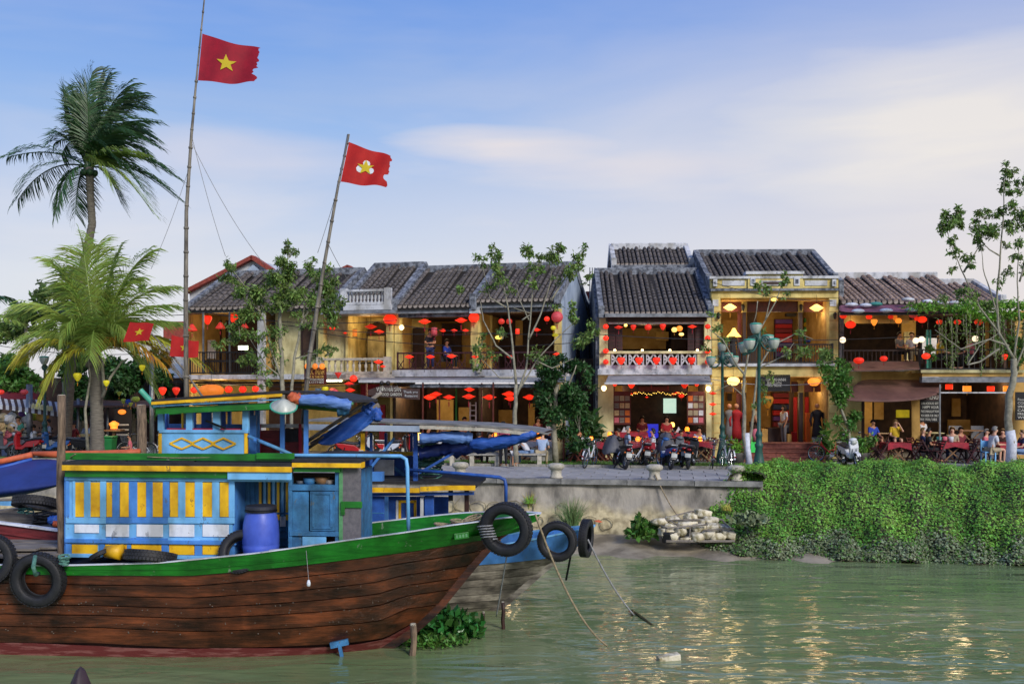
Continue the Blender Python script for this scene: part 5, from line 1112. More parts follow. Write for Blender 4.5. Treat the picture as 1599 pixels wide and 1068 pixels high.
text('BAO KHANH', F, 1212, 593, -.135, .17, 'chalk', sb, 30); text('SILK CLOTH', F, 1209, 598.5, -.135, .14, 'chalk', sb, 22); text('SHOP TAILOR', F, 1209, 602.5, -.135, .12, 'chalk', sb, 22)
# brick steps
st = fthing(F, 'brick_steps', 'three reddish brick steps up to the tailor house', 'steps')
for k in range(4):
    y_ = -1.75+k*.36; z = .19+k*.15
    for j in range(7):
        xa, xb = F.X(1158, -1.5, 715), F.X(1288, -1.5, 715); w_ = (xb-xa)/7
        part('step_slab', MB().box(xa+j*w_+.004, xa+(j+1)*w_-.004, y_, y_+.40 if k < 3 else .3, z-.045, z), M['brick_step'], st, bevel=.012)
    part('step_riser', MB().box(xa+.03, xb-.03, y_+.03, y_+.42 if k < 3 else .3, z-.19 if k else -.05, z-.045), M['brick_step'], st)
# ---- house 5: brown tiles, mauve awning, terrace with lanterns
F = G2.sub(1312); rt = fthing(F, 'shop_house', 'restaurant house with brown tile roof over a lantern lit terrace', 'house'); q = hs(F, rt)
roof(F, rt, 1313, 1512, 472, -.3, 434, 3.2, 22, 'tile_brown', sides=(0, 0), ridge='trim_white'); roof(F, rt, 1512, 1562, 472, .6, 444, 3.4, 6, 'tile_brown', sides=(0, 1), ridge='trim_white', sidem='trim_white')
Fa = F; mb_pts = lambda *a: None
aw = fthing(F, 'awning', 'mauve cloth awning weighed down with white bags under the brown tiles', 'awning')
def cloth(F_, par, rows, m, name, lv=2, th=.02):
    mb = MB(); nc = len(rows[0])
    for r in rows: mb.v += [tuple(F_.loc(a, b, y)) for a, b, y in r]
    for j in range(len(rows)-1):
        for i in range(nc-1): a = j*nc+i; mb.f.append((a, a+1, a+nc+1, a+nc))
    o = part(name, mb, M[m], par, smooth=True); md = o.modifiers.new('s', 'SUBSURF'); md.levels = md.render_levels = lv; md = o.modifiers.new('t', 'SOLIDIFY'); md.thickness = th; return o
cloth(F, aw, [[(1310+k*21, 476+(k % 2)*1.5, -.4) for k in range(10)], [(1310+k*21, 482+(k % 3)*1.2, -1.1) for k in range(10)], [(1310+k*21, 487+(k % 2)*1.5, -1.9) for k in range(10)]], 'awning_mauve', 'awning_cloth')
for k, (x, y) in enumerate(((1330,476),(1352,477),(1368,475),(1418,468),(1450,471),(1472,473),(1492,473),(1340,486),(1384,485),(1424,484))): part('weight_bag', MB().ball(tuple(F.loc(x, y, -1.0 if k < 7 else -1.8)), .2, 8, 6, (1.3, .8, .45)), M['white_paint' if k != 2 else 'c_teal'], aw, smooth=True)
q('awning_beam', 1312, 488, 1445, 492, -1.7, .1, 'black_iron'); q('awning_beam', 1440, 484, 1512, 490, -1.8, .1, 'black_iron'); q('inner_beam', 1312, 492, 1420, 505, .6, .1, 'wall_ochre')
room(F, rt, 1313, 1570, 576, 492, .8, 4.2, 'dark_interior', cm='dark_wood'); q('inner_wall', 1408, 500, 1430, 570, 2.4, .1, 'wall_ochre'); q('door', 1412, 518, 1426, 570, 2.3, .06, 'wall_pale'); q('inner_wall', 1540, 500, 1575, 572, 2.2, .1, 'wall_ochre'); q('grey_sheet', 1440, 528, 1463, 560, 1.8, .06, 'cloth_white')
for a, b in ((1450,1453),(1455,1457)): q('green_post', a-3, 515, b-3, 577, -.9, .07, 'lamp_lid')
q('thin_post', 1449, 495, 1451, 515, -.9, .06, 'metal_dark')
rail(F, rt, 1316, 1440, 546, 566, -.2, 'dark_wood', .16, False, .06); rail(F, rt, 1436, 1590, 545, 577, -.9, 'black_iron', .2, False, .05)
part('tin_canopy', MB().hull8([tuple(F.loc(a,b,y)) for a,b,y in ((1334,580,-1.5),(1436,577,-1.5),(1434,566,-.4),(1326,566,-.4))]+[tuple(F.loc(a,b,y)+Vector((0,0,.04))) for a,b,y in ((1334,580,-1.5),(1436,577,-1.5),(1434,566,-.4),(1326,566,-.4))]), M['awning_brown'], rt)
q('terrace_slab', 1438, 577.5, 1600, 582, -1.0, 1.9, 'wall_pale'); q('terrace_beam', 1440, 582.5, 1600, 588, -.9, .2, 'wall_ochre'); q('gutter', 1440, 588.5, 1600, 597, -1.2, .3, 'gutter_grey')
q('wall_front', 1312, 580, 1345, 716, 0, .25, 'wall_yellow'); q('wall_front', 1345, 580, 1440, 600, 0, .25, 'wall_ochre'); q('wall_window', 1342, 625, 1350, 712, .05, .25, 'dark_interior')
room(F, rt, 1345, 1580, 716, 597, .2, 4.2, 'dark_interior', cm='dark_wood')
for x0_, x1_, y0_, y1_, y, m in ((1350,1362,625,690,3.,'wall_ochre'),(1400,1420,640,652,3.,'silk_lime'),(1365,1380,622,655,3.4,'wall_interior'),(1424,1437,620,692,-.1,'wall_ochre'),(1487,1500,622,650,3.8,'wall_interior'),(1480,1540,655,680,4.0,'wall_interior'),(1550,1556,620,690,2.5,'brick_step')): q('inner_wall', x0_, y0_, x1_, y1_, y, .08, m)  # the lime panel glows: its brightness is put into the material
for x in (1466.5, 1571.5): q('grey_post', x, 612, x+1.8, 700, -1.0, .07, 'metal_grey')
q('shop_bar', 1466, 612, 1573, 614, -1.05, .05, 'trim_white'); q('shop_wall', 1582, 597, 1640, 716, -.1, .3, 'wall_ochre'); q('low_wall', 1425, 692, 1580, 716, 0, .2, 'grey_board')
# brown street awning
aw = fthing(F, 'awning', 'dark brown cloth awning over the cafe tables on the right', 'awning')
cloth(F, aw, [[(1345,592,-.1),(1378,594,-.1),(1410,593,-.1),(1440,594,-.1),(1474,597,-.3)], [(1333,604,-1.0),(1370,607,-1.0),(1405,608,-1.1),(1440,608,-1.0),(1470,606,-1.0)], [(1312,619,-2.0),(1360,622,-2.2),(1400,623,-2.2),(1440,620,-2.1),(1466,615,-1.9)], [(1314,626,-2.05),(1360,628,-2.25),(1400,628,-2.25),(1440,624,-2.15),(1452,620,-2.0)]], 'awning_brown', 'awning_cloth')
q2 = hs(F, aw); q2('awning_pole', 1467, 600, 1469, 690, -1.9, .05, 'metal_grey')
# chalk menu boards
bd = fthing(F, 'menu_board', 'black menu board with white lettering under the end of the brown awning', 'sign'); q2 = hs(F, bd); q2('board', 1437, 625, 1467, 659, -1.2, .05, 'board_black'); q2('board', 1437, 616, 1467, 625.5, -1.19, .04, 'board_brown')
text('MENU', F, 1456, 621, -1.22, .18, 'chalk', bd, 18); text('DELICIOUS SET', F, 1452, 630, -1.22, .12, 'chalk', bd, 27); text('HAPPY HOUR', F, 1453, 636, -1.22, .15, 'chalk', bd, 25); text('FREE DRAUGHT FOR', F, 1452, 642.5, -1.22, .13, 'chalk', bd, 28); text('YOU BEER FOR ONLY', F, 1452, 649, -1.22, .13, 'chalk', bd, 28); text('FREE  POOL TABLE', F, 1450, 655, -1.22, .13, 'chalk', bd, 26)
bd = fthing(F, 'menu_board', 'dark board with white lettering at the right edge behind the white painted trunk', 'sign'); q2 = hs(F, bd); q2('board', 1586, 612, 1632, 656, -1.0, .05, 'board_black')
for k, s_ in enumerate(('Food & drink', 'COFFEE TEA', 'SPRING ROLLS', 'CAO LAU', 'FRESH BEER', 'WIFI FREE')): text(s_, F, 1606, 624+k*5.6, -1.02, .14, 'chalk', bd, 34)
# hanging shop signs in the left row
F = G1.sub(584); bd = fthing(F, 'restaurant_sign', 'arched brown seafood garden sign over the entrance of the left row', 'sign')
pl = [(575,617),(575,609),(592,603),(604,601),(618,603),(628,607),(655,607),(655,624),(640,623),(620,621),(600,620)]
prism_px(F, bd, 'board', pl, -2.3, .06, 'board_brown')
text('VƯỜN HẢI SẢN', F, 607, 608.5, -2.33, .24, 'chalk', bd, 38); text('SEAFOOD GARDEN', F, 607, 616, -2.33, .17, 'chalk', bd, 40); text('Thank you', F, 641, 612, -2.33, .15, 'trim_white', bd, 22); text('Restaurant', F, 642, 618, -2.33, .15, 'trim_white', bd, 20)
for x in (596, 606): part('sign_lamp', MB().ball(tuple(F.loc(x, 598, -2.3)), .09, 8, 6), M['black_iron'], bd)
F = G1.sub(490); bd = fthing(F, 'shop_sign', 'brown sign with gold letters hanging behind the leaning flagpole', 'sign'); q2 = hs(F, bd); q2('board', 475, 574, 509, 600, -2.2, .06, 'board_red')
text('PHÚC THỊNH', F, 492, 581, -2.23, .32, 'gold_letters', bd, 28); text('SILK & TAILOR', F, 492, 588.5, -2.23, .15, 'gold_letters', bd, 27); text('CUSTOM MADE', F, 492, 593, -2.23, .12, 'chalk', bd, 27); text('CLOTHES', F, 492, 597, -2.23, .11, 'chalk', bd, 27)
for x in (480, 492, 503): part('sign_lamp', MB().ball(tuple(F.loc(x, 572, -2.3)), .12, 8, 6), M['silk_orange'], bd)
part('sign_bracket', MB().bar(F.loc(475, 575, -2.2), F.loc(475, 560, -.9), .04), M['black_iron'], bd)
# red roof bits behind and the alley
rb = fthing(G2.sub(905), 'back_house', 'dark narrow house wall closing the alley between the two rows', 'building'); q = hs(G2.sub(905), rb); q('wall', 876, 500, 950, 716, 7, 2, 'parapet_grey'); q('wall_dark', 900, 560, 936, 716, 2.2, .3, 'dark_interior'); q('red_roof', 915, 455, 945, 500, 9, .4, 'tile_red'); q('drain_pipe', 928, 500, 932, 716, .5, .1, 'metal_dark')
mb = MB()
for x in (921, 925, 929): mb.bar(G2.sub(905).loc(x, 500, 8.8), G2.sub(905).loc(x, 418, 8.8), .05)
part('roof_scaffold', mb, M['metal_grey'], rb)['kind'] = 'stuff'
rb = fthing(G2.sub(1560), 'back_building', 'pale distant building at the right edge behind the vines', 'building'); q = hs(G2.sub(1560), rb); q('wall', 1585, 485, 1760, 716, 1.5, 8, 'wall_ochre'); q('wall', 1560, 500, 1590, 716, 5, 3, 'wall_interior'); q('window', 1600, 520, 1620, 560, 1.4, .1, 'dark_interior')
rb = thing('back_house', 'house with red tile roof and dark shop front behind the left trees', 'house', P(240, 712, 50)); 
def wbox(rt_, name, x0_, y0_, x1_, y1_, Y, d, m):
    a, b = P(x0_, y1_, Y)-rt_.location, P(x1_, y0_, Y)-rt_.location; return part(name, MB().box(a.x, b.x, a.y, a.y+d, a.z, b.z), M[m], rt_)
wbox(rb, 'wall', 245, 530, 295, 712, 50, 4, 'wall_white'); wbox(rb, 'roof', 255, 502, 300, 530, 50.5, 3, 'tile_red'); wbox(rb, 'balcony_cloth', 262, 568, 284, 592, 49.8, .1, 'c_paleblue'); wbox(rb, 'shop_front', -150, 590, 288, 716, 48, 4, 'dark_interior'); wbox(rb, 'side_awning', 262, 594, 296, 598, 44, .8, 'metal_dark')
# warm light from the lit rooms
for a in ((345,500,43.0,28),(340,603,42.9,40),(515,602,42.2,25),(575,510,42.0,40),(625,508,41.0,28),(700,515,41.5,25),(805,510,40.6,22),(640,612,41.6,40),(690,618,41.6,22),(800,620,41.2,22),(1010,520,41.5,35),(965,608,40.2,30),(1030,615,41.5,40),(1088,608,40.0,30),(1140,490,40.6,48),(1276,490,40.6,48),(1205,500,41.8,40),(1145,605,40.8,38),(1271,606,40.8,38),(1205,625,42,30),(1330,505,40.3,30),(1375,500,40.6,40),(1430,505,40.4,40),(1495,505,40.4,25),(1490,605,40.4,35),(1555,605,40.3,30),(1380,640,41.5,25)): bulb(*a)
# ------------------------------------------------------------------ vegetation
def np_leaves(name, pts, size, m, parent=None, asp=.5, nrm=None, nj=.8, down=0., kind=None, cup=0):
    pts = np.asarray(pts, float); n = len(pts); rs = np.random.RandomState(len(pts)+int(size*1000))
    a = rs.normal(size=(n, 3)); 
    if nrm is not None: a = np.asarray(nrm)+a*nj
    a /= np.linalg.norm(a, axis=1)[:, None]+1e-9
    b = rs.normal(size=(n, 3)); b[:, 2] -= down; b -= a*np.sum(a*b, 1)[:, None]; b /= np.linalg.norm(b, axis=1)[:, None]+1e-9
    c = np.cross(a, b); s = (size*rs.uniform(.6, 1.3, n))[:, None]
    tip = pts+b*s; base = pts-b*s*.1; l = pts+b*s*.4+c*s*asp*.5+a*s*.12; r = pts+b*s*.4-c*s*asp*.5+a*s*.12
    v = np.stack([base, l, tip, r], 1).reshape(-1, 3)
    me = bpy.data.meshes.new(name); me.vertices.add(4*n); me.vertices.foreach_set('co', v.ravel()); me.loops.add(4*n); me.loops.foreach_set('vertex_index', np.arange(4*n))
    me.polygons.add(n); me.polygons.foreach_set('loop_start', np.arange(n)*4); me.polygons.foreach_set('loop_total', np.full(n, 4)); me.update(calc_edges=True); me.materials.append(M[m])
    o = put(name, me, parent); 
    if kind: o['kind'] = kind
    return o
def blob(c, r, n, seed, hollow=.5):
    rs = np.random.RandomState(seed); d = rs.normal(size=(n, 3)); d /= np.linalg.norm(d, axis=1)[:, None]; q = rs.uniform(hollow, 1, n)**.7
    k = 1+.25*np.sin(d[:, 0]*5+seed)*np.cos(d[:, 2]*4+seed)
    return np.asarray(c)+d*(q*k)[:, None]*np.asarray(r)
def tree(label, base, branches, clumps, Y, m, bark, leaf=.16, dens=1., rdep=.8, cat='tree', name='street_tree', white=None, asp=.45, down=1.0, sub=5):
    b0 = P(base[0], base[1], Y); t = thing(name, label, cat, b0); tk = MB(); S_ = Y/FPX
    for i, br in enumerate(branches):
        pts = [P(p[0], p[1], Y+(p[2] if len(p) > 2 else 0))-b0 for p in br[1]]; r0, r1 = br[0]; n = len(pts)
        fine = []; 
        for a, b in zip(pts, pts[1:]): fine += [a.lerp(b, k/4)+Vector((random.uniform(-1,1), random.uniform(-1,1), 0))*r0*.25*(1 if fine else 0) for k in range(4)]
        fine.append(pts[-1]); nf = len(fine); rs = [r0+(r1-r0)*k/(nf-1) for k in range(nf)]
        o = part('trunk' if i == 0 else 'limb', MB().tube(fine, rs, 8), M[bark], t, smooth=True)
    if white: part('whitewash', MB().tube([P(a, b, Y)-b0 for a, b, _ in white], [c for _, _, c in white], 10), M['lime_wash'], t, smooth=True)
    allp = []; tw = MB()
    for i, c in enumerate(clumps):
        px_, py_, rx, ry, k = c[:5]; dy = c[5] if len(c) > 5 else 0
        ctr = P(px_, py_, Y+dy+random.uniform(-.3,.3))-b0; n = int(rx*ry*.9*k*dens)
        for j in range(sub):
            sc = np.array([rx*S_, min(rx, ry)*S_*rdep, ry*S_]); cc = np.array(ctr)+np.random.normal(size=3)*sc*.55
            allp.append(blob(cc, sc*.62, max(6, int(n*1.5/sub)), i*7+j, .05))
            tw.tube([tuple(np.array(ctr)+np.array([0, 0, -ry*S_*.8])), tuple(cc)], [.012, .004], 4)
    np_leaves('foliage', np.concatenate(allp), leaf, m, t, asp=asp, down=down)
    o = part('twigs', tw, M[bark], t); o['kind'] = 'stuff'
    return t
tree('bushy street tree with moss standing before the leftmost house', (441,716), [((.10,.05),[(441,716),(443,640),(440,570),(437,500),(440,455)]),((.07,.03),[(455,716),(455,620),(460,560),(472,500),(480,460)]),((.05,.02),[(443,600),(425,550),(412,500),(398,470)]),((.04,.015),[(437,500),(446,440),(450,400)]),((.04,.015),[(472,500),(500,460),(515,440)]),((.03,.01),[(412,500),(385,450),(362,420)]),((.03,.01),[(441,590),(415,570),(385,520)]),((.03,.01),[(460,560),(480,555),(505,550)])],
    [(356,413,8,8,1),(362,432,13,12,1),(374,450,14,12,1),(392,466,18,14,1),(415,455,18,16,1),(432,438,24,18,1),(440,410,13,14,1.1),(452,392,11,12,1.2),(450,425,16,14,1),(398,485,20,12,1),(425,480,26,16,1),(455,470,22,18,.8),(478,455,16,16,1),(492,428,20,16,1),(486,415,10,10,1),(512,452,22,20,1),(524,470,16,14,1),(506,488,20,12,.9),(478,495,18,10,.7),(375,515,20,12,1),(362,525,12,10,.9),(400,520,16,10,.6),(392,552,14,16,1),(405,565,12,12,.8),(418,595,8,10,.8),(520,505,12,8,.8),(512,548,16,8,.8),(487,553,14,6,.6),(440,520,22,16,.4),(425,550,20,20,.35),(340,540,8,10,.6)],
    35.5, 'leaf_street', 'bark_pale', .145, 1.05, asp=.42)
tree('bare branched street tree with sparse leaves at the end of the left row', (806,722), [((.095,.06),[(806,722),(803,660),(806,600)]),((.05,.015),[(806,600),(800,540),(793,480),(783,430)]),((.045,.012),[(806,620),(822,575),(826,520),(832,450),(833,410)]),((.035,.01),[(826,530),(845,490),(860,440),(862,410)]),((.035,.01),[(810,610),(840,560),(868,530),(905,495)]),((.04,.01),[(860,470),(885,430),(906,405)]),((.04,.01),[(800,560),(775,540),(755,500),(750,470)]),((.03,.01),[(800,590),(780,590),(752,560)]),((.03,.01),[(815,500),(830,490),(800,480)]),((.03,.008),[(790,480),(765,465),(752,410)]),((.03,.01),[(830,560),(862,575),(895,560)]),((.025,.008),[(826,500),(812,470),(805,440)])],
    [(750,402,10,5,1.3),(753,412,5,6,1),(775,395,9,12,1.3),(782,412,12,12,1.2),(778,433,14,10,.9),(828,392,12,10,1.2),(838,405,18,14,1.1),(862,400,13,16,1.1),(872,388,8,8,1.2),(905,392,9,12,1.3),(900,410,10,8,1.2),(895,425,16,12,1),(916,432,8,8,1),(832,440,12,10,.6),(800,450,9,8,.7),(765,450,12,8,.7),(870,440,8,7,.6),(752,530,10,12,.9),(760,550,12,12,.9),(742,572,8,8,.8),(785,520,8,12,.6),(893,482,10,12,1),(898,500,8,10,1),(905,530,20,12,.8),(930,515,14,12,.8),(862,480,10,6,.6),(840,560,20,12,.5),(720,452,8,8,.8)],
    34.8, 'leaf_street', 'bark_pale', .135, 1.0)
tree('dense dark green bushy tree hiding the corner of the left row', (868,722), [((.12,.08),[(868,722),(864,660),(870,600)]),((.06,.02),[(866,660),(885,610),(900,570)]),((.06,.02),[(866,650),(848,600),(840,570)])],
    [(868,600,24,20,1.3),(890,618,22,20,1.3),(852,617,20,22,1.2),(880,640,34,26,1.4),(905,650,20,30,1.3),(845,580,16,14,1.1),(915,590,12,16,1),(890,572,20,10,1.2),(900,685,22,18,1.2),(872,566,14,8,1)], 36.8, 'leaf_dark', 'bark_pale', .17, 1.3, rdep=1.2, name='bushy_tree', down=.3)
tree('slim young tree with whitewashed forked foot beside the green lamp post', (1166,722), [((.09,.045),[(1168,722),(1162,680),(1161,620),(1163,580)]),((.06,.03),[(1169,700),(1173,672),(1179,620),(1182,578)]),((.04,.012),[(1162,590),(1170,545),(1195,500),(1203,465)]),((.04,.012),[(1163,585),(1150,570),(1128,530),(1108,515)]),((.035,.01),[(1182,578),(1205,540),(1245,520),(1270,530)]),((.03,.008),[(1195,500),(1212,470),(1222,440)]),((.03,.01),[(1185,575),(1225,555),(1240,535)]),((.02,.008),[(1163,620),(1140,600),(1115,612)]),((.02,.006),[(1183,470),(1181,490),(1175,510)])],
    [(1192,445,13,6,.9),(1197,455,6,6,.9),(1222,430,8,7,.9),(1225,440,8,6,.9),(1228,458,4,4,1),(1118,510,12,6,.8),(1108,490,8,5,.8),(1130,532,10,7,.7),(1193,515,6,5,.7),(1196,588,8,7,.8),(1190,605,8,8,.9),(1195,625,6,6,.7),(1255,548,12,8,.7),(1228,553,8,8,.7),(1248,520,6,8,.7),(1281,552,18,14,.8),(1180,630,5,5,.6),(1098,538,8,8,.6)],
    34.5, 'leaf_street', 'bark_pale', .15, .8, white=[(1170,724,.125),(1167,700,.105),(1166,676,.1)])
tree('tall sparse street tree with white painted trunk at the right edge', (1578,722), [((.15,.10),[(1578,724),(1580,690),(1573,655),(1577,620),(1583,590),(1583,560)]),((.055,.012),[(1583,560),(1560,520),(1556,470),(1562,400),(1567,330),(1568,275)]),((.032,.008),[(1560,500),(1548,460),(1535,420),(1533,385)]),((.035,.008),[(1560,520),(1530,480),(1505,430),(1488,390),(1478,360)]),((.04,.01),[(1505,425),(1520,400),(1532,380)]),((.04,.01),[(1583,560),(1592,500),(1588,440),(1592,370)]),((.04,.01),[(1575,540),(1545,530),(1500,545),(1460,515)]),((.04,.01),[(1560,545),(1530,565),(1510,570),(1530,540),(1560,520)]),((.04,.01),[(1583,580),(1600,540),(1625,500)]),((.035,.01),[(1592,440),(1610,380),(1612,330)]),((.03,.01),[(1562,400),(1545,390),(1530,375)])],
    [(1473,350,13,16,1.2),(1482,338,10,10,1.2),(1496,330,8,8,1.2),(1499,345,8,14,1.2),(1484,375,8,10,.9),(1492,392,10,7,1),(1513,408,9,9,1.3),(1486,420,6,6,1),(1528,350,14,10,1.2),(1540,362,16,16,1.1),(1535,335,14,8,1.1),(1526,375,10,12,1.1),(1566,330,10,8,1),(1572,262,9,9,1.2),(1565,285,9,10,1),(1582,270,9,7,1.1),(1575,300,9,8,.9),(1592,290,10,12,1.2),(1585,322,12,9,1.1),(1595,335,10,12,1),(1578,355,12,12,1),(1592,375,10,8,.9),(1570,380,6,6,.9),(1590,400,10,8,.9),(1605,350,12,20,1),(1572,425,8,8,.8),(1560,438,8,6,.8),(1598,420,6,8,.8),(1498,455,14,8,.8),(1475,465,10,8,.7),(1520,460,12,10,.6),(1545,475,14,10,.7)],
    34.0, 'leaf_street', 'bark_pale', .135, 1.05, white=[(1578,725,.175),(1580,692,.165),(1577,672,.155)])
tree('small leafy tree leaning beside the yellow house column and white scooter', (1330,722), [((.06,.04),[(1330,722),(1325,670),(1312,635),(1300,600)]),((.03,.01),[(1314,640),(1325,610),(1322,590)])],
    [(1296,578,16,14,1.1),(1302,600,20,18,1.2),(1320,600,18,18,1.2),(1312,622,16,12,1.1),(1288,560,10,8,.9),(1318,575,12,10,1.1),(1320,660,12,16,.9),(1335,650,12,14,1),(1340,690,16,18,1),(1318,690,12,12,.8)], 36.6, 'leaf_mid', 'bark_pale', .15, 1.2, down=.4, name='small_tree')
# vines over the terrace of the right house
vn = thing('climbing_vine', 'bright climbing vine spread over the terrace roof at the right', 'vine', P(1520,490,38)); b0 = P(1520,490,38)
pp = [blob(P(x, y+random.uniform(-4,4), 37.8)-b0, (.45,.45,.2), 95, int(x), .1) for x in range(1425, 1660, 8) for y in ((482,) if x < 1500 else (478, 492))]
np_leaves('foliage', np.concatenate(pp), .13, 'leaf_bright', vn, down=.4)
pp = []; mb = MB(); random.seed(21)
for k in range(40):
    x = random.uniform(1465, 1640); ln = random.uniform(20, 85); y0 = random.uniform(488, 505); yy = random.uniform(-.6,.8); a, b = P(x, y0, 37.6+yy)-b0, P(x+random.uniform(-5,5), y0+ln, 37.6+yy)-b0
    mb.tube([a, b], .012, 4); n_ = int(ln*.8); pp.append(np.array([a.lerp(b, j/n_)+Vector(np.random.normal(size=3)*.05) for j in range(n_)]))
np_leaves('hanging_leaves', np.concatenate(pp), .11, 'leaf_street', vn, down=2.5); part('vine_stems', mb, M['bark_pale'], vn)['kind'] = 'stuff'
for k, (x, y, n_, lb) in enumerate(((1586,540,40,'green potted shrub mass on the terrace behind the tall trunk'),(1452,545,9,'small leafy plant on the terrace rail by the green post'))):
    t = thing('shrub', lb, 'plant', P(x, y, 38.2)); np_leaves('foliage', np.concatenate([blob((0,0,0), (.015*n_,.3,.012*n_), n_*12, k), blob((.1,0,-.3), (.012*n_,.3,.012*n_), n_*8, k+5)]), .14, 'leaf_mid', t)
# hanging moss and fern pots on house 4's rail
for k, x in enumerate((1228, 1252, 1266)):
    t = thing('rail_plant', ['trailing plant at the left of the tailor house balcony rail','trailing plant in the middle of the tailor house balcony rail','trailing plant at the right of the tailor house balcony rail'][k], 'plant', P(x, 545, 39.4)); np_leaves('foliage', blob((0,0,-.1), (.2,.15,.22), 60, k), .11, 'leaf_street', t, down=1.5)
# left background trees
def mass(label, cl, Y, m, leaf=.24, dens=.6, seed=0, trunk=None, name='leafy_tree'):
    b0 = P(cl[0][0], 716, Y); t = thing(name, label, 'tree', b0); pp = []; S_ = Y/FPX; random.seed(seed)
    for i, (x, y, rx, ry) in enumerate(cl):
        for j in range(9):
            c = P(x+random.uniform(-.62,.62)*rx, y+random.uniform(-.62,.62)*ry, Y+random.uniform(-.8,.8))-b0; r_ = min(rx, ry)*S_*random.uniform(.35,.55)
            pp.append(blob(c, (r_, r_, r_*.8), int(rx*ry*.16*dens), seed*50+i*9+j, .55))
    np_leaves('crown', np.concatenate(pp), leaf, m, t, asp=.5, down=.4)
    tp = trunk or [(cl[0][0], 716), (cl[0][0]+4, 640), (cl[0][0], cl[0][1])]
    part('trunk', MB().tube([P(a, b, Y)-b0 for a, b in tp], [.2]+[.14]*(len(tp)-2)+[.07], 8), M['bark_pale'], t, smooth=True); return t
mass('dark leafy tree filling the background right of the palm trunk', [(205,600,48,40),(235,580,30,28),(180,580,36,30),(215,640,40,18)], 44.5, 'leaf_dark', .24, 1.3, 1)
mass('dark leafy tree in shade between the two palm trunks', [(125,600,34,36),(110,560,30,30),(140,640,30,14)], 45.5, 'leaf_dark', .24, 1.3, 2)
mass('bright green leafy tree low at the left edge of the picture', [(18,580,38,28),(8,612,30,16),(45,592,18,16)], 42.5, 'leaf_mid', .22, 1.2, 3)
mass('grey green tree crown rising behind the left edge', [(40,505,40,26),(10,520,36,26),(75,470,26,22),(30,478,14,8),(62,445,8,6)], 47, 'leaf_street', .22, .8, 4)
mass('far dark tree crown behind the green palm', [(98,470,24,34),(120,440,14,22),(85,520,30,26),(165,500,36,30),(222,445,6,8)], 48, 'leaf_street', .22, .8, 5)
mass('dark tree behind the small red flags', [(250,560,18,26),(262,600,14,20)], 46, 'leaf_dark', .22, 1., 6)
# palms
def frond(par, o0, p0, p1, p2, n, ll, m, wind=(0,0,0), droop=.5, wid=.047, spread=70):
    mb = MB(); p0, p1, p2 = (Vector(p) for p in (p0, p1, p2)); pts = [p0*(1-t)**2+p1*2*t*(1-t)+p2*t*t for t in [i/14 for i in range(15)]]
    mb.tube(pts, [.035*(1-i/15)+.008 for i in range(15)], 5)
    for i in range(n):
        t = .12+.88*(i+.5)/n; p = p0*(1-t)**2+p1*2*t*(1-t)+p2*t*t; tg = ((p1-p0)*(1-t)+(p2-p1)*t).normalized()
        side = tg.cross(Vector((0,0,1))); side = side.normalized() if side.length > .15 else Vector((1,0,0)); up = side.cross(tg)
        L_ = ll*(math.sin(min(1, t*1.15)*math.pi*.86)+.28)*random.uniform(.8, 1.1)
        for s in (-1, 1):
            a = R(spread-38*t)*random.uniform(.9, 1.1); d = (tg*math.cos(a)+side*s*math.sin(a)+up*.25).normalized()
            q = [p]; cur = p.copy(); dd = d.copy()
            for k in range(3):
                dd = (dd+Vector((0,0,-droop*(k+.6)*.5))+Vector(wind)*.35+Vector(np.random.normal(size=3)*.05)).normalized(); cur = cur+dd*L_/3; q.append(cur.copy())
            wv = dd.cross(up).normalized()*wid if dd.cross(up).length > .1 else tg*wid; wv = (tg*.7+up*.3).normalized()*wid/2
            b = len(mb.v); mb.v += [q[0]-wv*.6, q[0]+wv*.6, q[1]-wv, q[1]+wv, q[2]-wv*.8, q[2]+wv*.8, q[3]]; mb.f += [(b,b+1,b+3,b+2),(b+2,b+3,b+5,b+4),(b+4,b+5,b+6)]
    return part('frond', mb, M[m], par)
def palm(label, base, trunk, rs, crown, fr, Y, ll, wind, droop, n=44, group=None):
    b0 = P(base[0], base[1], Y); t = thing('coconut_palm', label, 'palm tree', b0); q = [P(a, b, Y+d)-b0 for a, b, d in trunk]; fine = []; rr = []
    for i in range(len(q)-1):
        for k in range(14): fine.append(q[i].lerp(q[i+1], k/14)); rr.append((rs[i]+(rs[i+1]-rs[i])*k/14)*(1.05 if k % 2 else .97))
    fine.append(q[-1]); rr.append(rs[-1]); part('trunk', MB().tube(fine, rr, 12), M['bark_palm'], t, smooth=True)
    c = P(crown[0], crown[1], Y)-b0
    for k, (cx_, cy_, tx, ty, dz, m) in enumerate(fr):
        frond(t, b0, c+Vector((random.uniform(-.1,.1), random.uniform(-.1,.1), 0)), P(cx_, cy_, Y+dz*.6)-b0, P(tx, ty, Y+dz)-b0, n, ll, m, wind, droop)
    for k in range(6):
        a = k*1.05; part('coconut' if Y > 37 else 'leaf_base', MB().ball((c.x+.24*math.cos(a), c.y+.24*math.sin(a), c.z-.22), .13, 8, 6), M['palm_dark' if Y > 37 else 'bark_palm'], t, smooth=True)
    return t
random.seed(9)
D, L_, Y_, A_ = 'palm_dark', 'palm_light', 'palm_yellow', 'palm_amber'
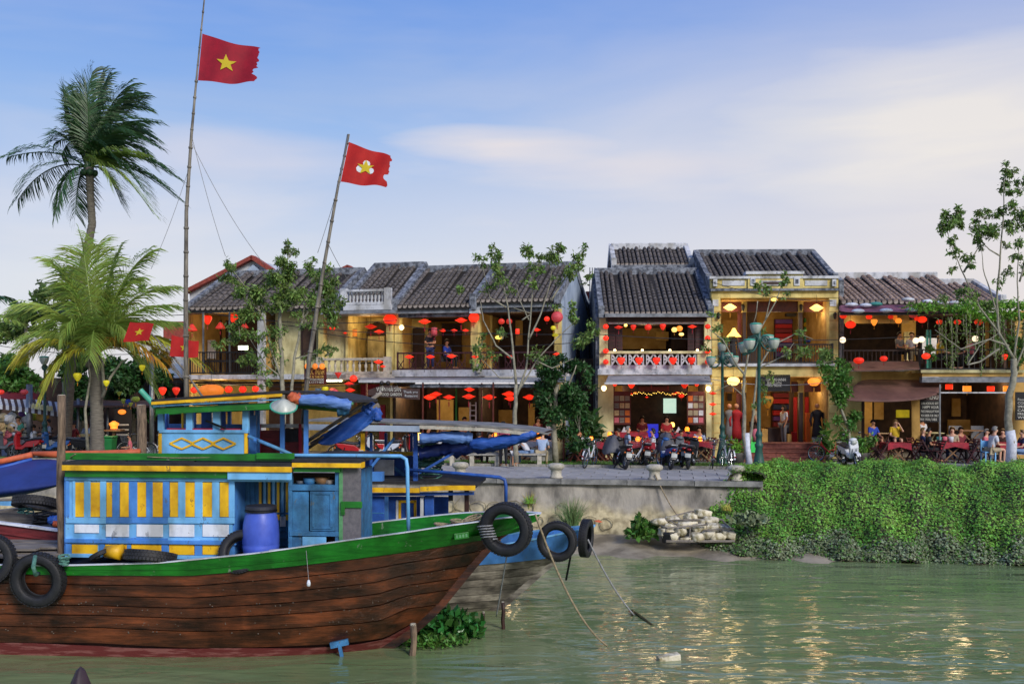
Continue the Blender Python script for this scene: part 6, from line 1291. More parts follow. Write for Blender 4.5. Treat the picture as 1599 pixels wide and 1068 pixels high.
palm('tall windblown dark coconut palm against the sky at the left', (105,716), [(100,716,.0),(108,600,.0),(118,480,.0),(134,400,.0),(144,350,0),(141,305,0),(140,262,0)], [.24,.2,.18,.17,.15,.14,.16], (139,262),
    [(128,180,160,118,.5,D),(150,170,205,150,1,D),(110,200,100,140,.5,D),(150,180,235,190,0,D),(170,180,240,228,-1,D),(165,150,225,170,1.2,D),(150,195,188,260,-1,D),(185,190,232,255,.6,D),(170,215,225,300,-.8,D),(120,210,92,220,0,D),(110,195,96,245,.8,D),(90,225,15,245,0,D),(75,240,28,312,.6,D),(105,250,88,330,-.8,D),(120,270,118,335,.5,D),(190,215,268,275,0,D),(190,235,275,310,.4,D),(175,235,240,335,-1,L_),(165,250,190,320,.9,D),(140,190,135,130,-1,D),(155,185,215,205,1.5,D),(135,215,120,165,1.4,D),(160,230,215,240,-1.5,L_),(155,225,175,290,-1.6,L_),(145,170,170,122,.3,D),(160,165,200,135,-.6,D),(178,175,236,215,.9,D),(125,185,108,150,1.1,D),(172,160,218,150,.1,D),(160,190,205,210,-1.7,D),(130,160,145,112,-.5,D)], 40.0, 1.12, (.6,0,.12), .42, 64)
palm('shorter yellow green coconut palm in front of the tall one', (152,716), [(152,716,0),(151,640,0),(149,566,0),(148,540,0)], [.26,.22,.26,.12], (148,560),
    [(140,450,128,378,0,L_),(150,440,150,385,1,L_),(160,450,185,398,.6,L_),(175,440,228,398,0,L_),(175,460,262,450,.3,L_),(170,480,262,478,-.6,L_),(185,500,270,505,.8,L_),(200,490,300,560,-.4,Y_),(190,500,258,572,-1,A_),(135,440,85,415,.3,L_),(120,460,92,425,-.8,L_),(100,460,25,490,.2,L_),(110,500,40,540,.6,L_),(95,510,35,560,-.5,Y_),(115,520,70,610,-.9,Y_),(125,480,98,590,.8,L_),(150,470,140,560,-1.6,L_),(165,470,205,530,-1.4,L_),(120,470,95,520,-1.5,L_),(160,455,210,440,1.2,L_),(145,460,110,450,1.4,L_),(180,500,235,600,.4,L_)], 36.5, 1.35, (.15,0,0), .42, 76)
c0 = P(-60, 500, 39); t = thing('coconut_palm', 'palm fronds reaching in from beyond the left edge', 'palm tree', P(-60,716,39)); part('trunk', MB().tube([(0,0,0), c0-P(-60,716,39)], [.2,.15], 10), M['bark_palm'], t, smooth=True)
for a in ((-20,450,14,470,0,D),(-30,480,22,500,.4,L_),(-70,440,-110,430,0,D),(-60,440,-50,380,0,D)): frond(t, c0, c0-P(-60,716,39), P(a[0],a[1],39+a[4])-P(-60,716,39), P(a[2],a[3],39+a[4])-P(-60,716,39), 30, .9, a[5])
# slanting bare stems round the palm foot
for k, pts in enumerate(([(138,716),(133,640),(141,590),(138,560)],[(160,620),(172,590),(190,565),(200,560)],[(163,610),(160,570),(165,560)])):
    tag(part('bare_stem', MB().tube([P(a, b, 36.1) for a, b in pts], [.07,.05,.035,.02][:len(pts)] , 7), M['bark_pale'], smooth=True), ['pale bare stem curving up left of the palm foot','thin bare branch reaching right from the palm trunk','short bare twig close behind the palm trunk'][k], 'branch')
# ---- creeper bank on the right
prof = [(3.3,-.05),(3.0,.28),(2.3,.36),(1.5,.16),(.7,-.2),(-.1,-.68),(-.8,-1.15),(-1.45,-1.6),(-2.0,-1.98)]
nu, nv = 150, 34; UV = []
def bank(u, v):      # u along (m), v 0..1 down the profile
    k = v*(len(prof)-1); i = min(int(k), len(prof)-2); f = k-i; y = prof[i][0]*(1-f)+prof[i+1][0]*f; z = prof[i][1]*(1-f)+prof[i+1][1]*f
    x0 = 1.2+2.45*(1-v); x = x0+u; e = min(1, u/2.2)**.6
    y = y*(.35+.65*e) if y < .15 else y*e; z = z if z < -.3 else (z*(.5+.5*e) if z > .1 else z)+(1-e)*.18*min(1, (z+.3)*3)
    h = .09*math.sin(x*1.7+v*3)+.07*math.sin(x*3.9-v*8)+.05*math.sin(x*7.1+v*13); z += h*(.5+.5*e)+.05*min(1, max(0, (x-8)/5)); y -= h*.9
    return (x, y, z)
mb = MB()
for j in range(nv+1):
    for i in range(nu+1): mb.v.append(bank(i/nu*19, j/nv))
for j in range(nv):
    for i in range(nu): a = j*(nu+1)+i; mb.f.append((a, a+1, a+nu+2, a+nu+1))
bk = tag(part('creeper_bed', mb, M['soil'], smooth=True), 'green creeper bank growing over the quay down to the water', None, kind='stuff'); bk.location = QF.o; bk.rotation_euler = (0, 0, -QF.a)
rs = np.random.RandomState(4); N_ = 100000; P_ = []; Nn = []; G_ = []
tab = np.array([[bank(i/nu*19, j/nv) for i in range(nu+1)] for j in range(nv+1)])
uu_, vv_ = rs.uniform(0, nu-.01, N_)*rs.uniform(.35,1,N_)**.0, rs.uniform(0, nv-.01, N_)
i0, j0 = uu_.astype(int), vv_.astype(int); fu, fv = (uu_-i0)[:, None], (vv_-j0)[:, None]
pt_ = tab[j0, i0]*(1-fu)*(1-fv)+tab[j0, i0+1]*fu*(1-fv)+tab[j0+1, i0]*(1-fu)*fv+tab[j0+1, i0+1]*fu*fv
du = tab[j0, i0+1]-tab[j0, i0]; dv_ = tab[j0+1, i0]-tab[j0, i0]; nn = np.cross(dv_, du); nn /= np.linalg.norm(nn, axis=1)[:, None]; nn *= np.sign(nn[:, 2:3]+.2)*1.0
nn = nn*.7+np.array([0, -.25, .6]); pt_ = pt_+nn*rs.uniform(-.02, .11, N_)[:, None]
low = (vv_/nv) > .84+.05*np.sin(pt_[:, 0]*2.1)+.03*np.sin(pt_[:, 0]*5.3)+rs.normal(size=N_)*.02
for nm, sel, m_, s_, lb in (('creeper_leaves', ~low, 'leaf_creeper', .066, 'dense bright green creeper leaves on the bank'), ('waterline_weed', low, 'leaf_grey', .075, 'greyish weeds fringing the bank above the water')):
    o = np_leaves(nm, pt_[sel], s_, m_, None, asp=.75, nrm=nn[sel], nj=.4, kind='stuff'); o.location = QF.o; o.rotation_euler = (0, 0, -QF.a); o['label'] = lb
# bright sprigs and clumps standing out of the mass
sel = rs.choice(np.where(~low)[0], 7500); o = np_leaves('creeper_sprigs', pt_[sel]+np.array([0,-.02,.07]), .085, 'leaf_bright', None, asp=.4, nj=1, kind='stuff'); o.location = QF.o; o.rotation_euler = (0, 0, -QF.a); o['label'] = 'fresh light green sprigs rising from the creeper'
sel = rs.choice(np.where(low)[0], 3000); o = np_leaves('bank_foot_weed', pt_[sel]+np.array([0,-.12,.0]), .09, 'leaf_mid', None, asp=.5, nj=1, kind='stuff'); o.location = QF.o; o.rotation_euler = (0, 0, -QF.a); o['label'] = 'low green weeds at the foot of the bank'
def tuft(label, c, r, n, size, m, asp=.8, up=.6, name='water_plants', cat='plants', kind=None, down=-1.2):
    pts = blob((0,0,0), r, n, n, .1); pts[:, 2] = np.abs(pts[:, 2]); o = np_leaves(name, pts, size, m, None, asp=asp, down=down); o.location = c; return tag(o, label, cat, kind=kind)
tuft('floating water hyacinth heap under the bow of the brown boat', G(688, 990, .02), (.85,.6,.42), 1500, .16, 'leaf_hyacinth'); tuft('paler weed at the front of the floating hyacinth', G(672, 1006, .02), (.75,.35,.16), 900, .09, 'leaf_mid', .5); tuft('small leafy weed clump left of the foam raft', P(1004, 838, 28.9), (.5,.4,.5), 700, .16, 'leaf_mid'); tuft('pale broad leaved weeds between raft and creeper bank', P(1172, 818, 28.0), (.6,.35,.3), 360, .15, 'leaf_grey')
def reeds(label, c, n, h, m, sp=.35):
    mb = MB()
    for k in range(n):
        a = random.uniform(0, 6.28); r_ = random.uniform(0, .16); b = Vector((r_*math.cos(a), r_*math.sin(a)*.5, 0)); d = Vector((random.gauss(0, sp), random.gauss(-.05, sp*.5), 1)).normalized(); L = h*random.uniform(.5, 1.05); w_ = Vector((.008, .004, 0)); p1 = b+d*L*.55; p2 = b+d*L+Vector((d.x*L*.35, d.y*.2, -abs(d.x)*L*.3)); i = len(mb.v)
        mb.v += [b-w_, b+w_, p1-w_*.9, p1+w_*.9, p2]; mb.f += [(i,i+1,i+3,i+2),(i+2,i+3,i+4)]
    o = part('reed_tuft', mb, M[m]); o.location = c; return tag(o, label, 'grass')
random.seed(31); reeds('tall green reed tuft at the foot of the quay wall', P(893, 828, 29.7), 190, 1.15, 'reed'); reeds('dry yellow grass tuft growing out of the quay wall', P(827, 800, 30.6), 120, .75, 'reed_dry', .3); reeds('tiny green grass tuft in the dry one', P(828, 786, 30.4), 50, .3, 'leaf_bright', .5); reeds('small dry tuft on the wall near the creeper', P(1135, 797, 29.2), 50, .25, 'reed_dry', .5)
# ---- lawn strips behind the kerb
lw = tag(part('lawn', MB().box(-26, 26, 5.42, 7.4, -.2, .035), mat('lawn_soil', '#6a8a3e', .95, '#55752f', sc=3, bump=.5)), kind='structure', label='narrow lawn strip between promenade and street'); lw.location = QF.o; lw.rotation_euler = (0, 0, -QF.a)
pg = MB().box(10.2, 13.0, 5.40, 7.45, -.1, .05); o = tag(part('path', pg, M['paving_plain']), kind='structure', label='paved gap in the lawn where the white scooter stands'); o.location = QF.o; o.rotation_euler = (0, 0, -QF.a)
rs2 = np.random.RandomState(8); n_ = 15000; gx = rs2.uniform(-20, 22, n_); gx = gx[(gx < 10.1) | (gx > 13.1)]; n_ = len(gx); gp = np.stack([gx, rs2.uniform(5.45, 7.35, n_), np.full(n_, .03)], 1)
o = np_leaves('grass', gp, .07, 'grass_blade', None, asp=.25, down=-3.5, kind='stuff'); o.location = QF.o; o.rotation_euler = (0, 0, -QF.a); o['label'] = 'short grass of the lawn strip'
# ---- foam raft
rf = thing('foam_raft', 'heap of white foam blocks lashed in a bamboo frame on the mud', 'raft', P(1085, 842, 28.6)); b0 = P(1085, 842, 28.6); random.seed(2)
def rp(x, y, d=0): return P(x, y, 28.6+d)-b0
for k, (x, y, w_, h_, d) in enumerate(((1048,836,26,14,-.3),(1062,830,20,12,-.2),(1088,838,22,12,-.35),(1105,834,20,12,-.3),(1118,838,24,12,-.3),(1136,834,22,11,-.25),(1072,842,16,8,-.3),(1030,815,24,10,.1),(1045,824,24,12,0),(1068,820,22,12,.1),(1090,824,20,12,-.1),(1112,824,20,12,-.1),(1130,824,20,10,0),(1052,812,24,10,.3),(1078,808,22,12,.4),(1097,802,28,13,.5),(1108,812,24,12,.3),(1075,818,26,10,.2),(1040,832,20,12,-.2),(1100,815,20,10,.2))):
    mb = MB().ball((0,0,0), 1, 12, 8, (1,1,1)); q = rp(x, y, d); me_v = []
    for v in mb.v:
        n = 1+.10*math.sin(v[0]*5+k)+.08*math.sin(v[2]*6+k*2)+.07*math.sin(v[1]*7+k); e = .55; f = lambda a: math.copysign(abs(a)**e, a)
        me_v.append((f(v[0])*n*w_*.0105*.9, f(v[1])*n*.2, f(v[2])*n*h_*.0105*.95))
    mb.v = me_v; o = part('foam_block', mb, M['foam_sack'], rf, smooth=True, loc=q); o.rotation_euler = (random.uniform(-.2,.2), random.uniform(-.25,.25), random.uniform(-.3,.3))
for a, b, r_ in (((1020,814,.2),(1080,798,.6),.025),((1020,814,.2),(1042,825,-.35),.025),((1042,824,-.4),(1105,819,-.4),.028),((1080,798,.6),(1130,812,.2),.02),((1040,812,0),(1130,811,.2),.025),((1128,812,.2),(1142,828,-.3),.025),((1098,828,-.5),(1147,825,-.4),.024),((1040,845,-.5),(1147,845,-.5),.04),((1076,846,-.52),(1078,822,-.45),.018),((1060,846,-.5),(1058,818,-.4),.012),((1085,812,.1),(1075,800,.6),.02),((1040,826,-.4),(1040,846,-.4),.02),((1062,822,-.3),(1045,812,0),.02),((1090,815,0),(1110,828,-.3),.02)):
    part('bamboo_pole', MB().tube([rp(*a), rp(*b)], r_, 6), M['grey_timber'], rf)
part('black_tub', MB().lathe([(0,-.16),(.18,-.16),(.21,.1),(.2,.16)], tuple(rp(1044, 838, -.3)), 12), M['plastic_black'], rf)
for k, (x, y, m_, lb) in enumerate(((1128,857,'board_brown','brown rag lying on the mud'),(1178,849,'c_maroon','dark red scrap on the mud by the creeper'),(1205,852,'c_white','pale litter on the mud by the creeper'),(1172,822,'cloth_white','white scrap above the mud'),(935,815,'tarp_orange','orange scrap near the blue bow on the mud'),(1000,831,'c_paleblue','bluish bit of litter beside the leafy clump'))):
    mb = MB(); n_ = 9
    for i in range(n_): a = 6.28*i/n_; mb.v.append((.16*math.cos(a)*random.uniform(.5,1.2), .1*math.sin(a)*random.uniform(.5,1.2), random.uniform(.0,.05)))
    mb.v.append((0,0,.07)); mb.f = [(i, (i+1) % n_, n_) for i in range(n_)]; o = tag(part('litter', mb, M[m_]), lb, 'litter'); o.location = P(x, y, 1555*4.55/(y-607) if y > 840 else 28.9)
# ------------------------------------------------------------------ stone bollards, benches, street lamps
bp = [(0,0),(.20,0),(.21,.04),(.17,.07),(.165,.2),(.17,.25),(.19,.27),(.24,.30),(.262,.345),(.262,.385),(.235,.43),(.16,.455),(0,.46)]
bm_ = MB().lathe(bp, (0,0,0), 24).mesh('bollard', True); bm_.materials.append(M['stone_white'])
for x, lb in ((428,'stone mooring bollard hidden behind the blue boats, far left'),(578,'stone mooring bollard behind the wheelhouse of the second boat'),(718,'stone mooring bollard above the dark blue pipe rail'),(868,'stone mooring bollard left of the roped one'),(1022,'stone mooring bollard with a rope tied to it'),(1150,'stone mooring bollard next to the green lamp post')):
    q = QF.world(QF.X(x, .22, 745), .30, .03); tag(put('bollard', bm_, None, q), lb, 'bollard', 'stone mooring bollards along the quay edge')
def bench(label, xa, xb, Y, legs):
    q = P((xa+xb)/2, gY(1) if 0 else 607+FPX*(ZC-ZP)/Y, Y); t = thing('stone_bench', label, 'bench', q, 0, 'stone benches beside the lawn'); w_ = (xb-xa)*Y/FPX/2
    part('bench_seat', MB().box(-w_, w_, -.2, .2, .38, .45), M['stone_kerb'], t, bevel=.01)
    for l in legs: x = (l-(xa+xb)/2)*Y/FPX; part('leg', MB().box(x-.08, x+.08, -.17, .17, 0, .38), M['stone_white'], t, bevel=.008)
bench('stone bench left of the woman in the checked shirt', 728, 786, 36.0, (737, 776)); bench('stone bench right of the woman in the checked shirt', 790, 852, 36.0, (800, 842)); bench('stone bench behind the rolled tarp where people sit facing the boats', 640, 715, 36.2, (648, 706))
def street_lamp(label, px_, Y, py_top, bowls, sc=1.0):
    b = P(px_, 607+FPX*(ZC-ZP)/Y, Y); t = thing('street_lamp', label, 'street lamp', b, 0, 'green street lamps on the promenade'); H_ = P(px_, py_top, Y).z-ZP
    part('post', MB().lathe([(0,0),(.25,0),(.25,.08),(.22,.12),(.24,.2),(.22,.3),(.15,.62),(.10,.95),(.125,1.0),(.13,1.08),(.09,1.12),(.09,1.3),(.115,1.34),(.10,1.42),(.06,1.5),(.055,2.2),(.05,H_-.45),(.09,H_-.42),(.09,H_-.3),(.06,H_-.25),(.06,H_-.1),(0,H_-.08)], (0,0,0), 16, rad=lambda k, n: 1), M['lamp_green'], t, smooth=True)
    for k, (x, y, dy) in enumerate(bowls):
        c = P(x, y, Y+dy)-b
        if abs(c.x) > .08 or abs(dy) > .05:
            z0 = H_-.35; pts = []
            for i in range(17):
                u = i/16; pts.append(Vector((c.x*u, c.y*u, z0+(c.z-.2-z0)*u-.16*math.sin(math.pi*u))))
            part('arm', MB().tube(pts, .028, 6), M['lamp_green'], t, smooth=True)
            sp_ = [Vector((c.x*.45+.14*math.cos(a)*(1-a/14)*(1 if c.x > 0 else -1), c.y*.45, z0-.02+.14*math.sin(a)*(1-a/14))) for a in [j*.6 for j in range(15)]]
            part('scroll', MB().tube(sp_, .018, 5), M['lamp_green'], t)
        bw = part('lamp_bowl', MB().lathe([(0,-.18),(.08,-.18),(.115,-.15),(.165,-.02),(.18,.07),(.175,.105),(0,.1)], (0,0,0), 16), M['lamp_glass'], t, smooth=True, loc=c)
        part('lamp_lid', MB().lathe([(0,.1),(.185,.1),(.19,.12),(.14,.145),(.05,.16),(0,.165)], (0,0,0), 16), M['lamp_lid'], bw, smooth=True); part('lamp_socket', MB().lathe([(0,-.26),(.05,-.26),(.07,-.19),(0,-.19)], (0,0,0), 8), M['lamp_green'], bw)
street_lamp('tall green street lamp with five white bowls near the creeper', 1185, 30.6, 512, [(1180,512,0),(1170,537,-.35),(1208,536,.0),(1162,542,.2),(1199,530,.5)])
street_lamp('farther green street lamp with white bowls before the fretwork house', 1128, 36.6, 545, [(1110,563,0),(1128,541,.1),(1146,562,-.1),(1137,557,.4)])
street_lamp('grey green street lamp hidden by the left trees', 70, 40, 560, [(69,562,-.1),(95,560,.2)])
# overhead cables
for k, (a, b, s) in enumerate((((150,487,40),(400,478,40),.25),((290,482,38),(620,500,38),.3),((500,520,38),(900,535,38),.3),((420,505,37.5),(800,520,37.5),.2),((600,505,38.2),(935,520,38.2),.2),((930,522,38),(1600,512,38),.35),((1100,590,38),(1300,596,38),.2),((1110,440,38.5),(1300,470,38.5),.2),((280,590,38),(560,600,38),.2),((0,540,42),(300,545,42),.3))):
    rope(['cable from the left trees to the leftmost roof','cable across the leftmost house front','upper cable along the left row','lower cable along the left row','cable past the big ball lanterns','long cable across the right houses','white cable under the tailor house balcony','thin cable under the tailor house parapet','cable under the leftmost balcony','cable in front of the left trees'][k], a, b, s, .014, 'black_iron' if k != 6 else 'rope_grey', name='cable')['category'] = 'cable'
# ------------------------------------------------------------------ lanterns
_lm = {}
def lmesh(kind, m):
    k = (kind, m)
    if k in _lm: return _lm[k]
    pr = {'saucer': [(.06,.18),(.14,.15),(.34,.05),(.5,-.0),(.34,-.07),(.14,-.17),(.06,-.19)], 'ball': [(.14,.42),(.3,.36),(.45,.2),(.5,0),(.45,-.2),(.3,-.36),(.14,-.42)], 'oval': [(.14,.34),(.34,.28),(.48,.12),(.5,0),(.46,-.14),(.3,-.3),(.14,-.36)],
          'drop': [(.2,.45),(.4,.4),(.5,.25),(.48,.05),(.34,-.25),(.18,-.5),(.08,-.58)], 'cone': [(.1,.3),(.2,.15),(.45,-.2),(.5,-.3),(.3,-.36),(.1,-.38)], 'invcone': [(.1,.34),(.48,.3),(.5,.22),(.25,-.2),(.06,-.5)], 'diamond': [(.08,.3),(.2,.22),(.5,0),(.22,-.2),(.1,-.28)], 'cyl': [(.3,.5),(.34,.48),(.34,-.48),(.3,-.5)]}[kind]
    n = 24; sh = MB().lathe(pr, (0,0,0), n, rad=lambda k, n: 1 if k % 2 else .95).mesh('shade', True); sh.materials.append(M[m])
    z1, z0, r1, r0 = pr[0][1], pr[-1][1], pr[0][0], pr[-1][0]
    cap = MB().lathe([(0,z1+.06),(r1*1.05,z1+.05),(r1*1.1,z1-.01),(0,z1-.01)], (0,0,0), 12).mesh('cap'); cap.materials.append(M['dark_wood'])
    bot = MB().lathe([(0,z0+.01),(r0*1.1,z0+.01),(r0*1.05,z0-.05),(0,z0-.05)], (0,0,0), 12).mesh('rim'); bot.materials.append(M['dark_wood'])
    ta = MB().tube([(0,0,z0-.05),(0,0,z0-.2)], .012, 5).tube([(0,0,z0-.2),(0,0,z0-.55)], [.045,.03], 6).mesh('tassel'); ta.materials.append(M['cloth_red' if 'red' in m or 'pink' in m else 'silk_gold_dim'])
    ln = MB().tube([(0,0,z1+.05),(0,0,z1+.75)], .012, 4).mesh('cord'); ln.materials.append(M['black_iron'])
    _lm[k] = [('shade', sh), ('cap', cap), ('bottom_rim', bot), ('tassel', ta), ('cord', ln)]; return _lm[k]
def lantern(kind, pos, d, m, label, group, tassel=True, sz=1.0):
    t = thing('lantern', label, 'lantern', pos, random.uniform(0, 3), group, (d, d, d*sz))
    for nm, me in lmesh(kind, m):
        if nm == 'tassel' and not tassel: continue
        put(nm, me, t)
    return t
ORD = ['first', 'second', 'third', 'fourth', 'fifth', 'sixth', 'seventh', 'eighth', 'ninth', 'tenth', 'eleventh', 'twelfth', 'thirteenth']
def row(F, y, lst, what, where, group):
    # lst: (px, py, diameter px, kind, material[, z stretch])
    n = len(lst)
    for i, a in enumerate(lst):
        p = F.world(*F.loc(a[0], a[1], y)); d = a[2]*p.y/FPX
        lb = f'{what(a)} {where}, {ORD[i]} from the left' if n > 1 else f'{what(a)} {where}'
        lantern(a[3], p, d, a[4], lb, group, sz=a[5] if len(a) > 5 else 1)
nm_ = {'saucer': 'flat saucer', 'ball': 'round', 'oval': 'oval', 'drop': 'drop shaped', 'cone': 'cone shaped', 'invcone': 'pointed', 'diamond': 'diamond shaped', 'cyl': 'cylindrical'}
cn_ = {'silk_red': 'red', 'silk_red_dim': 'dull red', 'silk_orange': 'glowing orange', 'silk_yellow': 'glowing yellow', 'silk_bright': 'bright yellow', 'silk_gold_dim': 'dark gold', 'silk_green': 'pale green', 'silk_lime': 'lime yellow', 'silk_pink': 'pinkish red', 'bulb': 'white glass'}
wh_ = lambda a: f'{cn_[a[4]]} {nm_[a[3]]} lantern'
rd, rdd, sa = 'silk_red', 'silk_red_dim', 'saucer'
row(G1, -.4, [(300,511,17,'cone',rdd),(324,499,14,'drop',rd),(344,508,16,'cone',rdd),(365,497,14,'drop',rd),(382,508,13,'cone',rdd)], wh_, 'above the black iron balcony', 'lanterns over the leftmost balcony')
row(G1, -1.4, [(254,610,12,'drop',rd),(275,610,12,'drop',rd),(303,609,11,'ball',rd),(330,610,40,'oval','silk_orange',.72),(357,608,12,'ball',rd),(379,608,12,'ball',rd),(399,607,11,'ball',rd)], wh_, 'above the wheelhouse roof', 'lanterns in the shop front behind the wheelhouse')
row(G1, -.3, [(519,512,9,'ball',rd),(539,520,8,sa,rd),(554,520,11,'cyl','silk_orange',1),(579,510,21,sa,rd),(592,518,17,sa,rd),(609,499,21,'ball',rd,.9)], wh_, 'over the stone balcony', 'lanterns over the stone balcony')
row(G1, -1.6, [(508,607,10,'ball','silk_lime'),(523,613,12,'ball','silk_pink'),(528,585,11,'invcone',rdd),(545,599,17,sa,rd),(547,609,17,sa,rd),(549,617,16,sa,rd),(552,591,12,'ball',rd),(556,621,12,'oval',rd),(591,565,16,sa,rd),(598,572,10,sa,rd)], wh_, 'clustered before the stone balcony', 'lanterns clustered before the seafood garden')
row(G1, -.5, [(663,502,21,sa,rd),(678,518,14,'cyl','silk_pink',.9),(692,516,12,sa,rd),(709,516,12,sa,rd),(720,500,21,sa,rd),(727,516,12,sa,rd),(740,496,17,'ball',rd)], wh_, 'over the waitress balcony', 'lanterns over the middle balcony')
row(G1, -1.3, [(639,557,16,sa,rd),(672,557,16,sa,rd),(705,556,16,sa,rd),(742,557,13,sa,rd),(768,556,13,sa,rd),(797,557,13,sa,rd),(870,553,14,sa,rd)], wh_, 'along the dark wooden balcony rail', 'lanterns along the dark wooden rails')
row(G1, -.5, [(779,527,12,'ball','silk_yellow',.6),(783,502,10,'ball',rdd),(795,502,10,'ball',rdd),(808,518,9,'cyl',rd),(838,515,14,sa,rd),(854,498,9,'ball',rd),(864,512,8,'ball','silk_lime'),(867,523,10,'ball','silk_lime',.6),(870,495,19,'ball','silk_pink',1.05)], wh_, 'in the balcony behind the bare tree', 'lanterns behind the bare tree')
row(G1, -1.5, [(671,620,23,sa,rd),(681,615,20,sa,rd),(701,620,20,sa,rd),(732,619,22,sa,rd),(733,608,18,sa,rd),(764,620,23,sa,rd),(795,615,24,sa,rd),(797,622,20,sa,rd),(827,620,23,sa,rd),(855,618,14,sa,rd),(866,618,12,sa,rd)], wh_, 'under the long grey canopy', 'saucer lanterns under the long canopy')
row(G2, -.9, [(966,511,15,sa,rd),(977,508,5,'ball','silk_yellow'),(989,511,9,'drop',rd,.95),(1012,511,11,'ball',rd),(1035,510,10,'drop',rd,.95),(1053,515,9,'ball','silk_bright'),(1061,513,10,'ball','silk_orange'),(1064,522,8,'ball','silk_bright',.7),(1081,510,15,sa,rd)], wh_, 'hung above the white fretwork balcony', 'lanterns above the fretwork balcony')
row(G2, -.9, [(970,563,12,'drop',rd,.9),(998,563,12,'drop',rd,.9),(1025,563,12,'drop',rd,.9),(1051,563,12,'drop',rd,.9),(1080,563,12,'drop',rd,.9)], wh_, 'in front of the white fretwork', 'lanterns in front of the fretwork')
for px_, side in ((946,'left'),(1105,'right')):
    for k, y in enumerate((510,528,548,565)): p = G2.world(*G2.loc(px_, y, -.7)); lantern('ball', p, 9*p.y/FPX, rd, f"round red lantern on the {side} pillar of the fretwork house, {['highest','second from the top','second from the bottom','lowest'][k]}", 'small lanterns strung down the pillars')
row(G2, -.6, [(960,598,10,'drop',rd,.95),(986,600,13,'drop',rd,.85),(1017,596,15,sa,rd),(1043,597,15,sa,rd),(1069,600,13,'drop',rd,.85),(1088,598,10,'drop',rd,.95)], wh_, 'under the grey roll-out awning', 'lanterns under the roll-out awning')
row(G2, .6, [(976,619,6,'ball','silk_yellow'),(984,615,10,sa,rd),(992,613,7,sa,'silk_orange'),(1010,620,6,sa,rd),(1052,615,9,sa,rd),(1058,613,9,sa,rd),(1064,618,9,'oval',rd)], wh_, 'between the dish photo boards', 'lanterns inside the fretwork house')
for k, y in enumerate((614,631,646)): p = G2.world(*G2.loc(1113, y, -1.2)); lantern(sa, p, 13*p.y/FPX, rd, f"red saucer lantern strung beside the far street lamp, {['upper','middle','lower'][k]} of three", 'saucer lanterns strung on a pole')
row(G2, -.4, [(1140,480,21,'diamond','silk_bright',.9),(1209,468,10,'oval','silk_yellow',.7),(1275,481,22,'diamond','silk_bright',.9)], wh_, 'upstairs in the tailor house', 'lanterns of the tailor house')
row(G2, -.5, [(1145,595,20,'oval','silk_bright',.95),(1199,627,17,'drop','silk_gold_dim',1.15),(1271,596,19,'oval','silk_orange',.95)], wh_, 'at street level of the tailor house', 'lanterns of the tailor house')
row(G2, -.8, [(1317,493,11,'ball','silk_red'),(1328,507,16,'oval',rd),(1357,495,10,'oval',rd),(1365,503,10,'drop','silk_orange'),(1391,495,9,'oval',rd),(1397,496,8,'drop','silk_orange'),(1403,501,10,'ball','silk_orange'),(1426,492,13,'oval','silk_pink'),(1432,498,9,'oval',rd),(1440,499,14,'oval','silk_red'),(1467,503,10,'oval',rd),(1495,503,11,'oval',rd),(1528,503,13,'oval',rd)], wh_, 'over the right terrace', 'lanterns over the right terrace')
row(G2, -1.6, [(1341,563,16,'oval',rd,.9),(1380,560,12,'oval','silk_red'),(1446,556,13,'oval',rd),(1569,557,9,'drop',rd)], wh_, 'below the right terrace rail', 'lanterns before the right terrace rail')
row(G2, .3, [(1482,604,16,'cyl','silk_red',.5),(1510,607,18,'cyl','silk_orange',.5),(1547,607,16,'cyl','silk_red',.5),(1573,607,18,'cyl','silk_orange',.5)], wh_, 'in the right cafe', 'lanterns in the cafe on the right')
for px_, py_, lb in ((1316,531,'white globe lamp beside the last yellow column'),(1430,532,'left white globe lamp of the pair on the terrace'),(1439,530,'right white globe lamp of the pair on the terrace'),(1523,529,'white globe lamp behind the long bare branch')):
    p = P(px_, py_, 38.8); t = thing('globe_lamp', lb, 'lamp', p); part('globe', MB().ball((0,0,0), .12, 12, 8), mat('globe_glass', '#fff0d8', .4, emit='#ffe8c0', es=.9) if 'globe_glass' not in M else M['globe_glass'], t, smooth=True); part('lamp_stem', MB().tube([(0,0,-.12),(0,0,-.6)], .025, 6), M['black_iron'], t)
for k, x in enumerate((960,1003,1046,1089)):
    p = G2.world(*G2.loc(x, 547, -.45)); t = thing('rail_lamp', f'small lit lamp on the fretwork balcony cap, {ORD[k]} from the left', 'lamp', p, 0, 'small lamps on the fretwork balcony'); part('flame_glass', MB().ball((0,0,0), .055, 8, 6), M['bulb'], t); part('lamp_foot', MB().lathe([(0,-.13),(.05,-.12),(.02,-.05),(0,-.04)], (0,0,0), 8), M['black_iron'], t)
for k, (x, y, m, lb) in enumerate(((587,512,'silk_bright','lit wall lamp on the yellow column by the big red ball lantern'),(943,606,'silk_bright','lit wall lamp at the left of the dish photo boards'),(1106,607,'silk_bright','lit wall lamp at the right of the dish photo boards'))):
    p = P(x+38*0, y, 39.4 if k else 40.6) if k else P(627, 511, 40.7); t = thing('wall_lamp', lb, 'lamp', p); part('lamp_glass', MB().lathe([(.03,.1),(.09,.06),(.1,-.04),(.03,-.12)], (0,0,0), 8), M['bulb'], t); part('bracket', MB().bar((0,0,-.05), (0,.3,-.12), .03), M['black_iron'], t)
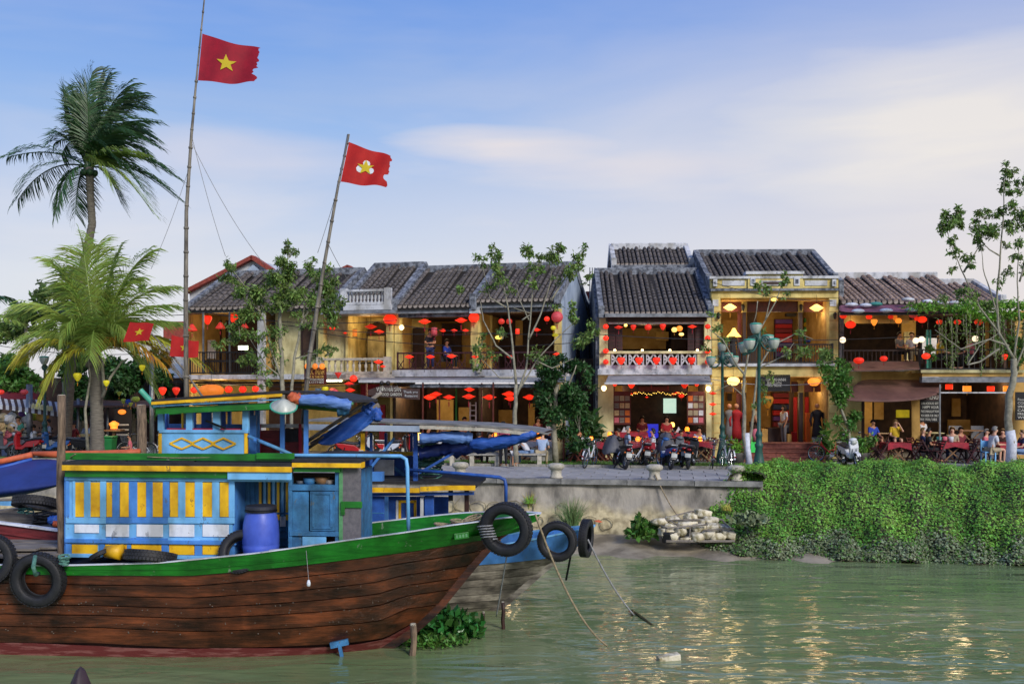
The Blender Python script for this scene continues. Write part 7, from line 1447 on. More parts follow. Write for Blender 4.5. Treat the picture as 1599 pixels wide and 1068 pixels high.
for k, (x, y) in enumerate(((1122,493),(1304,493),(1160,480),(1251,480))):
    p = G2.world(*G2.loc(x, y, -.2 if k < 2 else .7)); t = thing('wall_lantern', f"black iron wall lantern on the {['left outer','right outer','left inner','right inner'][k]} column of the tailor house", 'lamp', p); part('cage', MB().lathe([(.02,.14),(.08,.08),(.06,-.08),(.03,-.14)], (0,0,0), 6), M['black_iron'], t); part('glass', MB().lathe([(.045,.05),(.04,-.06)], (0,0,0), 6), M['lamp_glass'], t)
# left side lanterns
for k, (x, y, d, kd, m, lb) in enumerate(((186,614,9,'invcone','silk_green','pale green pointed lantern nearest the palm trunk'),(193,626,8,'drop','silk_green','small pale green lantern left of the blue one'),(200,627,9,'ball','c_blue','small blue round lantern among the green ones'),(204,631,8,'invcone','silk_green','lowest pale green pointed lantern'),(212,623,13,'oval','silk_green','largest pale green oval lantern in the cluster'),(38,612,12,'oval','silk_pink','pinkish oval lantern beside the left lamp post'),(1,612,11,'oval','silk_red_dim','dull red lantern cut by the left edge'),(166,598,9,'drop','silk_lime','yellow cloth lantern hanging just right of the palm trunk'),(121,588,12,'drop','silk_lime','yellow cloth lantern hanging left of the palm trunk'),(222,574,9,'drop','silk_lime','yellow cloth lantern under the drooping amber frond'))):
    lantern(kd, P(x, y, 38.5 if k < 7 else 35.8), d*38/FPX, m, lb, 'lanterns hanging around the left palms')
# ------------------------------------------------------------------ people
def person(label, pos, rz, pose='stand', shirt='white', pants='black', hair='hair', skin='skin', h=1.66, long=False, short=False, lean=.0, arms='rest', skirt=False, sleeve=True):
    t = thing('person', label, 'person', pos, rz, None, h/1.7); sit = pose == 'sit'; base = -.45 if False else 0
    pz = .47 if sit else .93
    dz = pz-.93; ly = -lean
    J = {'pel': (0,0,pz), 'sp': (0, ly*.4, 1.15+dz), 'ch': (0, ly*.8, 1.34+dz), 'nk': (0, ly*1.0-.01, 1.47+dz), 'hd0': (0, ly*1.1-.02, 1.54+dz), 'hd': (0, ly*1.15-.03, 1.62+dz), 'nose': (0, ly*1.15-.135, 1.595+dz)}
    R_ = {'pel': .135, 'sp': .115, 'ch': .135, 'nk': .05, 'hd0': .07, 'hd': .095, 'nose': .016}
    E = [('pel','sp'),('sp','ch'),('ch','nk'),('nk','hd0'),('hd0','hd'),('hd','nose')]
    for s, S_ in ((-1,'l'),(1,'r')):
        sh = (s*.165, ly*.85, 1.39+dz)
        if arms == 'rest' and not sit: el, wr = (s*.22, .02+ly, 1.12+dz), (s*.21, -.08+ly, .90+dz)
        elif arms == 'hold': el, wr = (s*.22, -.02+ly, 1.12+dz), (s*.10, -.26+ly, 1.12+dz)
        elif arms == 'hip': el, wr = (s*.34, .04, 1.16+dz), (s*.17, -.06, 1.04+dz)
        elif arms == 'up' and s == 1: el, wr = (s*.25, -.22+ly, 1.25+dz), (s*.12, -.2+ly, 1.5+dz)
        else: el, wr = (s*.23, -.12+ly, 1.10+dz), (s*.15, -.36+ly, 1.06+dz) if sit else (s*.2, -.2, 1.0)
        wv = Vector(wr); dv2 = (wv-Vector(el)).normalized(); hand = wv+dv2*.075; J.update({'sh'+S_: sh, 'el'+S_: el, 'wr'+S_: wr, 'ha'+S_: tuple(hand)}); R_.update({'sh'+S_: .058, 'el'+S_: .04, 'wr'+S_: .028, 'ha'+S_: .032})
        E += [('ch','sh'+S_),('sh'+S_,'el'+S_),('el'+S_,'wr'+S_),('wr'+S_,'ha'+S_)]
        sx = Vector((1,0,0)); 
        for f in range(5):
            off = sx*((f-2)*.016 if f < 4 else 0); ln = (.07,.085,.08,.07)[f] if f < 4 else .05
            tip = hand+off*1.3+dv2*ln+Vector((0,0,-.012)) if f < 4 else hand-sx*s*.045+dv2*.03
            k = f'f{S_}{f}'; J[k] = tuple(tip); R_[k] = .0085; E.append(('ha'+S_, k))
        if sit: hp, kn, an, to = (s*.09,-.03,.46), (s*.13,-.42,.50), (s*.12,-.40,.08), (s*.13,-.55,.04)
        elif pose == 'walk': hp, kn, an, to = (s*.09,0,.88), (s*.09,-.14*s-.03,.5), (s*.09,-.2*s+.05,.09), (s*.09,-.2*s-.10,.04)
        else: hp, kn, an, to = (s*.09,0,.88), (s*.10,-.02,.49), (s*.10,.02,.08), (s*.12,-.13,.04)
        J.update({'hp'+S_: hp, 'kn'+S_: kn, 'an'+S_: an, 'to'+S_: to}); R_.update({'hp'+S_: .088, 'kn'+S_: .058, 'an'+S_: .036, 'to'+S_: .032}); E += [('pel','hp'+S_),('hp'+S_,'kn'+S_),('kn'+S_,'an'+S_),('an'+S_,'to'+S_)]
    def skin_obj(name, keys, grow, m, cut={}, scale={}):
        vs = {k: Vector(J[k]) for k in keys}
        for k, (a, f) in cut.items(): vs[k] = Vector(J[a]).lerp(Vector(J[k]), f)
        ed = [(a, b) for a, b in E if a in vs and b in vs]; ks = list(vs); me = bpy.data.meshes.new(name); me.from_pydata([vs[k] for k in ks], [(ks.index(a), ks.index(b)) for a, b in ed], []); me.materials.append(M[m])
        bm = bmesh.new(); bm.from_mesh(me); ly_ = bm.verts.layers.skin.verify(); bm.verts.ensure_lookup_table()
        for i, k in enumerate(ks):
            q = scale.get(k, 1); r_ = R_[k]*q+grow
            bm.verts[i][ly_].radius = (r_*(1.25 if k in ('ch','sp','pel') else 1), r_*(.85 if k in ('ch','sp','pel') else 1)); bm.verts[i][ly_].use_root = (k == 'pel')
        bm.to_mesh(me); bm.free(); o = put(name, me, t); md = o.modifiers.new('skin', 'SKIN'); md.use_smooth_shade = True; md = o.modifiers.new('sub', 'SUBSURF'); md.levels = md.render_levels = 1; return o
    skin_obj('body', list(J), 0, skin)
    skin_obj('shirt', ['pel','sp','ch','shl','shr']+(['ell','elr'] if sleeve else []), .016, 'c_'+shirt, {k: ('sh'+k[-1], .75) for k in (('ell','elr') if sleeve else ())})
    skin_obj('trousers', ['pel','hpl','hpr','knl','knr']+([] if short else ['anl','anr']), .014, 'c_'+pants, {k: ('hp'+k[-1], .8) for k in ('knl','knr')} if short else {})
    hc = Vector(J['hd'])
    mb = MB()
    for i in range(7):
        for k in range(12):
            a = math.pi*.5*i/5; b = 6.28319*k/12; front = max(0, -math.sin(b)); z = math.cos(min(a, 1.9))
            if front > .3 and a > .9: a = .9; z = math.cos(a)
            mb.v.append((.108*math.sin(a)*math.cos(b), .115*math.sin(a)*math.sin(b)+.012, .118*z+.012))
    for i in range(6):
        for k in range(12): mb.f.append((i*12+k, i*12+(k+1) % 12, (i+1)*12+(k+1) % 12, (i+1)*12+k))
    ho = part('hair', mb, M[hair], t, smooth=True, loc=hc)
    if long: part('hair_back', MB().lathe([(.0,.09),(.09,.06),(.1,-.06),(.085,-.2),(.05,-.28),(0,-.3)], (0,.055,0), 10), M[hair], t, smooth=True, loc=hc)
    ey = MB()
    for s in (-1, 1): ey.ball((s*.034, -.088, .0), .011, 6, 4)
    ey.box(-.022, .022, -.094, -.082, -.058, -.05); o = part('face_features', ey, M['hair'], t, loc=hc); o['kind'] = 'stuff'
    return t
def sitat(px_, py_feet, Y, **k): return P(px_, 607+FPX*(ZC-ZP)/Y, Y)
def gp(px_, Y, z=ZP): q = P(px_, 600, Y); q.z = z; return q
zf = lambda F_, px_, py_, y: (F_.world(*F_.loc(px_, py_, y)))
person('woman in pink checked shirt standing between the stone benches with her back turned', gp(786, 35.6), R(180), 'stand', 'check', 'black', long=False, h=1.58)
person('small child in red shirt standing beside the woman in the checked shirt', gp(803, 35.7), R(150), 'stand', 'red', 'white', h=1.0, short=True)
person('person in white sitting on the left bench near the tarp', gp(764, 36.4), R(60), 'sit', 'white', 'khaki', h=1.6); person('person in dark clothes sitting at the left bench end', gp(748, 36.4), R(150), 'sit', 'khaki', 'black', h=1.6)
person('person in white shirt bending forward on the right bench', gp(826, 36.1), R(-110), 'sit', 'white', 'jeans', lean=.35, hair='hair_light', skin='skin_pale'); person('person in pale blue shirt sitting on the right bench end', gp(846, 36.1), R(170), 'sit', 'paleblue', 'khaki', lean=.15, hair='hair_light', skin='skin_pale')
person('grey haired man in pale blue shirt seated before the fretwork house', gp(980, 38.0), R(100), 'sit', 'paleblue', 'khaki', 'hair_grey', 'skin_pale', 1.8, arms='hold'); person('person in white shirt seated opposite the grey haired man', gp(1020, 38.0), R(-90), 'sit', 'white', 'grey', 'hair', 'skin_pale', 1.7)
person('waiter in red shirt standing under the roll-out awning', gp(1041, 39.2), R(0), 'stand', 'red', 'black', h=1.68, arms='hold'); person('woman in red shirt seated behind the parked scooters', gp(1063, 38.3), R(60), 'sit', 'red', 'black', h=1.6)
person('dark dressed diner seated left of the grey haired man', gp(966, 38.8), R(-90), 'sit', 'black', 'black', skin='skin')
person('waitress in black standing at the middle balcony rail', zf(G1, 672, 577, -.3), R(-10), 'stand', 'black', 'navy', h=1.62, long=True, arms='hold'); person('diner in blue behind the middle balcony rail', zf(G1, 697, 577, .4), R(60), 'sit', 'blue', 'black')
person('woman in yellow top seated on the right terrace', zf(G2, 1467, 577, 0), R(80), 'sit', 'yellow', 'black', 'hair_light', 'skin_pale', 1.85); person('person in pink seated facing left on the right terrace', zf(G2, 1516, 577, 0), R(-85), 'sit', 'pink', 'black', 'hair_light', 'skin_pale', 1.8, arms='up')
person('diner in pale grey behind the tin canopy rail', zf(G2, 1404, 566, .8), R(30), 'sit', 'grey', 'black'); person('diner in white behind the globe lamps', zf(G2, 1424, 566, .8), R(-40), 'sit', 'white', 'khaki', 'hair_light', 'skin_pale')
person('man in blue shirt sitting on a high chair under the brown awning', gp(1363, 38.6, ZP+.35), R(15), 'sit', 'blue', 'khaki', h=1.65, short=True); person('woman in yellow top sitting under the brown awning', gp(1398, 38.7, ZP+.35), R(-5), 'sit', 'yellow', 'black', 'hair_light', 'skin_pale', 1.65, short=True, arms='up', long=True)
person('man in black leaning back in a dark folding chair', gp(1450, 37.8), R(80), 'sit', 'black', 'black', 'hair', 'skin', 1.72, arms='hold'); person('blond person seated behind the man in black', gp(1441, 38.3), R(60), 'sit', 'navy', 'black', 'hair_light', 'skin_pale', 1.72)
person('man in white shirt and shorts seated on a light blue chair', gp(1547, 36.9), R(95), 'sit', 'white', 'khaki', 'hair_grey', 'skin_pale', 1.85, short=True, lean=.12, arms='hold'); person('person in flowered shirt behind the man in white', gp(1540, 38.2), R(40), 'sit', 'pink', 'grey', 'hair_grey', 'skin_pale'); person('red haired woman seated left of the white trunk', gp(1566, 38.4), R(-40), 'sit', 'brown', 'black', 'hair_light', 'skin_pale')
person('woman in blue at the right edge behind the white trunk', gp(1597, 37.4), R(-90), 'sit', 'navy', 'jeans', 'hair_light', 'skin_pale')
person('shop girl in white standing inside the tailor house', zf(G2, 1224, 694, 1.4), R(-70), 'stand', 'white', 'grey', h=1.6, long=True); person('customer in brown inside the tailor house doorway', zf(G2, 1178, 694, .9), R(90), 'stand', 'khaki', 'brown', h=1.65)
person('waiter in red inside the seafood garden entrance', zf(G1, 840, 716, .5), R(30), 'stand', 'maroon', 'black', h=1.65)
person('person in dark red shirt seated at the yellow table on the left', gp(114, 40.6, ZP+.15), R(160), 'sit', 'maroon', 'black', h=1.75); person('person in patterned shirt seated beside the palm foot', gp(136, 41.2, ZP+.15), R(-30), 'sit', 'paleblue', 'black', h=1.75); person('woman in pale blouse seated on the scooters at the left', gp(76, 40.3, ZP+.35), R(-60), 'sit', 'paleblue', 'brown', h=1.6, arms='hold'); person('girl in pink and teal crouching near the thick post', gp(203, 38.6, ZP-.05), R(-70), 'sit', 'pink', 'teal', h=1.45, arms='hold')
for x, Y, rz, sh, pn, hr, lb in ((668,39.0,80,'white','black','hair','diner in white under the saucer lanterns near the striped post'),(693,38.9,-90,'navy','khaki','hair','diner in navy at the left tables under the long canopy'),(730,38.7,70,'orange','black','hair','diner in orange shirt behind the ladder shelf'),(782,38.9,-80,'grey','navy','hair_grey','grey haired diner behind the checked shirt'),(818,39.0,60,'teal','black','hair','diner in teal shirt beside the bare tree'),(905,38.5,40,'black','jeans','hair','person in black at the table next to the dark bush'),(1092,38.9,-20,'paleblue','grey','hair','diner in pale blue behind the orange table lamps'),(1500,38.5,20,'maroon','black','hair','diner in dark red behind the empty folding chairs'),(1487,38.5,-30,'khaki','navy','hair_light','fair haired diner behind the white paper bag'),(52,41.0,-40,'yellow','brown','hair','seller in yellow beside the straw hats')):
    person(lb, gp(x, Y), R(rz), 'sit', sh, pn, hr, 'skin_pale' if hr != 'hair' else 'skin', 1.75, arms='hold')
for x, Y, sh, pn, lb in ((860,39.8,'white','navy','waiter in white standing behind the dark bushy tree'),(725,40.2,'black','black','waitress in black standing inside the seafood garden'),(1003,40.9,'maroon','black','cook in dark red deep inside the fretwork house'),(1440,40.1,'white','black','waiter in white beside the menu board'),(28,40.9,'teal','khaki','shopper in teal looking at the straw hats')): person(lb, gp(x, Y), R(random.uniform(-60,60)), 'stand', sh, pn, h=1.62, arms='hold')
# tailor's dummies
def dummy(label, pos, m, m2, rz=0, h=1.6):
    t = thing('mannequin', label, 'mannequin', pos, rz, None, h/1.6)
    part('dress', MB().lathe([(0,.25),(.2,.25),(.17,.6),(.14,.9),(.12,1.0),(.17,1.2),(.2,1.3),(.12,1.38),(.05,1.42)], (0,0,0), 14, rad=lambda k, n: 1+.15*abs(math.cos(6.283*k/n))), M[m], t, smooth=True); part('head', MB().ball((0,0,1.56), .1, 10, 8), M['skin'], t, smooth=True); part('stand', MB().tube([(0,0,0),(0,0,.3)], .03, 6), M['black_iron'], t); part('sleeves', MB().tube([(-.2,0,1.28),(-.27,0,1.0),(-.25,-.05,.75)], [.06,.05,.04], 8).tube([(.2,0,1.28),(.27,0,1.0),(.25,-.05,.75)], [.06,.05,.04], 8), M[m2], t, smooth=True)['kind'] = 'stuff'
dummy('mannequin in black suit in the right doorway of the tailor house', zf(G2, 1276, 694, .5), 'c_black', 'c_black'); dummy('mannequin in grey top at the left of the tailor house', zf(G2, 1139, 694, .7), 'c_grey', 'c_black'); dummy('mannequin in long red dress inside the tailor house', zf(G2, 1150, 694, .6), 'c_red', 'c_red'); dummy('mannequin in dark jacket under a yellow lampshade in the upper gallery', zf(G2, 1144, 567, .6), 'c_black', 'c_black', h=1.25)
t = thing('lamp_shade', 'yellow tent shaped lampshade above the dark jacket', 'lamp', zf(G2, 1146, 521, .6)); part('shade', MB().lathe([(.05,.22),(.14,.05),(.3,-.12)], (0,0,0), 12), M['silk_yellow'], t, smooth=True); part('finial', MB().ball((0,0,.25), .04, 6, 4), M['black_iron'], t)
tag(part('carrier_bag', MB().box(-.14, .14, -.05, .05, 0, .38).box(-.1,-.08,-.01,.01,.38,.6).box(.08,.1,-.01,.01,.38,.6), mat('bag_green', '#38e060', .5)), 'bright green carrier bag by the whitewashed tree', 'bag').location = gp(1178, 37.0, ZP+.42)
o = tag(part('jacket', MB().lathe([(0,0),(.12,.03),(.16,.25),(.1,.45),(0,.48)], (0,0,0), 10), M['c_pink'], smooth=True), 'pink jacket hanging above the green bag', 'jacket'); o.location = gp(1180, 37.1, ZP+.82)
# ------------------------------------------------------------------ furniture
def fold_chair(m):
    t = thing('folding_chair', 'x', 'chair'); w_ = .21
    for s in (-1, 1): part('side_leg', MB().bar((s*w_,-.24,0), (s*w_,.22,.86), .03, .045), M[m], t); part('side_leg', MB().bar((s*(w_-.03),.24,0), (s*(w_-.03),-.2,.46), .03, .045), M[m], t)
    for k in range(5): part('seat_slat', MB().box(-w_, w_, -.2+k*.085, -.13+k*.085, .45, .468), M[m], t)
    for z in (.62,.72,.82): part('back_slat', MB().bar((-w_,.22*(z/.86)-.24*(1-z/.86)+.0,z), (w_,.22*(z/.86)-.24*(1-z/.86),z), .018, .055), M[m], t)
    part('stretcher', MB().bar((-w_,-.17,.14), (w_,-.17,.14), .02), M[m], t); return t
CH = {'chair_dark': None, 'chair_wood': None}
def chair(pos, rz, m, label, group):
    if CH[m] is None: CH[m] = fold_chair(m); c = CH[m]; c.location = pos; c.rotation_euler = (0,0,rz); KIDS[c.name] = list(c.children)
    else: c = dup(CH[m], pos, rz)
    c['label'] = label; c['group'] = group; return c
def table(pos, label, cloth=None, w=.42, h=.74, rz=0, grp='cafe tables set outdoors', wood='table_wood', items=()):
    t = thing('cafe_table', label, 'table', pos, rz, grp)
    part('table_top', MB().box(-w, w, -w, w, h-.03, h), M[wood], t)
    for s in (-1, 1): part('leg', MB().bar((-w*.8, s*w*.7, 0), (w*.8, s*w*.7, h-.03), .03, .045), M[wood], t); part('leg', MB().bar((w*.8, s*w*.7+.035, 0), (-w*.8, s*w*.7+.035, h-.03), .03, .045), M[wood], t)
    if cloth:
        mb = MB(); n = 6; e = w+.012; top = h+.006; dr = .26
        ring = []
        for s in range(4):
            for k in range(n):
                u = -1+2*k/n; p = [(u,-1),(1,u),(-u,1),(-1,-u)][s]; ring.append((p[0]*e, p[1]*e, abs(u)))
        b = len(ring); mb.v = [(x, y, top) for x, y, _ in ring]+[(x*1.04, y*1.04, top-dr*(.55+.45*q)) for x, y, q in ring]; mb.f = [tuple(range(b))]+[(i, i+b, (i+1) % b+b, (i+1) % b) for i in range(b)]
        o = tag(part('tablecloth', mb, M[cloth]), label.replace('table', 'tablecloth').replace('cloth covered ', '')[:110], 'tablecloth', 'cloths on the outdoor tables'); o.location = pos; o.rotation_euler = (0,0,rz)
    return t
def glow(pos, label, m='candle', r=.08, h=.2):
    t = thing('table_lantern', label, 'lamp', pos, 0, 'small lit lanterns on tables'); part('glass', MB().lathe([(r*.7,0),(r,h*.3),(r,h*.7),(r*.6,h)], (0,0,0), 10), M[m], t, smooth=True); part('foot', MB().lathe([(0,0),(r*.8,0),(r*.8,.02),(0,.02)], (0,0,0), 10), M['black_iron'], t)
# right cafe
g1 = 'dark red folding chairs of the right cafe'
for k, (x, Y, rz, lb) in enumerate(((1366,37.9,80,'dark folding chair left of the low red table'),(1378,37.4,-100,'dark folding chair close to the white scooter side of the red table'),(1428,38.0,-80,'dark folding chair between the red table and the man in black'),(1447,37.6,85,'dark folding chair under the man in black'),(1464,37.2,-70,'dark folding chair right of the man in black'),(1510,37.6,-60,'empty dark folding chair in the middle of the right cafe'),(1520,37.2,-110,'empty dark folding chair facing the man in white'),(1566,37.9,70,'dark folding chair left of the white trunk'),(1533,38.5,10,'dark folding chair behind the flowered shirt'))): chair(gp(x, Y), R(rz), 'chair_dark', lb, g1)
table(gp(1398, 37.7), 'low red cloth covered table near the white scooter', 'cloth_red'); table(gp(1482, 38.0), 'red cloth covered table in front of the man in black', 'cloth_red', .5); table(gp(1573, 37.8), 'red cloth covered table behind the white trunk', 'cloth_red', .5); table(gp(1382, 39.0, ZP+.2), 'bare wooden table between the man in blue and the woman in yellow', None, .35, .85); table(gp(1510, 39.4, ZP+.35), 'tan wooden table inside the cafe', None, .5, .8); table(gp(1455, 39.5, ZP+.3), 'pale cane table under the black menu board', None, .35, .75, wood='wall_pale')
for k, (x, Y, rz, lb) in enumerate(((1363,39.0,10,'high wooden chair under the man in blue'),(1397,39.1,0,'high wooden chair under the woman in yellow'),(1427,39.2,30,'wooden folding chair beside the yellow post'))): chair(gp(x, Y, ZP+.15 if k < 2 else ZP), R(rz), 'chair_wood', lb, 'wooden chairs under the brown awning')
for x, m, lb in ((1485,'c_white','white paper bag on the red table of the man in black'),(1475,'c_pink','pink cup on the red table of the man in black'),(1466,'c_teal','green bag on the table beside the man in black')):
    o = tag(part('table_item', MB().lathe([(0,0),(.08,0),(.1,.2),(.06,.22),(0,.22)], (0,0,0), 10), M[m], smooth=True), lb, 'tableware'); o.location = gp(x, 37.85, ZP+.748)
tag(part('blue_chair', MB().box(-.2,.2,-.2,.2,.42,.46).box(-.2,-.16,.16,.2,0,.9).box(.16,.2,.16,.2,0,.9).box(-.2,-.16,-.2,-.16,0,.42).box(.16,.2,-.2,-.16,0,.42).box(-.16,.16,.17,.19,.6,.85), M['blue_light']), 'light blue chair under the man in white shirt', 'chair').location = gp(1543, 36.95)
for k, x in enumerate((1495, 1530)): tag(part('cloth_seat', MB().box(-.25,.25,-.22,.22,.4,.46).box(-.25,.25,.2,.25,.4,.95).box(-.25,-.2,-.22,-.17,0,.4).box(.2,.25,-.22,-.17,0,.4).box(-.25,-.2,.2,.25,0,.4).box(.2,.25,.2,.25,0,.4), M['c_pink' if 0 else 'c_grey']), ['grey padded chair at the left of the tan table','grey padded chair at the right of the tan table'][k], 'chair').location = gp(x, 39.6, ZP+.35)
# fretwork house terrace
g2_ = 'reddish wooden folding chairs before the fretwork house'
for k, (x, Y, rz, lb) in enumerate(((895,38.2,90,'red wooden folding chair farthest left beside the dark bush'),(903,37.8,-60,'red wooden folding chair left of the first red table'),(936,38.0,-90,'red wooden folding chair right of the first red table'),(944,38.4,-120,'red wooden folding chair near the covered scooter'),(978,38.3,90,'chair under the grey haired man'),(1022,38.4,-90,'chair under the person in white before the fretwork house'),(1066,38.5,80,'chair under the woman in red shirt'),(1110,38.2,-80,'red wooden folding chair right of the table with orange lamps'),(1106,39.4,-60,'red wooden folding chair against the right pale column'),(945,39.5,70,'red wooden folding chair against the left pale column'))): chair(gp(x, Y), R(rz), 'chair_wood', lb, g2_)
for x, Y, lb in ((921,38.1,'red cloth covered table farthest left before the pale column'),(1000,38.1,'red cloth covered table between the grey haired man and the person in white'),(1092,38.2,'red cloth covered table right of the woman in red')): table(gp(x, Y), lb, 'cloth_red', .48)
for x, Y, lb in ((984,40.2,'raised red cloth covered table at the left of the restaurant entrance'),(1066,40.2,'raised red cloth covered table at the right of the restaurant entrance')): table(gp(x, Y, ZP+.3), lb, 'cloth_red', .62)
for x, Y, z, m, lb in ((923,38.1,.75,'candle','orange lit lantern on the farthest left red table'),(996,38.1,.75,'candle','left orange lantern on the table of the grey haired man'),(1004,38.0,.75,'candle','right orange lantern on the table of the grey haired man'),(1085,38.1,.75,'candle','left orange lantern on the table right of the woman in red'),(1093,38.1,.75,'candle','right orange lantern on the table right of the woman in red'),(980,40.0,1.05,'candle','orange lantern on the raised left table'),(1073,40.0,1.05,'candle','orange lantern on the raised right table'),(952,38.9,.9,'candle','small orange light left of the dark dressed diner'),(1050,40.9,1.2,'silk_yellow','yellow lit lamp deep inside the restaurant entrance')): glow(gp(x, Y, ZP+z), lb, m, .09, .2)
for k, (x, z, lb) in enumerate(((975,1.045,'folded napkin on the raised left table'),(1060,1.045,'folded napkin on the raised right table'),(910,.752,'white menu stand on the farthest left red table'))):
    o = tag(part('napkin', MB().add([(-.12,0,0),(.12,0,0),(.12,.14,0),(-.12,.14,0),(0,.07,.22)], [(0,1,4),(1,2,4),(2,3,4),(3,0,4),(3,2,1,0)]), M['cloth_white']), lb, 'napkin'); o.location = gp(x, 39.9 if k < 2 else 38.0, ZP+z)
# left row tables and lights behind the boats
mass('green tree beyond the right end of the houses', [(1690,600,60,60),(1730,540,50,50)], 40, 'leaf_mid', .22, .8, 9)
for k, (x, m) in enumerate(((654,'silk_yellow'),(704,'silk_yellow'),(773,'silk_pink'),(843,'silk_red'))):
    Y = 39.0; table(gp(x, Y), ['table with yellow lamp nearest the seafood sign','table with yellow lamp second from the seafood sign','table with pink lamp behind the checked shirt','table with red lamp beside the bare tree'][k], 'cloth_white' if k != 2 else 'cloth_red', .5); glow(gp(x, Y, ZP+.752), ['yellow cube lamp nearest the seafood sign','yellow cube lamp second from the seafood sign','pink cube lamp behind the checked shirt','red lamp beside the bare tree'][k], m if k < 2 else 'candle', .13, .3)
for k, (x, Y, rz) in enumerate(((632,39.1,90),(676,39.2,-90),(688,38.9,90),(722,39.0,-90),(757,38.8,90),(790,39.1,-90),(826,38.9,80),(862,39.0,-90))): chair(gp(x, Y), R(rz), 'chair_wood', f'wooden folding chair at the tables under the long canopy, {ORD[k]} from the left', 'wooden chairs under the long canopy')
for k, (x, y, m) in enumerate(((708,690,'board_brown'),(770,690,'wall_ochre'),(845,692,'wall_ochre'))): o = tag(part('planter_box', MB().box(-.45,.45,-.15,.15,0,.55), M['stone_kerb']), ['pale menu stand left of the bench','pale planter box behind the benches','pale planter box beside the dark bush'][k], 'planter'); o.location = gp((700,773,847)[k], 38.0)
def pot(px_, Y, r, label, n=120, m='leaf_mid', size=.2, h=.5):
    t = thing('potted_plant', label, 'plant', gp(px_, Y)); part('pot', MB().lathe([(0,0),(r*.7,0),(r*.95,r*.8),(r,r*1.0),(r*.85,r),(0,r*.85)], (0,0,0), 14), M['clay_pot'], t, smooth=True); p_ = blob((0,0,r+h*.4), (r*1.2,r,h), n, int(px_), .1); np_leaves('foliage', p_, size, m, t, asp=.3, down=-.6)
pot(1150, 37.6, .38, 'dark round pot with leafy plant left of the brick steps', 200, 'leaf_bright', .2, .35); pot(1135, 37.8, .2, 'small pot plant behind the parked bicycles', 160, 'leaf_mid'); pot(1290, 38.4, .25, 'tall leafy plant right of the brick steps', 220, 'leaf_mid', .35, .9); pot(1345, 38.0, .35, 'round pot with yellow green plant behind the white scooter', 220, 'leaf_bright', .22, .4); pot(1318, 38.2, .3, 'low dark pot by the yellow column', 120); pot(922, 39.3, .3, 'tall palm like plant at the foot of the pale column', 260, 'leaf_dark', .5, 1.0); pot(905, 38.9, .3, 'spiky bright plant beside the dark bushy tree', 240, 'leaf_mid', .5, 1.1); pot(938, 39.0, .2, 'cactus like plant against the pale column', 100, 'leaf_dark', .25, .6)
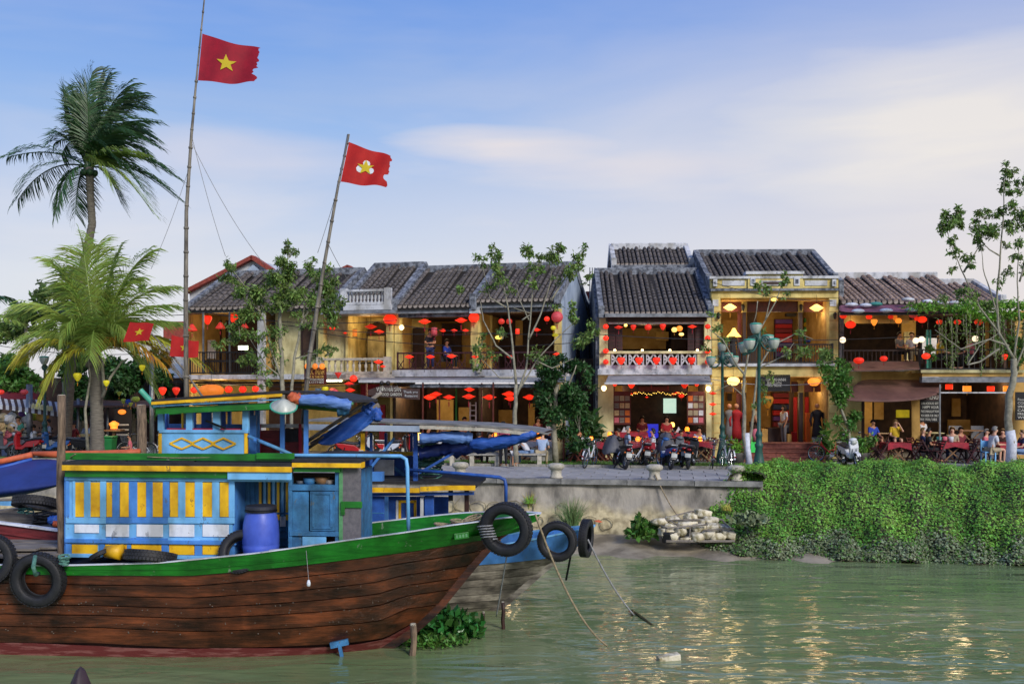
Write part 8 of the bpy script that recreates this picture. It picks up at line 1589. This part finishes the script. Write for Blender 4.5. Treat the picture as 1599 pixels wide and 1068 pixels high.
# ------------------------------------------------------------------ motorbikes and bicycles
def torus(R0, r0, c=(0,0,0), n=28, m=8, axis='y'): return MB().lathe([(R0+r0*math.cos(6.28319*k/m), r0*math.sin(6.28319*k/m)) for k in range(m)], c, n, axis, close=True)
def motorbike(m, label):
    t = thing('motorbike', label, 'motorbike')
    for x in (-.62, .62):
        w_ = part('wheel', torus(.24, .052, (0,0,0), 26, 8), M['rubber'], t, smooth=True, loc=(x,0,.29))
        part('rim', torus(.19, .018, (0,0,0), 22, 6), M['chrome'], w_); sp_ = MB()
        for k in range(6): a = k*1.047; sp_.bar((0,0,0), (.19*math.cos(a),0,.19*math.sin(a)), .02, .02)
        sp_.lathe([(0,-.05),(.05,-.05),(.05,.05),(0,.05)], (0,0,0), 10, 'y'); part('spokes', sp_, M['metal_grey'], w_)['kind'] = 'stuff'
    part('body_panel', MB().prism([(-.78,.62),(-.55,.48),(-.1,.46),(.05,.36),(.3,.36),(.38,.5),(.16,.46),(0,.55),(-.15,.68),(-.55,.74),(-.85,.76)], -.12, .12), M[m], t, bevel=.02)
    part('front_shield', MB().prism([(.26,.36),(.36,.34),(.50,.72),(.46,.96),(.38,.98),(.34,.6)], -.16, .16), M[m], t, bevel=.03); part('front_mudguard', MB().prism([(.36,.4),(.45,.56),(.62,.61),(.8,.54),(.86,.44),(.78,.52),(.62,.56),(.46,.5)], -.065, .065), M[m], t, bevel=.01)
    part('rear_mudguard', MB().prism([(-.62,.58),(-.8,.52),(-.93,.36),(-.97,.38),(-.86,.62),(-.7,.68)], -.07, .07), M['plastic_black'], t)
    part('seat', MB().prism([(-.82,.78),(-.8,.84),(-.45,.83),(-.2,.78),(-.02,.79),(.02,.72),(-.15,.69),(-.55,.75)], -.13, .13), M['foam_seat'], t, bevel=.03)
    part('engine', MB().lathe([(0,-.1),(.12,-.1),(.14,0),(.12,.1),(0,.1)], (-.02,0,.32), 10, 'y').box(-.2,.1,-.07,.07,.24,.44), M['metal_dark'], t); part('exhaust', MB().tube([(-.05,-.15,.25),(-.35,-.16,.27),(-.8,-.17,.36)], [.02,.045,.05], 8), M['metal_grey'], t, smooth=True)
    for s in (-1, 1): part('fork', MB().tube([(.62,s*.07,.29),(.50,s*.07,.6),(.42,s*.05,.95)], .022, 6), M['metal_grey'], t); part('shock', MB().tube([(-.6,s*.11,.3),(-.52,s*.11,.6)], .028, 6), M['metal_dark'], t)
    part('handlebar', MB().tube([(.3,-.34,1.03),(.38,-.2,1.04),(.41,0,.98),(.38,.2,1.04),(.3,.34,1.03)], .018, 6), M['metal_dark'], t, smooth=True)
    part('headlight', MB().ball((.5,0,.92), .09, 10, 8, (.7,1.2,.9)), M['lamp_glass'], t, smooth=True); part('cowl', MB().ball((.42,0,1.0), .11, 10, 8, (1,1.3,.7)), M[m], t, smooth=True)
    for s in (-1, 1): part('mirror', MB().tube([(.34,s*.24,1.04),(.36,s*.28,1.2)], .008, 5).ball((.36,s*.29,1.22), .05, 8, 6, (.3,1.2,.8)), M['plastic_black'], t); part('indicator', MB().ball((-.88,s*.14,.6), .03, 6, 5), M['silk_orange'] if 0 else M['c_orange'], t)
    part('tail_light', MB().ball((-.86,0,.70), .06, 8, 6, (.5,1.4,.8)), M['glass_red'], t, smooth=True); part('number_plate', MB().box(-.965,-.955,-.1,.1,.44,.58), M['plate_white'], t); part('stand', MB().bar((-.1,.1,.3), (-.16,.26,.0), .025), M['metal_dark'], t); part('grab_rail', MB().tube([(-.5,-.12,.84),(-.88,-.1,.86),(-.88,.1,.86),(-.5,.12,.84)], .014, 6), M['metal_grey'], t)
    return t
PB = {m: None for m in ('plastic_black','plastic_red','plastic_white','plastic_blue','plastic_grey')}
def bike(px_, Y, deg, m, label, lean=6, g='motorbikes parked along the lawn'):
    if PB[m] is None: PB[m] = motorbike(m, label); b = PB[m]; b.location = gp(px_, Y)
    else: b = dup(PB[m], gp(px_, Y))
    b.rotation_euler = (R(lean), 0, R(deg)); b['label'] = label; b['group'] = g; return b
bike(968, 34.9, 100, 'plastic_black', 'black motorbike seen from behind, left of the bicycles, partly under grey cover'); bike(1040, 34.8, 95, 'plastic_blue', 'dark blue motorbike seen from behind with grey cover over its front'); bike(1078, 34.9, 72, 'plastic_black', 'black motorbike seen from behind, rightmost of the parked row'); bike(1329, 35.2, -87, 'plastic_white', 'white and black scooter facing the river on its own')
for k, (x, Y, d, m, lb) in enumerate(((12,40.0,170,'plastic_grey','grey motorbike at the far left edge of the row'),(38,39.6,160,'plastic_red','dark red motorbike beside the hat stall'),(66,40.2,175,'plastic_white','white motorbike under the seated woman'),(82,39.4,165,'plastic_blue','blue motorbike left of the tall wooden post'),(108,39.9,170,'plastic_black','black motorbike just right of the wooden post'),(146,39.4,10,'plastic_black','big black and white motorbike before the green bin'))): bike(x, Y, d, m, lb)
for k, (x, Y, d, m, lb) in enumerate(((560,37.5,10,'plastic_red','red motorbike glimpsed under the second boat roof, leftmost'),(592,37.2,160,'plastic_white','white motorbike glimpsed behind the second boat'),(622,37.4,15,'plastic_red','red motorbike glimpsed behind the blue brace'),(650,37.0,170,'plastic_black','black motorbike glimpsed behind the second wheelhouse'))): bike(x, Y, d, m, lb)
for x, y, m, lb in ((1005,36.0,'plastic_red','red motorbike half hidden between the grey cover and the bicycles'),(1060,35.7,'plastic_grey','grey motorbike squeezed beside the dark blue one')): bike(x, y, 88, m, lb)
def cover(label, px_, Y, w_, h0, h1, dx=0):
    mb = MB(); n = 18
    for z, r_, o_ in ((h1,.04,0),(h1-.06,.6,0),(h1-.3,.95,.02),(h0+.15,1.1,.05),(h0,1.15,.05)):
        for k in range(n): a = 6.28319*k/n; q = r_*(1+.12*math.sin(a*5)*(h1-z)); mb.v.append((w_*q*math.cos(a)+dx*(h1-z), .4*q*math.sin(a), z+.05*math.sin(a*3)))
    for i in range(4):
        for k in range(n): mb.f.append((i*n+k, i*n+(k+1) % n, (i+1)*n+(k+1) % n, (i+1)*n+k))
    o = tag(part('bike_cover', mb, M['cover_grey'], smooth=True), label, 'cover'); o.location = gp(px_, Y)
cover('dark grey cover draped over the left parked motorbike', 957, 35.4, .3, .5, 1.12, -.05); cover('light grey cover draped over the dark blue motorbike', 1040, 35.5, .3, .62, 1.2)
def bicycle(m, label):
    t = thing('bicycle', label, 'bicycle')
    for x in (-.52, .54):
        w_ = part('wheel', torus(.31, .02, (0,0,0), 30, 6), M['rubber'], t, smooth=True, loc=(x,0,.33)); part('rim', torus(.285, .012, (0,0,0), 30, 5), M['chrome'], w_); sp_ = MB()
        for k in range(14): a = k*.4488; sp_.bar((.02*math.cos(a+.5),0,.02*math.sin(a+.5)), (.285*math.cos(a),0,.285*math.sin(a)), .005, .005)
        sp_.lathe([(0,-.04),(.025,-.04),(.025,.04),(0,.04)], (0,0,0), 8, 'y'); part('spokes', sp_, M['chrome'], w_)['kind'] = 'stuff'
        mg = MB(); 
        for k in range(12): a0, a1 = R(20+k*13), R(20+(k+1)*13); mg.bar((.355*math.cos(a0),0,.355*math.sin(a0)), (.355*math.cos(a1),0,.355*math.sin(a1)), .045, .008, up=(0,0,1) if abs(math.cos((a0+a1)/2)) < .9 else (1,0,0))
        part('mudguard', mg, M[m], w_)
    fr = MB(); P2 = {'bb': (-.05,0,.3), 'st': (-.2,0,.72), 'hd': (.36,0,.78), 'hl': (.39,0,.66), 'ra': (-.52,0,.33), 'fa': (.54,0,.33)}
    for a, b, r_ in (('bb','st',.018),('bb','hl',.022),('st','ra',.012),('bb','ra',.012),('hl','fa',.014),('hd','hl',.02)): fr.tube([P2[a], P2[b]], r_, 6)
    fr.tube([(.36,0,.7),(.1,0,.42),(-.14,0,.5)], .018, 6); part('frame', fr, M[m], t, smooth=True)
    part('saddle', MB().lathe([(0,.04),(.06,.04),(.1,.0),(.06,-.03),(0,-.03)], (-.24,0,.84), 10), M['foam_seat'], t, smooth=True); part('seat_post', MB().tube([(-.2,0,.7),(-.23,0,.82)], .014, 6), M['chrome'], t); part('handlebar', MB().tube([(.2,-.28,1.0),(.32,-.2,1.03),(.35,0,.95),(.32,.2,1.03),(.2,.28,1.0)], .012, 6).tube([(.36,0,.78),(.35,0,.95)], .014, 6), M['chrome'], t, smooth=True)
    bs = MB()
    for z in (0,.07,.14,.2): 
        w_ = .11+z*.25; q = [(.42,-w_,z+.72),(.42,w_,z+.72),(.62+z*.3,w_,z+.72),(.62+z*.3,-w_,z+.72)]
        for i in range(4): bs.bar(q[i], q[(i+1) % 4], .008)
    for i in range(5):
        y_ = -.11+i*.055; bs.bar((.42,y_,.72), (.42,y_*1.5,.92), .006); bs.bar((.62,y_,.72), (.68,y_*1.5,.92), .006); bs.bar((.42,y_,.72), (.62,y_,.72), .006)
    part('basket', bs, M['metal_grey'], t)['kind'] = 'stuff'; part('rack', MB().box(-.72,-.34,-.06,.06,.68,.69), M['metal_grey'], t); part('crank', MB().lathe([(0,-.02),(.09,-.02),(.09,.0),(0,.0)], (-.05,0,.3), 14, 'y').bar((-.05,-.06,.3),(.06,-.06,.18),.015).bar((-.05,.06,.3),(-.16,.06,.42),.015), M['chrome'], t); part('kick_stand', MB().bar((-.45,.05,.3),(-.5,.16,0),.015), M['metal_grey'], t); part('reflector', MB().box(-.88,-.865,-.03,.03,.42,.47), M['glass_red'], t)
    return t
BY = {}
def byc(px_, Y, deg, m, lb, lean=5):
    if m not in BY: BY[m] = bicycle(m, lb); b = BY[m]; b.location = gp(px_, Y)
    else: b = dup(BY[m], gp(px_, Y))
    b.rotation_euler = (R(lean), 0, R(deg)); b['label'] = lb; b['group'] = 'bicycles parked on the promenade and street'
byc(920, 35.2, 68, 'plastic_white', 'bicycle standing alone at the left end of the parked row'); byc(990, 35.2, 40, 'plastic_white', 'white bicycle beside the covered black motorbike'); byc(1016, 35.6, 145, 'metal_grey', 'grey bicycle between the white bicycle and the blue motorbike'); byc(1112, 35.0, 80, 'plastic_grey', 'grey bicycle left of the basket bicycle under the far lamp'); byc(1134, 34.9, 95, 'plastic_white', 'white bicycle with basket right under the far lamp'); byc(1297, 37.6, 150, 'plastic_red', 'red and white bicycle leaning beside the brick steps'); byc(214, 39.0, 170, 'plastic_white', 'white bicycle left of the thick quay post'); byc(238, 39.2, 15, 'metal_grey', 'grey bicycle with red seat beside the wheelhouse'); byc(545, 37.8, 20, 'metal_grey', 'bicycle glimpsed under the torn blue tarp')
# ------------------------------------------------------------------ left market
st = thing('hat_stall', 'market stall hung with straw hats under a striped awning', 'stall', gp(30, 41.6)); b0 = gp(30, 41.6); lp = lambda x, y, Y=41.6: P(x, y, Y)-b0
for x in (0, 46, 92): part('stall_post', MB().bar(lp(x, 712), lp(x, 625), .08), M['post_wood'], st)
aw_m = MB(); n_ = 22
for k in range(n_):
    xa, xb = -10+k*5, -10+(k+1)*5; sl = 1 if k % 2 else 0
    part('awning_stripe', MB().add([lp(xa, 617+.12*max(0,xa), 41.8), lp(xb, 617+.12*max(0,xb), 41.8), lp(xb+4, 632+.13*max(0,xb), 40.6), lp(xa+4, 632+.13*max(0,xa), 40.6), lp(xb+4, 639+.13*max(0,xb), 40.55), lp(xa+4, 639+.13*max(0,xa), 40.55)], [(0,1,2,3),(3,2,4,5)]), M['cloth_white' if sl else 'board_brown'], st)
random.seed(12)
for k in range(34):
    x, y = random.uniform(-4, 30), random.uniform(648, 692); m = random.choice(('straw','straw','straw','cloth_white','c_khaki','c_pink','wall_pale','c_white')); q = P(x, y, 41.0+random.uniform(-.3,.3))
    h = part('straw_hat', MB().lathe([(0,.12),(.07,.11),(.09,.03),(.1,.0),(.2,-.02),(.2,-.03),(.09,-.02)], (0,0,0), 12), M[m], st, smooth=True, loc=q-b0); h.rotation_euler = (R(random.uniform(60, 110)), R(random.uniform(-30,30)), 0)
for k, (x, y, m, s_) in enumerate(((44,643,'screen_white',.2),(36,645,'c_purple',.2),(54,650,'silk_green',.22),(41,655,'c_white',.2),(66,650,'wall_ochre',.3),(58,640,'tube_light',.12),(33,640,'tube_light',.14))): part('stall_goods', MB().ball(tuple(lp(x, y, 41.2)), s_, 10, 8, (1,.5,.8)), M[m], st, smooth=True)  # some of these balls glow: brightness put into their material
for k in range(7): part('hanging_bell', MB().lathe([(.02,.12),(.07,.06),(.08,-.06),(.1,-.1)], tuple(lp(52+k*4.6, 634+k*.6, 40.5)), 8), M['wall_pale'], st)
o = thing('umbrella', 'dark maroon market umbrella behind the left lamp post', 'umbrella', gp(30, 42.5)); part('canopy', MB().lathe([(.0,.0),(.5,-.14),(1.1,-.42),(1.1,-.46)], (0,0,P(30,606,42.5).z-ZP), 12), M['c_maroon'], o); part('pole', MB().tube([(0,0,0),(0,0,2.6)], .03, 6), M['metal_grey'], o)
tag(part('yellow_counter', MB().px(Fr(118,40.8,0), 101, 678, 138, 706, 0, .8), M['wall_pale']), 'low pale yellow counter in front of the person in dark red', 'counter').location = Fr(118,40.8,0).o
t = thing('rubbish_bin', 'green plastic wheeled bin beside the palm trunk', 'bin', gp(168, 39.0)); part('bin_body', MB().hull8([(-.22,-.22,.08),(.22,-.22,.08),(.22,.22,.08),(-.22,.22,.08),(-.28,-.28,.85),(.28,-.28,.85),(.28,.28,.85),(-.28,.28,.85)]), M['bin_green'], t, bevel=.02); part('bin_lid', MB().box(-.3,.3,-.3,.32,.86,.93), M['bin_green'], t, bevel=.03)
for s in (-1,1): part('bin_wheel', MB().lathe([(0,-.03),(.09,-.03),(.09,.03),(0,.03)], (s*.2,.2,.09), 12, 'x'), M['rubber'], t)
t = thing('food_stand', 'small lit street stand with glowing lamp on a brown leg', 'stand', gp(178, 39.5)); part('stand_leg', MB().bar((0,0,0), (0,0,1.1), .1), M['table_wood'], t); part('stand_top', MB().box(-.35,.35,-.25,.25,1.1,1.16), M['table_wood'], t); part('lit_lamp', MB().lathe([(.05,.3),(.2,.2),(.12,.05),(.15,0)], (0,0,1.2), 10), M['silk_orange'], t); bulb(178, 660, 39.2, 12)
t = thing('menu_stand', 'dark board with glowing bowl shaped lamps behind the food stand', 'sign', gp(192, 40.2)); part('board', MB().box(-.35,.35,-.03,.03,.3,2.0), M['board_black'], t)
for k in range(3): part('chalk_line', MB().box(-.25,.25,-.045,-.03,1.3-k*.2,1.36-k*.2), M['chalk'], t)
part('lit_lamp', MB().ball((0,-.1,1.85), .13, 10, 8, (1.3,.5,.8)), M['silk_orange'], t, smooth=True)
for k, (x, y0, y1, Y, m, r_, lb) in enumerate(((46,600,712,40.8,'metal_grey',.13,'concrete pole rising beside the hat stall'),(122,622,712,41.5,'metal_grey',.06,'thin grey post behind the seated diners'),(168,632,700,41.8,'metal_grey',.05,'thin grey post behind the green bin'),(237,555,716,40.5,'metal_grey',.1,'thin pale pole left of the leftmost house'),(20,640,705,41.9,'metal_dark',.05,'dark thin post inside the hat stall'))):
    tag(part('post', MB().tube([P(x, y1, Y), P(x, y0, Y)], r_, 8), M[m], smooth=True), lb, 'post')
tag(part('shop_canopy', MB().hull8([P(105,636,41), P(240,636,41), P(240,628,44), P(105,628,44), P(105,633,41), P(240,633,41), P(240,625,44), P(105,625,44)]), M['board_brown']), 'brown canopy edge over the shaded market behind the palm', 'canopy')
tag(part('slatted_screen', MB().px(Fr(102,41.2,0), 96, 637, 107, 656, 0, .06), M['wall_pale']), 'pale slatted screen right of the wooden post', 'screen').location = Fr(102,41.2,0).o
